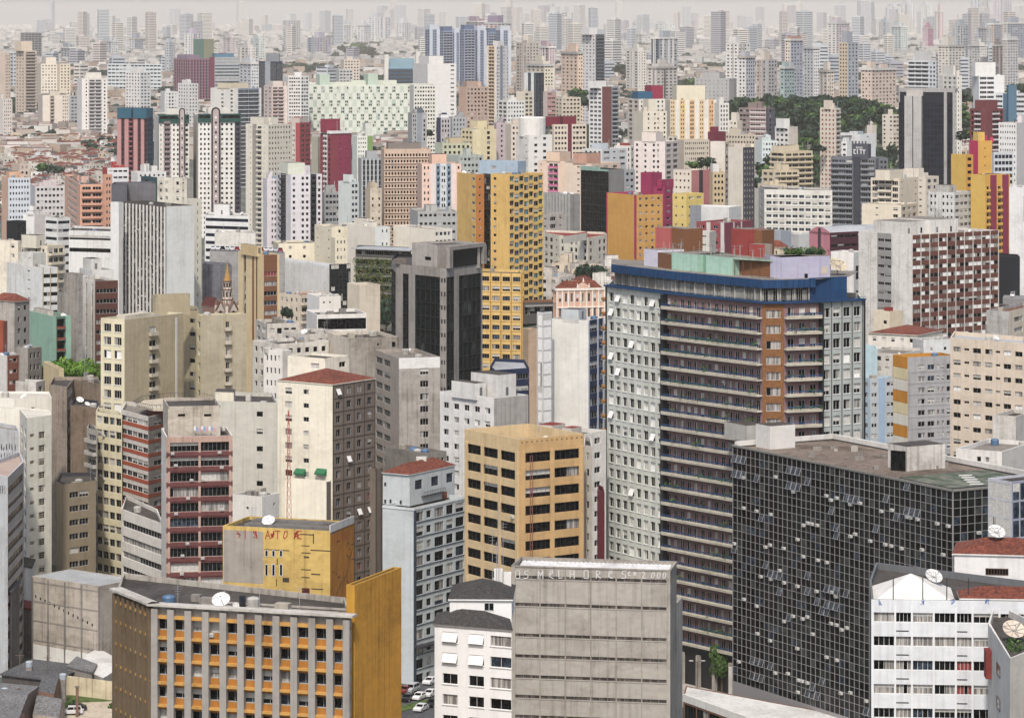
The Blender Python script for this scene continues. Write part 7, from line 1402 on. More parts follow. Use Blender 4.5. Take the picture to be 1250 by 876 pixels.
b('warehouse', 'low white shed roof behind the grey blue box', 975, 286, 1380, 962, 992, 30, P('c9cbc8'), P('bfc2c0'), roofm=P('e0dfda'), bare=1)
b('house', 'cream gabled cottage with a red roof behind the roof garden', 952, 302, 1235, 936, 962, 45, T('e0d2b3', 2, p=3, w=.3), T('dccdae', 2, cols='.s', p=3), roof='hip', rise=2.5)
b('house', 'tiny red roofed annex beside the cream gabled cottage', 968, 308, 1220, 957, 978, 45, P('d9cbb5'), P('cfc1ab'), roof='hip', rise=1.5)
b('warehouse', 'long white vaulted shed behind the yellow hall', 890, 253, 1430, 843, 905, 60, P('dcdcd8'), P('cfcfcb'), roofm=P('e6e5e1'), bare=1)
b('silo', 'grey drum silo by the white vaulted shed', 848, 251, 1425, 842, 856, 40, P('9ea3a8'), P('959a9f'), bare=1)
# ------------------------------------------------------------------ parking deck with a row of cars (cars added below)
c('parking_deck', 'flat rooftop parking deck with a line of parked cars', [(256, 1302), (348, 1290)], 306, [P('a5a3a0', .7)], back=16, bare=1, par=.1, roofm=wall('8d8c8a', .6))
# ------------------------------------------------------------------ build everything that was listed, nearest first, skipping storeys that others hide
def px_range(fp): xs = [PX(p[0], p[1]) for p in fp]; return max(0, int(min(xs))), min(1249, int(max(xs)) + 1)
SKY = [1400.0] * 1250
def see_low(fp, z):
    x0, x1 = px_range(fp)
    if x1 <= x0: return None
    return max(SKY[x0:x1 + 1])
def cover(fp, z):
    x0, x1 = px_range(fp); yt = max(PY(z, p[1]) for p in fp)
    for x in range(x0, x1 + 1): SKY[x] = min(SKY[x], yt)
TOPZ = {id(sp): sp['z'] for sp in SPECS}
KEEP_CLEAR = [(480, 545, 590, 700), (815, 905, 590, 672), (-40, 160, 520, 720), (630, 745, 880, 1200), (45, 130, 870, 990)]
rf = random.Random(21); CAND = []
def filler_candidates():
    occ = [(min(p[0] for p in footprint(s_)) - 2, max(p[0] for p in footprint(s_)) + 2, min(p[1] for p in footprint(s_)) - 2, max(p[1] for p in footprint(s_)) + 2) for s_ in SPECS]
    y = 640
    while y < 3300:
        stp = 17 if y < 2000 else 15; half = .165 * y; x = -half
        while x < half:
            w, d = rf.uniform(10, 19), rf.uniform(9, 14)
            if y > 1900: w, d = rf.uniform(8, 14), rf.uniform(8, 12)
            px = PX(x, y)
            ok = not any(a < x + w * .6 and b_ > x - w * .2 and c_ < y + d and d_ > y for a, b_, c_, d_ in occ) and not any(a < px < b_ and c_ < y < d_ for a, b_, c_, d_ in KEEP_CLEAR)
            if math.exp(-((x - 234) / 108) ** 4 - ((y - 2620) / 280) ** 2) > .12: ok = False
            if ok: CAND.append((x + rf.uniform(-2, 2), y + rf.uniform(-3, 3), w, d, rf.random()))
            x += w + rf.uniform(.5, 5)
        y += stp
filler_candidates()
HTILE = tiles('8d4a39', 'old_house_tiles')
WALLC = ['e3ded3', 'd8cfc0', 'cfc8bc', 'e9e6df', 'd9c9b0', 'c3bdb3', 'dcd3c6', 'cdb9a2', 'd3d5d3']
ALL = sorted([(sp['D'], 0, i) for i, sp in enumerate(SPECS)] + [(c_[1], 1, i) for i, c_ in enumerate(CAND)])
NF = {'house': 0, 'low': 0}; FILL_AT = []
for D, kind, i in ALL:
    if kind == 0:
        sp = SPECS[i]; fp = footprint(sp); lo = see_low(fp, sp['z'])
        if lo is None: continue
        yy = sum(p[1] for p in fp) / len(fp); zlow = H - (lo + 30 - YH) * yy / F
        if D < 700: zlow = min(zlow, H - (900 - YH) * yy / F) if lo > 800 else zlow
        build_spec(sp, max(zlow, sp.get('base', 0))); cover(fp, sp['z'])
    else:
        x, y, w, d, r = CAND[i]; a = R(rf.choice((12, 30, 45, 60, 78))); g = G(x, y); house = r < (.45 if y < 1800 else .8)
        h = rf.uniform(4, 7.5) if house else rf.uniform(6, 14) if y < 1800 else rf.uniform(5, 9)
        u = (math.cos(a), math.sin(a)); v = (-u[1], u[0]); C0 = (x, y)
        ch = [(x + v[0] * d, y + v[1] * d), C0, (x + u[0] * w, y + u[1] * w)]; fp = ch + [(ch[0][0] + ch[2][0] - x, ch[0][1] + ch[2][1] - y)]
        x0, x1 = px_range(fp)
        if x1 - x0 < 3: continue
        yt = PY(g + h, y); vis = sum(1 for q in range(x0, x1 + 1) if yt + 1.5 < SKY[q]) / (x1 - x0 + 1)
        if vis < .3: continue
        if house and NF['house'] >= 250: continue
        if not house and NF['low'] >= 110: continue
        wm = rf.choice(WALLC)
        if house:
            NF['house'] += 1
            red = r < .36 if y < 1800 else r < .66
            sp = dict(name='house', label='small red tiled house crammed between the taller buildings' if red else 'small grey roofed house crammed between the taller buildings', cat='house', group='small red roofed houses' if red else 'small grey roofed houses',
                      chain=ch, z=g + h, D=D, st=[T(wm, max(1, int(d / 4)), p=3, top=.7, h=1.2, w=.35, grime=.6), T(wm, max(1, int(w / 4)), p=3, top=.7, h=1.2, w=.35, grime=.6)], roof='hip', rise=rf.uniform(1.3, 2.2), roofm=HTILE if red else GTILE, over=.3, merge=1)
        else:
            NF['low'] += 1
            sp = dict(name='low_building', label='small flat roofed block filling a gap between larger buildings', cat='building', group='low flat roofed infill blocks', chain=ch, z=g + h, D=D,
                      st=[T(wm, max(1, int(d / 3.5)), p=3.1, top=1.1, h=1.3, w=.4, grime=.8), T(wm, max(1, int(w / 3.5)), p=3.1, top=1.1, h=1.3, w=.4, grime=.8)], merge=1)
        build_spec(sp, g - 1); cover(fp, g + h - (1 if house else 0)); FILL_AT.append((x, y))
print('fillers', NF, 'specs', len(SPECS))

# ------------------------------------------------------------------ ground, roads, pavements
gm, t, bs = new_mat('city_ground'); L_ = t.links
geo = t.nodes.new('ShaderNodeNewGeometry'); n1 = t.nodes.new('ShaderNodeTexNoise'); n1.inputs['Scale'].default_value = .03; n1.inputs['Detail'].default_value = 8; n1.inputs['Roughness'].default_value = .7
L_.new(geo.outputs['Position'], n1.inputs[0]); cr = t.nodes.new('ShaderNodeValToRGB'); L_.new(n1.outputs[0], cr.inputs[0])
cr.color_ramp.elements[0].position = .35; cr.color_ramp.elements[0].color = (.05, .052, .055, 1); cr.color_ramp.elements[1].position = .65; cr.color_ramp.elements[1].color = (.19, .18, .165, 1)
e_ = cr.color_ramp.elements.new(.52); e_.color = (.07, .085, .055, 1); L_.new(cr.outputs[0], bs.inputs['Base Color']); bs.inputs['Roughness'].default_value = .95
ys = [60] + [200 + 100 * i for i in range(4)] + [560 + 40 * i for i in range(60)] + [3000 + 250 * i for i in range(14)] + [6500 + 2200 * i for i in range(18)]; xs = [-8600, -4000, -2600, -1900, -1400, -1000, -700] + [-500 + 25 * i for i in range(41)] + [700, 1000, 1400, 1900, 2600, 4000, 8600]
m = MB(); 
for y in ys:
    for x in xs: m.v.append((x, y, G(x, y) if True else 0))
k = len(xs)
for j in range(len(ys) - 1):
    for i in range(k - 1): m.f.append((j * k + i, j * k + i + 1, (j + 1) * k + i + 1, (j + 1) * k + i)); m.m.append(m.mi(gm))
tag(link('ground', m.mesh('ground')), kind='structure')
ASPH = wall('57585a', .7); PAVE = wall('a39c92', .7); GRASS = leafmat('grass_turf', (.03, .06, .012), (.08, .12, .03), .9)
def sheet(name, pts, z, mat, thick=0):
    m = MB()
    if thick: m.prism(pts, z - thick, z, mat)
    else: m.poly([(*p, z) for p in pts], mat)
    tag(link(name, m.mesh(name)), kind='structure'); return m
zg = G(-20, 675)
sheet('road', [at(440, 700), at(470, 640), at(560, 640), at(535, 742)], G(-18, 680) + .35, ASPH)
z_st = G(-18, 680) + .35
sheet('pavement', [at(505, 690), at(522, 688), at(545, 704), at(530, 720)], z_st + .13, PAVE, .5)
sheet('pavement', [at(480, 700), at(500, 690), at(505, 700), at(490, 712)], z_st + .13, PAVE, .5)
sheet('verge', [at(480, 655), at(538, 668), at(538, 672), at(480, 661)], z_st + .14, GRASS, .5)
sheet('road', [at(800, 660), at(800, 640), at(960, 640), at(960, 655), at(860, 664)], G(45, 650) + .3, ASPH)
z_r = G(45, 650) + .3
sheet('pavement', [at(800, 684), at(800, 662), at(862, 663), at(960, 652), at(960, 690)], z_r + .13, wall('b5aea6', .9), .5)
sheet('plaza', [at(636, 1130), at(636, 1040), at(690, 1040), at(690, 1130)], G(10, 1100) - 1.2, wall('b8b2a8', .6), 4)
for k_, (p0, p1) in enumerate((((803, 661), (862, 662)), ((862, 662), (955, 651.5)))):
    mm = MB(); f_ = Face(at(*p0), at(*p1))
    for i in range(int(f_.L / .9)): pass
mk = MB()
for k_ in range(7): p = at(812 + k_ * 14, 650); mk.poly([(p[0], p[1], z_r + .005), (p[0] + 1.3, p[1], z_r + .005), (p[0] + 1.3, p[1] + .15, z_r + .005), (p[0], p[1] + .15, z_r + .005)], plain('road_paint', (.6, .6, .58), .7))
tag(link('lane_marking', mk.mesh('lane_marking')), kind='structure')
lot = [at(78, 672), at(70, 640), at(146, 640), at(146, 672)]
sheet('dirt_lot', lot, .35, wall('cbbda6', .8)); sheet('verge', [at(78, 674), at(79, 667), at(146, 669), at(146, 674)], .5, GRASS, .4)
# ------------------------------------------------------------------ trees
LEAFV = {}
def crown_mesh(mat, v, n=420, flat=.75, sz=.13):
    key = (mat.name, v, n, flat)
    if key in LEAFV: return LEAFV[key]
    rr = random.Random(v * 31 + n); b_ = MB()
    lobes = [(0, 0, .55, .62)] + [(rr.uniform(-.6, .6), rr.uniform(-.6, .6), rr.uniform(.3, .95), rr.uniform(.28, .5)) for _ in range(8)]
    for _ in range(n):
        lx, ly, lz, lr = rr.choice(lobes); d = Vector([rr.gauss(0, 1) for _ in range(3)]).normalized(); r = lr * rr.uniform(.72, 1.05)
        c_ = Vector((lx, ly, lz * flat)) + Vector((d.x, d.y, d.z * flat)) * r
        nrm = (d + Vector([rr.gauss(0, .45) for _ in range(3)])).normalized(); u = nrm.orthogonal().normalized(); w = nrm.cross(u); a = rr.random() * 6.28; u, w = u * math.cos(a) + w * math.sin(a), w * math.cos(a) - u * math.sin(a); s_ = sz * rr.uniform(.6, 1.35)
        b_.poly([tuple(c_ + u * s_ + w * s_ * .2), tuple(c_ + w * s_ * .7), tuple(c_ - u * s_ - w * s_ * .1), tuple(c_ - w * s_ * .75 + u * s_ * .3)], mat)
    LEAFV[key] = b_.mesh('crown'); return LEAFV[key]
def trunk_mesh(v):
    key = ('trunk', v)
    if key in LEAFV: return LEAFV[key]
    rr = random.Random(v); b_ = MB(); b_.tube((0, 0, -.4), (.02, .01, .3), .06, BARK, 7, .045)
    for k in range(5): t_ = k * 1.256 + rr.random(); b_.tube((.02, .01, .25), (.45 * math.cos(t_), .45 * math.sin(t_), .6 + rr.random() * .2), .035, BARK, 5, .012)
    LEAFV[key] = b_.mesh('trunk'); return LEAFV[key]
TN = [0]
def tree(x, y, z, r, hgt, mat, label, group=None, n=420, sz=.13):
    """crown radius r, total height hgt, base at z"""
    TN[0] += 1; v = TN[0] % 5; root = bpy.data.objects.new('tree', None); COL.objects.link(root); root.location = (x, y, z); tag(root, label, 'tree', group)
    s_ = hgt / 1.75; o = link('trunk', trunk_mesh(v), root, (0, 0, s_ * .4)); o.scale = (r, r, s_)
    o = link('crown', crown_mesh(mat, v, n, .75, sz), root, (0, 0, s_ * .55), TN[0] * 1.3); o.scale = (r, r, s_)
for px, D, r, h, mt, lb, n in ((62, 915, 5.5, 11, LEAF_B, 'bright green tree, first of the clump under the mint green block', 1400), (80, 905, 6.5, 12.5, LEAF_B, 'largest bright green tree under the mint green block', 1600), (98, 912, 6, 11.5, LEAF_B, 'bright green tree in the middle of the clump under the brown banded block', 1400), (114, 905, 5.5, 10.5, LEAF_B, 'bright green tree beside the khaki block', 1400), (88, 885, 4, 8, LEAF_B, 'small bright green tree behind the cream roof hut', 900)):
    g_ = Z(452, D) - h * .62; tree(W(px, D), D, g_, r, h, mt, lb, None, n, .085)
tree(W(716, 1215), 1215, Z(354, 1215), 7.8, 10.5, LEAF_D, 'broad dark green tree between the cream hotel block and the pink mansion', None, 1500, .09)
tree(W(881, 676), 676, z_r, 3.2, 11.5, LEAF_M, 'green street tree in front of the curved tower', None, 1500, .08)
tree(W(351, 1128), 1128, Z(395, 1128), 3.4, 6.5, LEAF_D, 'dark conifer like tree beside the slim tan office', None, 500)
tree(W(471, 1170), 1170, Z(412, 1170), 5, 16, LEAF_D, 'tall dark tree between beige blank block and octagonal tower', None, 600)
tree(W(498, 712), 712, z_st, 2.6, 6, LEAF_M, 'leafy tree behind the palm in the parking street', None, 700, .1)
far_trees = [(938, 218, 1860, 7), (950, 210, 1880, 9), (932, 214, 1900, 7), (966, 212, 1840, 6), (926, 232, 1790, 7), (60, 182, 2950, 13), (70, 186, 2900, 10), (37, 198, 2850, 12), (56, 199, 2830, 10), (52, 212, 2500, 8), (66, 213, 2450, 7), (138, 150, 3300, 10), (140, 138, 3400, 9), (118, 203, 2700, 8), (92, 192, 2750, 7), (10, 186, 2950, 12), (344, 110, 4000, 12),
    (702, 128, 2600, 10), (707, 123, 2620, 9), (718, 132, 2500, 8), (860, 118, 3100, 12), (850, 112, 3200, 12), (762, 96, 3700, 14), (772, 100, 3650, 12), (440, 70, 4300, 16), (425, 72, 4300, 14), (452, 71, 4250, 12), (1180, 150, 2250, 8), (1176, 160, 2200, 8), (1240, 150, 2500, 10), (1230, 128, 2650, 12), (1245, 122, 2700, 12), (1180, 128, 2550, 9), (1172, 140, 2450, 8), (976, 210, 1950, 7), (990, 172, 2300, 7), (986, 178, 2250, 6), (1000, 186, 2150, 6), (863, 206, 1720, 6), (848, 206, 1700, 5), (606, 116, 3000, 9), (520, 168, 2250, 6), (1192, 168, 1990, 6), (1178, 172, 2000, 6)]
for i, (px, py, D, r) in enumerate(far_trees):
    D0 = D; D = ST(D); r *= D / D0
    tree(W(px, D), D, Z(py, D) - 2, r, r * 1.5, LEAF_D if i % 3 else LEAF_M, 'rounded dark green tree standing among distant houses and blocks', 'distant garden trees', 220, .2)
# palm by the street
def palm(x, y, z, h, label):
    root = bpy.data.objects.new('palm_tree', None); COL.objects.link(root); root.location = (x, y, z); tag(root, label, 'palm tree')
    b_ = MB(); b_.tube((0, 0, 0), (.15, 0, h), .2, BARK, 7, .13); link('trunk', b_.mesh('trunk'), root); b_ = MB()
    for k in range(22):
        t_ = k * 2.4; up = .9 - (k % 5) * .28; p = Vector((.15, 0, h)); d = Vector((math.cos(t_), math.sin(t_), up)).normalized(); q = p
        for s_ in range(6):
            d2 = (d + Vector((0, 0, -.28 * s_))).normalized(); e = q + d2 * .55; sd_ = d2.cross(Vector((0, 0, 1))).normalized() * (.42 - .05 * s_)
            b_.poly([tuple(q), tuple(q + sd_ + d2 * .5 - Vector((0, 0, .2))), tuple(e)], LEAF_M); b_.poly([tuple(q), tuple(e), tuple(q - sd_ + d2 * .5 - Vector((0, 0, .2)))], LEAF_D); q = e
    link('fronds', b_.mesh('fronds'), root)
palm(W(500, 698), 698, z_st, 5.0, 'palm with drooping fronds beside the pale blue building'); palm(W(507, 699), 699, z_st, 6.2, 'taller palm nearest the pale blue building wall'); palm(W(494, 694), 694, z_st, 4.2, 'low palm next to the ochre yellow wall')
# dense wood on its hill: reads as one mass
m = MB(); rr = random.Random(5); base = crown_mesh(LEAF_D, 1, 150, .75, .24); base2 = crown_mesh(LEAF_D, 2, 150, .75, .24); base3 = crown_mesh(LEAF_M, 3, 150, .75, .24)
def stamp(m, me, x, y, z, r, h):
    a = rr.random() * 6.28; ca, sa = math.cos(a) * r, math.sin(a) * r; k = len(m.v); mi = m.mi(me.materials[0])
    m.v.extend([(x + v.co.x * ca - v.co.y * sa, y + v.co.x * sa + v.co.y * ca, z + v.co.z * h) for v in me.vertices]); 
    for p in me.polygons: m.f.append(tuple(k + i for i in p.vertices)); m.m.append(mi)
for _ in range(980):
    y = rr.uniform(2180, 2700); x = rr.uniform(100, 375)
    if math.exp(-((x - 234) / 108) ** 4 - ((y - 2620) / 280) ** 2) < .22: continue
    r = rr.uniform(4.5, 8.5); stamp(m, rr.choice((base, base, base2, base2, base3)), x, y, G(x, y) + 1, r, rr.uniform(6, 10))
for _ in range(90): y = rr.uniform(2350, 2800); x = rr.uniform(.142, .165) * y; stamp(m, rr.choice((base, base2)), x, y, G(x, y) + 1, rr.uniform(5, 9), rr.uniform(7, 12))
tag(link('wood', m.mesh('wood')), kind='stuff')
# ------------------------------------------------------------------ far carpet of houses, small towers and trees: nobody could count it
m = MB(); tm_ = MB(); tw = MB(); rr = random.Random(77)
HW = [P(h_, .2) for h_ in ('d3cdc0', 'bdb3a4', 'b5afa7', 'd9d5cd', 'b39f8b', '9c958c')]; HR = [P('8a4335', .4), P('944f40', .4), P('77746f', .4), P('a59f96', .4), P('74382d', .4)]
HW_HAZED = [P(h_, .2) for h_ in ('bdb8b0', 'c9c5bd', 'b5b3ae')]; HR_HAZED = [P(h_, .2) for h_ in ('a99f96', 'b3aca4', 'a5a19b', 'ad958b')]  # farthest houses: pale, close tones put the haze fade into the colour
def hbox(m, x, y, z, w, d, h, a, wm, rm):
    u = (math.cos(a) * w, math.sin(a) * w); v = (-math.sin(a) * d, math.cos(a) * d); m.box((x, y, z - 2), u, v, h + 2, wm, rm, False)
for _ in range(17000):
    py = 34 + 170 * rr.random() ** 1.25; D = (140 - 14) * F / (py - YH); 
    if D < 2900 or D > 42000: continue
    px = rr.uniform(-25, 1275); x = W(px, D); g = G(x, D)
    if math.exp(-((x - 234) / 108) ** 4 - ((D - 2620) / 280) ** 2) > .1: continue
    patch = math.sin(px * .021 + D * .0017) + math.sin(px * .013 - D * .0031 + 2)
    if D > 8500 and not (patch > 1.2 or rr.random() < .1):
        hbox(m, x, D, g, rr.uniform(7, 15) * (1 + D / 8000), rr.uniform(8, 14) * (1 + D / 9000), rr.choice((4, 5, 6, 8, 10)) * (1 + D / 14000), rr.uniform(0, 1.5), rr.choice(HW_HAZED), rr.choice(HR_HAZED)); continue
    if patch > .95 or rr.random() < (.42 if D < 5500 else .28): 
        stamp(tm_, rr.choice((base, base2, base)), x, D, g, rr.uniform(5, 10) * (1 + D / 9000), rr.uniform(5, 9) * (1 + D / 12000)); continue
    hbox(m, x, D, g, rr.uniform(7, 15) * (1 + D / 8000), rr.uniform(8, 14) * (1 + D / 9000), rr.choice((4, 5, 6, 8, 10)) * (1 + D / 14000), rr.uniform(0, 1.5), rr.choice(HW), rr.choice(HR))
for _ in range(300):
    D = 5200 + 26000 * rr.random() ** 1.1; cx_ = rr.choice((120, 300, 520, 640, 700, 820, 930, 1000, 1110, 1180, 1230, 60)); px = rr.gauss(cx_, 70); x = W(px, D); g = G(x, D); h = rr.choice((14, 18, 24, 30, 38, 48) if D < 9000 else (18, 26, 34, 45, 58, 70)) * rr.uniform(.8, 1.15); w = rr.uniform(11, 20) * (1 + D / 9000); h *= 1 + D / 12000
    if not -30 < px < 1280: continue
    wm = P(rr.choice(('d6d3cc', 'c3c9cd', 'cfc4bc', 'b3bcc4', 'dcd6c9', 'a9a9b0')), .2); a = rr.uniform(.2, 1.2); hbox(tw, x, D, g, w, w * .8, h, a, wm, wm); hbox(tw, x + 3, D + 3, g + h, w * .4, w * .3, 4, a, wm, wm)  # pale walls again carry some haze fade in their colour
    for s_, (ux, uy) in ((w, (math.cos(a), math.sin(a))), (w * .8, (-math.sin(a), math.cos(a)))):
        f_ = Face((x, D), (x + ux * s_, D + uy * s_)) if s_ == w else Face((x + ux * s_, D + uy * s_), (x, D))
        for k in range(int(h / 6)): zz = g + 4 + k * 6; tw.q(f_.pt(1.5, .1, zz), f_.pt(f_.L - 1.5, .1, zz), f_.pt(f_.L - 1.5, .1, zz + 2.2), f_.pt(1.5, .1, zz + 2.2), GL['blue'])
tag(link('far_houses', m.mesh('far_houses')), kind='stuff'); tag(link('far_trees', tm_.mesh('far_trees')), kind='stuff'); tag(link('far_city', tw.mesh('far_city')), kind='stuff')
# ------------------------------------------------------------------ low sheds and yard, lower left corner
def shed(label, pts, ze, rise, mat, wm, gable=True, name='shed'):
    root = bpy.data.objects.new(name, None); COL.objects.link(root); cx = sum(p[0] for p in pts) / 4; cy = sum(p[1] for p in pts) / 4; root.location = (cx, cy, 0); tag(root, label, 'shed')
    w = MB(); w.prism(pts, -1, ze, wm); link('wall', w.mesh('wall', (cx, cy, 0)), root); r = MB()
    if gable:
        m0 = ((pts[0][0] + pts[3][0]) / 2, (pts[0][1] + pts[3][1]) / 2, ze + rise); m1 = ((pts[1][0] + pts[2][0]) / 2, (pts[1][1] + pts[2][1]) / 2, ze + rise); q = [(*p, ze + .02) for p in pts]
        r.q(q[0], q[1], m1, m0, mat); r.q(q[2], q[3], m0, m1, mat); r.poly([q[3], q[0], m0], wm); r.poly([q[1], q[2], m1], wm)
    else: r.prism([(cx + (p[0] - cx) * 1.06, cy + (p[1] - cy) * 1.06) for p in pts], ze + .02, ze + .3, mat)
    link('roof', r.mesh('roof', (cx, cy, 0)), root)
FIB = tiles('8f8f92', 'fibre_sheets', 4); FIBD = tiles('6b6c70', 'dark_fibre_sheets', 4)
shed('wide grey corrugated shed roof in the lower corner', [at(-30, 628), at(20, 625), at(48, 662), at(-10, 666)], 4.8, 2.2, FIB, wall('8f7c70', .7))
shed('long low flat canopy roof before the concrete warehouse', [at(2, 676), at(66, 670), at(104, 684), at(40, 691)], 4.2, .4, FIBD, wall('5a5450', .6), False)
shed('white tent like sheet roof at the warehouse foot', [at(92, 684), at(126, 672), at(160, 684), at(120, 704)], 4.4, .6, wall('dad8d2', .6), wall('a9a49c', .6))
shed('small grey gabled shed beside the dirt lot', [at(40, 641), at(72, 638), at(79, 655), at(50, 659)], 3.6, 1.8, FIB, wall('b7a99a', .7))
shed('narrow ridge roof shed behind the gabled shed', [at(46, 659), at(66, 656), at(76, 670), at(58, 673)], 4.4, 1.8, FIBD, wall('8d6a58', .7))
shed('small brick house with a dark tiled roof in the lower corner', [at(0, 628), at(26, 626), at(36, 638), at(12, 640)], 4.2, 1.5, tiles('6d4a44', 'dark_tiles'), wall('9c6a56', .6))
shed('grey metal roof over the yard wall', [at(82, 680), at(112, 674), at(118, 682), at(94, 690)], 5.0, .3, FIB, wall('9d958b', .6), False)
for k_, (px, D, r_) in enumerate(((84, 664, 1.3), (90, 665, 1.0), (140, 662, 1.5), (76, 658, 1.2), (60, 676, 1.4), (33, 690, 1.8))):
    root = bpy.data.objects.new('shrub', None); COL.objects.link(root); root.location = (W(px, D), D, .2); tag(root, 'green shrub growing among the yard walls and low sheds', 'shrub', 'shrubs among the low sheds')
    o = link('foliage', crown_mesh(LEAF_M, k_ % 3, 420, .75, .13), root, (0, 0, .1)); o.scale = (r_, r_, r_)
rs = random.Random(31)
for k_ in range(9):
    px, D = rs.uniform(4, 140), rs.uniform(648, 690); b_ = MB(); x, y = at(px, D); kd = k_ % 3; zt_ = 5.2
    if kd == 0: b_.lathe((0, 0, 0), [(.7, 0), (.75, 1.0), (.6, 1.15), (.1, 1.25)], wall('a9b4bb', .6), 10); b_.box((-.6, -.6, -7.5), (1.2, 0), (0, 1.2), 7.49, CONCD); nm, lb, ct_, gp = 'water_tank', 'small round water tank on a concrete stand among the low sheds', 'water tank', 'water tanks among the low sheds'
    elif kd == 1: b_.tube((0, 0, -7.5), (0, 0, 3.0), .08, plain('pole_wood', (.12, .09, .07), .9), 6); b_.box((-.9, -.05, 2.4), (1.8, 0), (0, .1), .1, plain('pole_wood', (.12, .09, .07), .9)); nm, lb, ct_, gp = 'utility_pole', 'thin wooden utility pole with a crossarm among the low sheds', 'utility pole', 'utility poles among the low sheds'
    else: b_.box((-.25, -.25, -7.5), (.5, 0), (0, .5), 8.6, wall('8a6a5a', .8)); b_.box((-.45, -.45, 1.1), (.9, 0), (0, .9), .2, CONCD); nm, lb, ct_, gp = 'chimney_stack', 'square brick chimney stack among the low sheds', 'chimney', 'chimney stacks among the low sheds'
    tag(link(nm, b_.mesh(nm), None, (x, y, zt_)), lb, ct_, gp)
def yardwall():
    o = MB(); f_ = Face(at(80, 675), at(146, 668)); fbox(o, f_, 0, f_.L, -.25, 0, -.5, 4.3, wall('dccdaa', .7)); 
    for k in range(5): fbox(o, f_, f_.L * k / 4 - .1, f_.L * k / 4 + .12, 0, .08, -.5, 4.35, wall('c9b894', .7))
    tag(link('yard_wall', o.mesh('yard_wall')), 'cream yard wall with brick pillars behind the dirt lot', 'wall')
yardwall()
for k, (lb, pts, z_, wm, rm) in enumerate((('dark old grey house with jagged roofs at the left picture edge', [at(-14, 700), at(14, 694), at(24, 706), at(-4, 712)], 18, wall('6f6b68', 1.0), FIBD), ('taller soot stained house behind the jagged roofs', [at(-20, 718), at(6, 714), at(14, 724), at(-10, 728)], 24, wall('5f5b58', 1.0), TILE), ('low white wall block behind the old grey houses', [at(4, 742), at(38, 734), at(42, 744), at(10, 752)], 16.5, WHITE, ROOF), ('low brick red roofed annex behind the old grey houses', [at(18, 722), at(38, 718), at(42, 726), at(22, 730)], 10, wall('8d8780', .8), wall('8a3f34', .5)))):
    root = bpy.data.objects.new('old_house', None); COL.objects.link(root); cx = sum(p[0] for p in pts) / 4; cy = sum(p[1] for p in pts) / 4; root.location = (cx, cy, 0); tag(root, lb, 'house')
    w = MB(); w.prism(pts, -1, z_, wm)
    f_ = Face(pts[0], pts[1]); f2 = Face(pts[1], pts[2])
    link('wall', w.mesh('wall', (cx, cy, 0)), root); r = MB(); r.prism([(cx + (p[0] - cx) * 1.08, cy + (p[1] - cy) * 1.08) for p in pts], z_ + .01, z_ + .35, rm); link('roof', r.mesh('roof', (cx, cy, 0)), root)
    if k < 2:
        for q in range(5): wn = MB(); s_ = f_.L * (q + .3) / 5; fbox(wn, f_, s_, s_ + .8, -.05, .05, z_ - 3 - (q % 2) * 3, z_ - 1.6 - (q % 2) * 3, GL['dark']); link('window', wn.mesh('window', (cx, cy, 0)), root)
# ------------------------------------------------------------------ cars
def car_parts(colr, kind=0):
    cm = plain('car_paint_' + colr, lin(colr, .8), .25, .6)
    prof = [(-2.1, .35), (-2.15, .75), (-1.75, .92), (-.95, 1.0), (-.35, 1.42), (.95, 1.45), (1.55, 1.0), (2.05, .92), (2.15, .6), (2.1, .32)] if kind == 0 else [(-2.2, .35), (-2.25, .85), (-1.7, 1.02), (-1.1, 1.1), (-.6, 1.68), (1.9, 1.7), (2.15, 1.1), (2.25, .8), (2.2, .35)]
    b_ = MB(); hw = .86
    def ring(s_, k): return [(x, s_ * hw * (1 if z < 1.05 else k), z) for x, z in prof]
    A, C_ = ring(-1, .84), ring(1, .84); n = len(prof)
    b_.poly(A, cm); b_.poly(list(reversed(C_)), cm)
    for i in range(n): j = (i + 1) % n; b_.q(A[j], A[i], C_[i], C_[j], cm)
    g = MB(); gd = GL['dark']; z0, z1 = (1.03, 1.36) if kind == 0 else (1.14, 1.6); x0, x1 = (-.75, 1.2) if kind == 0 else (-.9, 1.9)
    for s_ in (-1, 1):
        for xa, xb in ((x0, (x0 + x1) / 2 - .05), ((x0 + x1) / 2 + .05, x1)):
            y0, y1 = s_ * hw * .98 + s_ * .01, s_ * hw * .86 + s_ * .01; g.q((xa, y0, z0), (xb, y0, z0), (xb - (.25 if xb == x1 else 0), y1, z1), (xa + (.35 if xa == x0 else 0), y1, z1), gd)
    i0, i1 = (3, 4); p, q = prof[i0], prof[i1]; g.q((p[0] - .03, -hw * .8, p[1] + .05), (p[0] - .03, hw * .8, p[1] + .05), (q[0] - .05, hw * .74, q[1] - .03), (q[0] - .05, -hw * .74, q[1] - .03), gd)
    p, q = (prof[6], prof[5]); g.q((p[0] + .03, hw * .8, p[1] + .05), (p[0] + .03, -hw * .8, p[1] + .05), (q[0] + .05, -hw * .74, q[1] - .03), (q[0] + .05, hw * .74, q[1] - .03), gd)
    return b_.mesh('body'), g.mesh('side_glass')
wb = MB()
for q in (0,): wb.tube((0, -.11, 0), (0, .11, 0), .32, plain('tyre', (.015, .015, .015), .8), 14); rb_ = MB(); rb_.tube((0, -.118, 0), (0, .118, 0), .19, FR['alu'], 10); RIM = rb_.mesh('rim')
WHEEL = wb.mesh('wheel'); CARS = {}
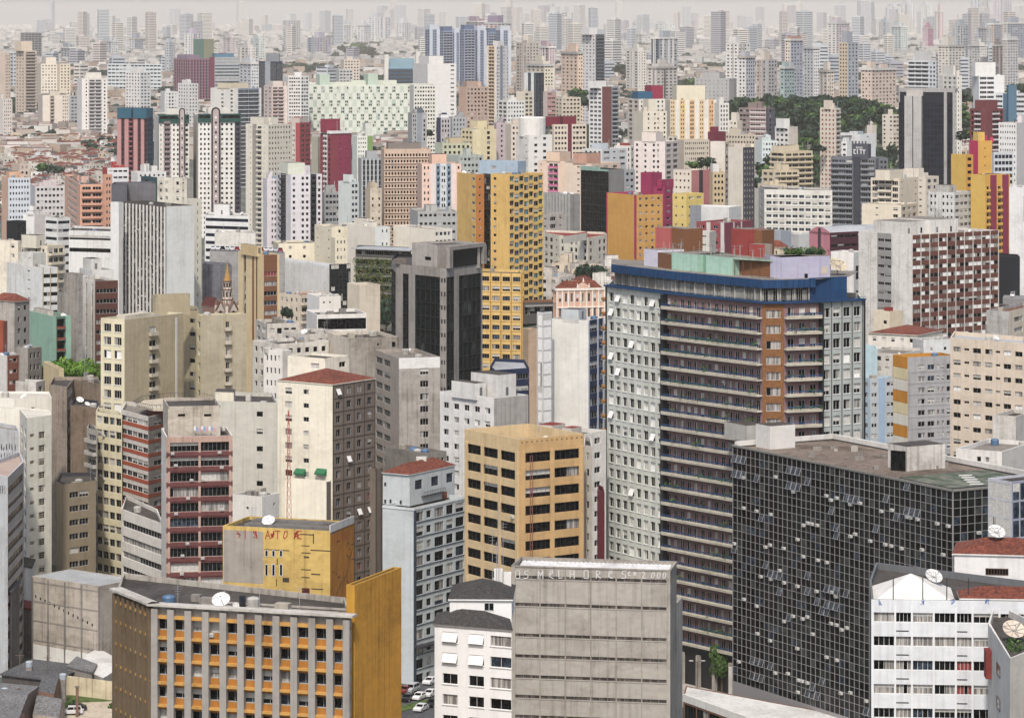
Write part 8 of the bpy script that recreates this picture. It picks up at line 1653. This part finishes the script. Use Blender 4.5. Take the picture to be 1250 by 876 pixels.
def car(x, y, z, yaw, colr, label, kind=0, group=None, wheels=True):
    if (colr, kind) not in CARS: CARS[(colr, kind)] = car_parts(colr, kind)
    bo, gl = CARS[(colr, kind)]; root = bpy.data.objects.new('parked_car', None); COL.objects.link(root); root.location = (x, y, z); root.rotation_euler = (0, 0, yaw); tag(root, label, 'car', group)
    link('body', bo, root); link('side_glass', gl, root)
    for wx in (-1.35, 1.35):
        for wy in (-.8, .8): link('rim', RIM, link('wheel', WHEEL, root, (wx, wy, .32)))
yw_ = R(68)
for px, D, cc, lb, kd in ((503, 677, 'b9bcbf', 'silver hatchback parked under the palms', 1), (525, 685, 'e9e9e7', 'white car at the kerb of the pale blue building', 0), (525, 672.5, 'e4e4e2', 'white car just beyond the verge, nearest the white block', 0), (512, 669.5, 'eceae6', 'white car with an open looking cabin in the middle of the row', 0), (498, 668, '16181c', 'black car at the ochre wall end of the row', 0), (528, 663, '1c1f24', 'dark car in front of the verge', 0), (514, 658.5, 'e6e6e6', 'white car nearest the viewer in the parking street', 0), (495, 676, '7d1d1d', 'dark red car beside the silver hatchback', 0)):
    car(W(px, D), D, z_st + .01, yw_, cc, lb, kd)
car(W(87, 656), 656, .37, R(10), 'dddddb', 'white hatchback parked in the dirt lot', 1); car(W(93, 660), 660, .37, R(10), '14161a', 'black car parked behind the white hatchback in the dirt lot', 0)
car(W(863, 653), 653, z_r + .01, R(4), '101114', 'black car driving past the street tree', 0)
zd = Z(306, 1296) - .1
for k in range(15):
    px = 259 + k * 5.9; D = 1301 - (px - 256) * .13; car(W(px, D), D + 3.2, zd + .02, R(96), ('a02024', 'e3e3e1', '17191d', 'c9cbcd', '8f1d22')[k % 5 if k % 4 else 1], ('red car', 'white car', 'black car', 'silver car', 'dark red car')[k % 5 if k % 4 else 1] + ' nose out on the rooftop parking deck', 0, ('red cars on the parking deck', 'white cars on the parking deck', 'black cars on the parking deck', 'silver cars on the parking deck', 'dark red cars on the parking deck')[k % 5 if k % 4 else 1])
car(W(1236, 1280), 1280, Z(362, 1280), R(80), 'f0f0ee', 'white van parked on the deck beside the black box hall', 1)
dk_ = MB(); dk_.prism([at(1224, 1275), at(1260, 1268), at(1262, 1284), at(1226, 1290)], -1, Z(362, 1280) - .01, P('8f8e8c')); tag(link('parking_deck', dk_.mesh('parking_deck')), 'small deck carrying the white van by the picture edge', 'deck')
# ------------------------------------------------------------------ street furniture and people, by the curved tower
def post(px, D, h, label, name='lamp_post', arm=True):
    x, y = at(px, D); b_ = MB(); mt = plain('post_black', (.03, .03, .033), .5); b_.tube((x, y, z_r), (x, y, z_r + h), .11, mt, 8, .07); b_.tube((x, y, z_r), (x, y, z_r + .6), .17, mt, 8)
    root = link(name, b_.mesh(name, (x, y, z_r)), None, (x, y, z_r)); tag(root, label, 'lamp post' if arm else 'post')
    if arm: l_ = MB(); l_.tube((0, 0, h), (1.2, 0, h + .3), .05, mt, 6); l_.tube((0, 0, h), (-1.2, 0, h + .3), .05, mt, 6); link('arm', l_.mesh('arm'), root); q = MB(); [q.box((s_ * 1.2 - .4, -.15, h + .2), (.8, 0), (0, .3), .16, wall('c9c9c4', .2)) for s_ in (-1, 1)]; link('lamp_head', q.mesh('lamp_head'), root)
post(851, 662, 9.2, 'tall black double lamp post at the street corner'); post(876, 663, 5.5, 'slim dark post beside the street tree', 'post', False); post(858, 654, 3.2, 'short grey post at the kerb', 'post', False)
x, y = at(837.5, 655); b_ = MB(); b_.box((x, y, z_r + 2.3), (1.5, .2), (-.01, .07), 1.2, plain('sign_blue', (.03, .12, .42), .4)); root = link('street_sign', b_.mesh('street_sign', (x, y, z_r)), None, (x, y, z_r)); tag(root, 'blue street sign on two posts by the road', 'sign')
for s_ in (.2, 1.25): q = MB(); q.tube((s_, .1, 0), (s_, .1, 3.3), .05, FR['grey'], 6); link('post', q.mesh('post'), root)
q = MB(); [q.box((.15 + k * .3, -.012, 2.55 + .3 * (k % 2)), (.22, .03), (0, .006), .12, PAINT_W) for k in range(4)]; link('sign_bars', q.mesh('sign_bars'), root)
rl = MB(); f_ = Face(at(856, 648), at(890, 646)); 
for k in range(int(f_.L / .35)): fbox(rl, f_, k * .35, k * .35 + .14, -.14, 0, z_r, z_r + .85, WHITE)
fbox(rl, f_, 0, f_.L, -.2, .06, z_r + .85, z_r + 1.0, WHITE); tag(link('balustrade', rl.mesh('balustrade')), 'low white balustrade at the edge of the podium roof', 'railing')
pl_ = MB(); p = at(889.5, 652); pl_.box((*p, -1), (1.1, 0), (0, 1.1), 11.5, wall('c3beb5', .5)); tag(link('pylon', pl_.mesh('pylon')), 'pale concrete pylon at the corner of the black glass slab', 'pylon')
PMESH = {}
def person_mesh(v):
    if v in PMESH: return PMESH[v]
    s_ = .28 + .08 * (v % 2)
    V = [(0, 0, .95), (0, 0, 1.2), (0, 0, 1.45), (0, 0, 1.52), (0, .02, 1.68), (.1, 0, .88), (.11, s_ * .5, .5), (.11, s_ * .2 - .05, .08), (.11, s_ * .2 + .12, .04), (-.1, 0, .88), (-.11, -s_ * .2, .5), (-.11, -s_ * .9, .1), (-.11, -s_ * .9 + .16, .05), (.2, 0, 1.42), (.27, -.1, 1.15), (.26, .02, .92), (-.2, 0, 1.42), (-.27, .1, 1.15), (-.25, .26, .98)]
    E = [(0, 1), (1, 2), (2, 3), (3, 4), (0, 5), (5, 6), (6, 7), (7, 8), (0, 9), (9, 10), (10, 11), (11, 12), (2, 13), (13, 14), (14, 15), (2, 16), (16, 17), (17, 18)]
    Rr = [.16, .14, .17, .06, .115, .1, .075, .05, .04, .1, .075, .05, .04, .075, .05, .035, .075, .05, .035]
    me = bpy.data.meshes.new('person_cage'); me.from_pydata(V, E, []); o = bpy.data.objects.new('person_cage', me); COL.objects.link(o)
    md = o.modifiers.new('skin', 'SKIN'); o.modifiers.new('sub', 'SUBSURF').levels = 1
    for i, d in enumerate(me.skin_vertices[0].data): d.radius = (Rr[i], Rr[i]); d.use_root = (i == 0)
    dg = bpy.context.evaluated_depsgraph_get(); r = bpy.data.meshes.new_from_object(o.evaluated_get(dg)); bpy.data.objects.remove(o); bpy.data.meshes.remove(me)
    r.name = 'person'; sh = (('shirt_white', (.6, .6, .6)), ('shirt_yellow', (.5, .38, .08)), ('shirt_blue', (.1, .16, .3)), ('shirt_grey', (.25, .25, .26)))[v]
    for n_, c_ in (('skin_tone', (.33, .2, .13)), sh, ('trousers_dark', (.03, .035, .05)), ('hair_dark', (.02, .015, .012))): r.materials.append(plain(n_, c_, .8))
    for p in r.polygons: z = p.center.z; p.material_index = 3 if z > 1.72 else 0 if (z > 1.5 or (abs(p.center.x) > .22 and z < 1.1)) else 1 if z > .93 else 2
    PMESH[v] = r; return r
for px, D, v, lb in ((856, 667, 1, 'person in a yellow shirt and dark trousers walking on the pavement'), (862, 669, 0, 'person in a white shirt walking beside the yellow shirted one'), (866, 666, 3, 'person in a grey shirt walking under the street tree'), (849, 674, 0, 'person in a white shirt near the tower columns'), (846, 673, 2, 'person in a blue shirt near the tower columns')):
    o = link('person', person_mesh(v), None, (W(px, D), D, z_r + .13), rr.uniform(0, 6.28)); tag(o, lb, 'person')
# ------------------------------------------------------------------ the air: one closed box of even haze
m = MB(); m.box((-8800, -300, -3), (17600, 0), (0, 46300), 310, gm); hz = m.mesh('haze'); hz.materials.clear()
hm = bpy.data.materials.new('haze'); hm.use_nodes = True; t = hm.node_tree
for n_ in list(t.nodes):
    if n_.type == 'BSDF_PRINCIPLED': t.nodes.remove(n_)
vol = t.nodes.new('ShaderNodeVolumePrincipled'); vol.inputs['Color'].default_value = (1.0, .945, .87, 1); vol.inputs['Density'].default_value = HAZE_DENSITY; vol.inputs['Anisotropy'].default_value = -.3
t.links.new(vol.outputs[0], t.nodes['Material Output'].inputs['Volume']); hz.materials.append(hm)
tag(link('haze', hz), kind='stuff')
print('objects', len(bpy.data.objects))
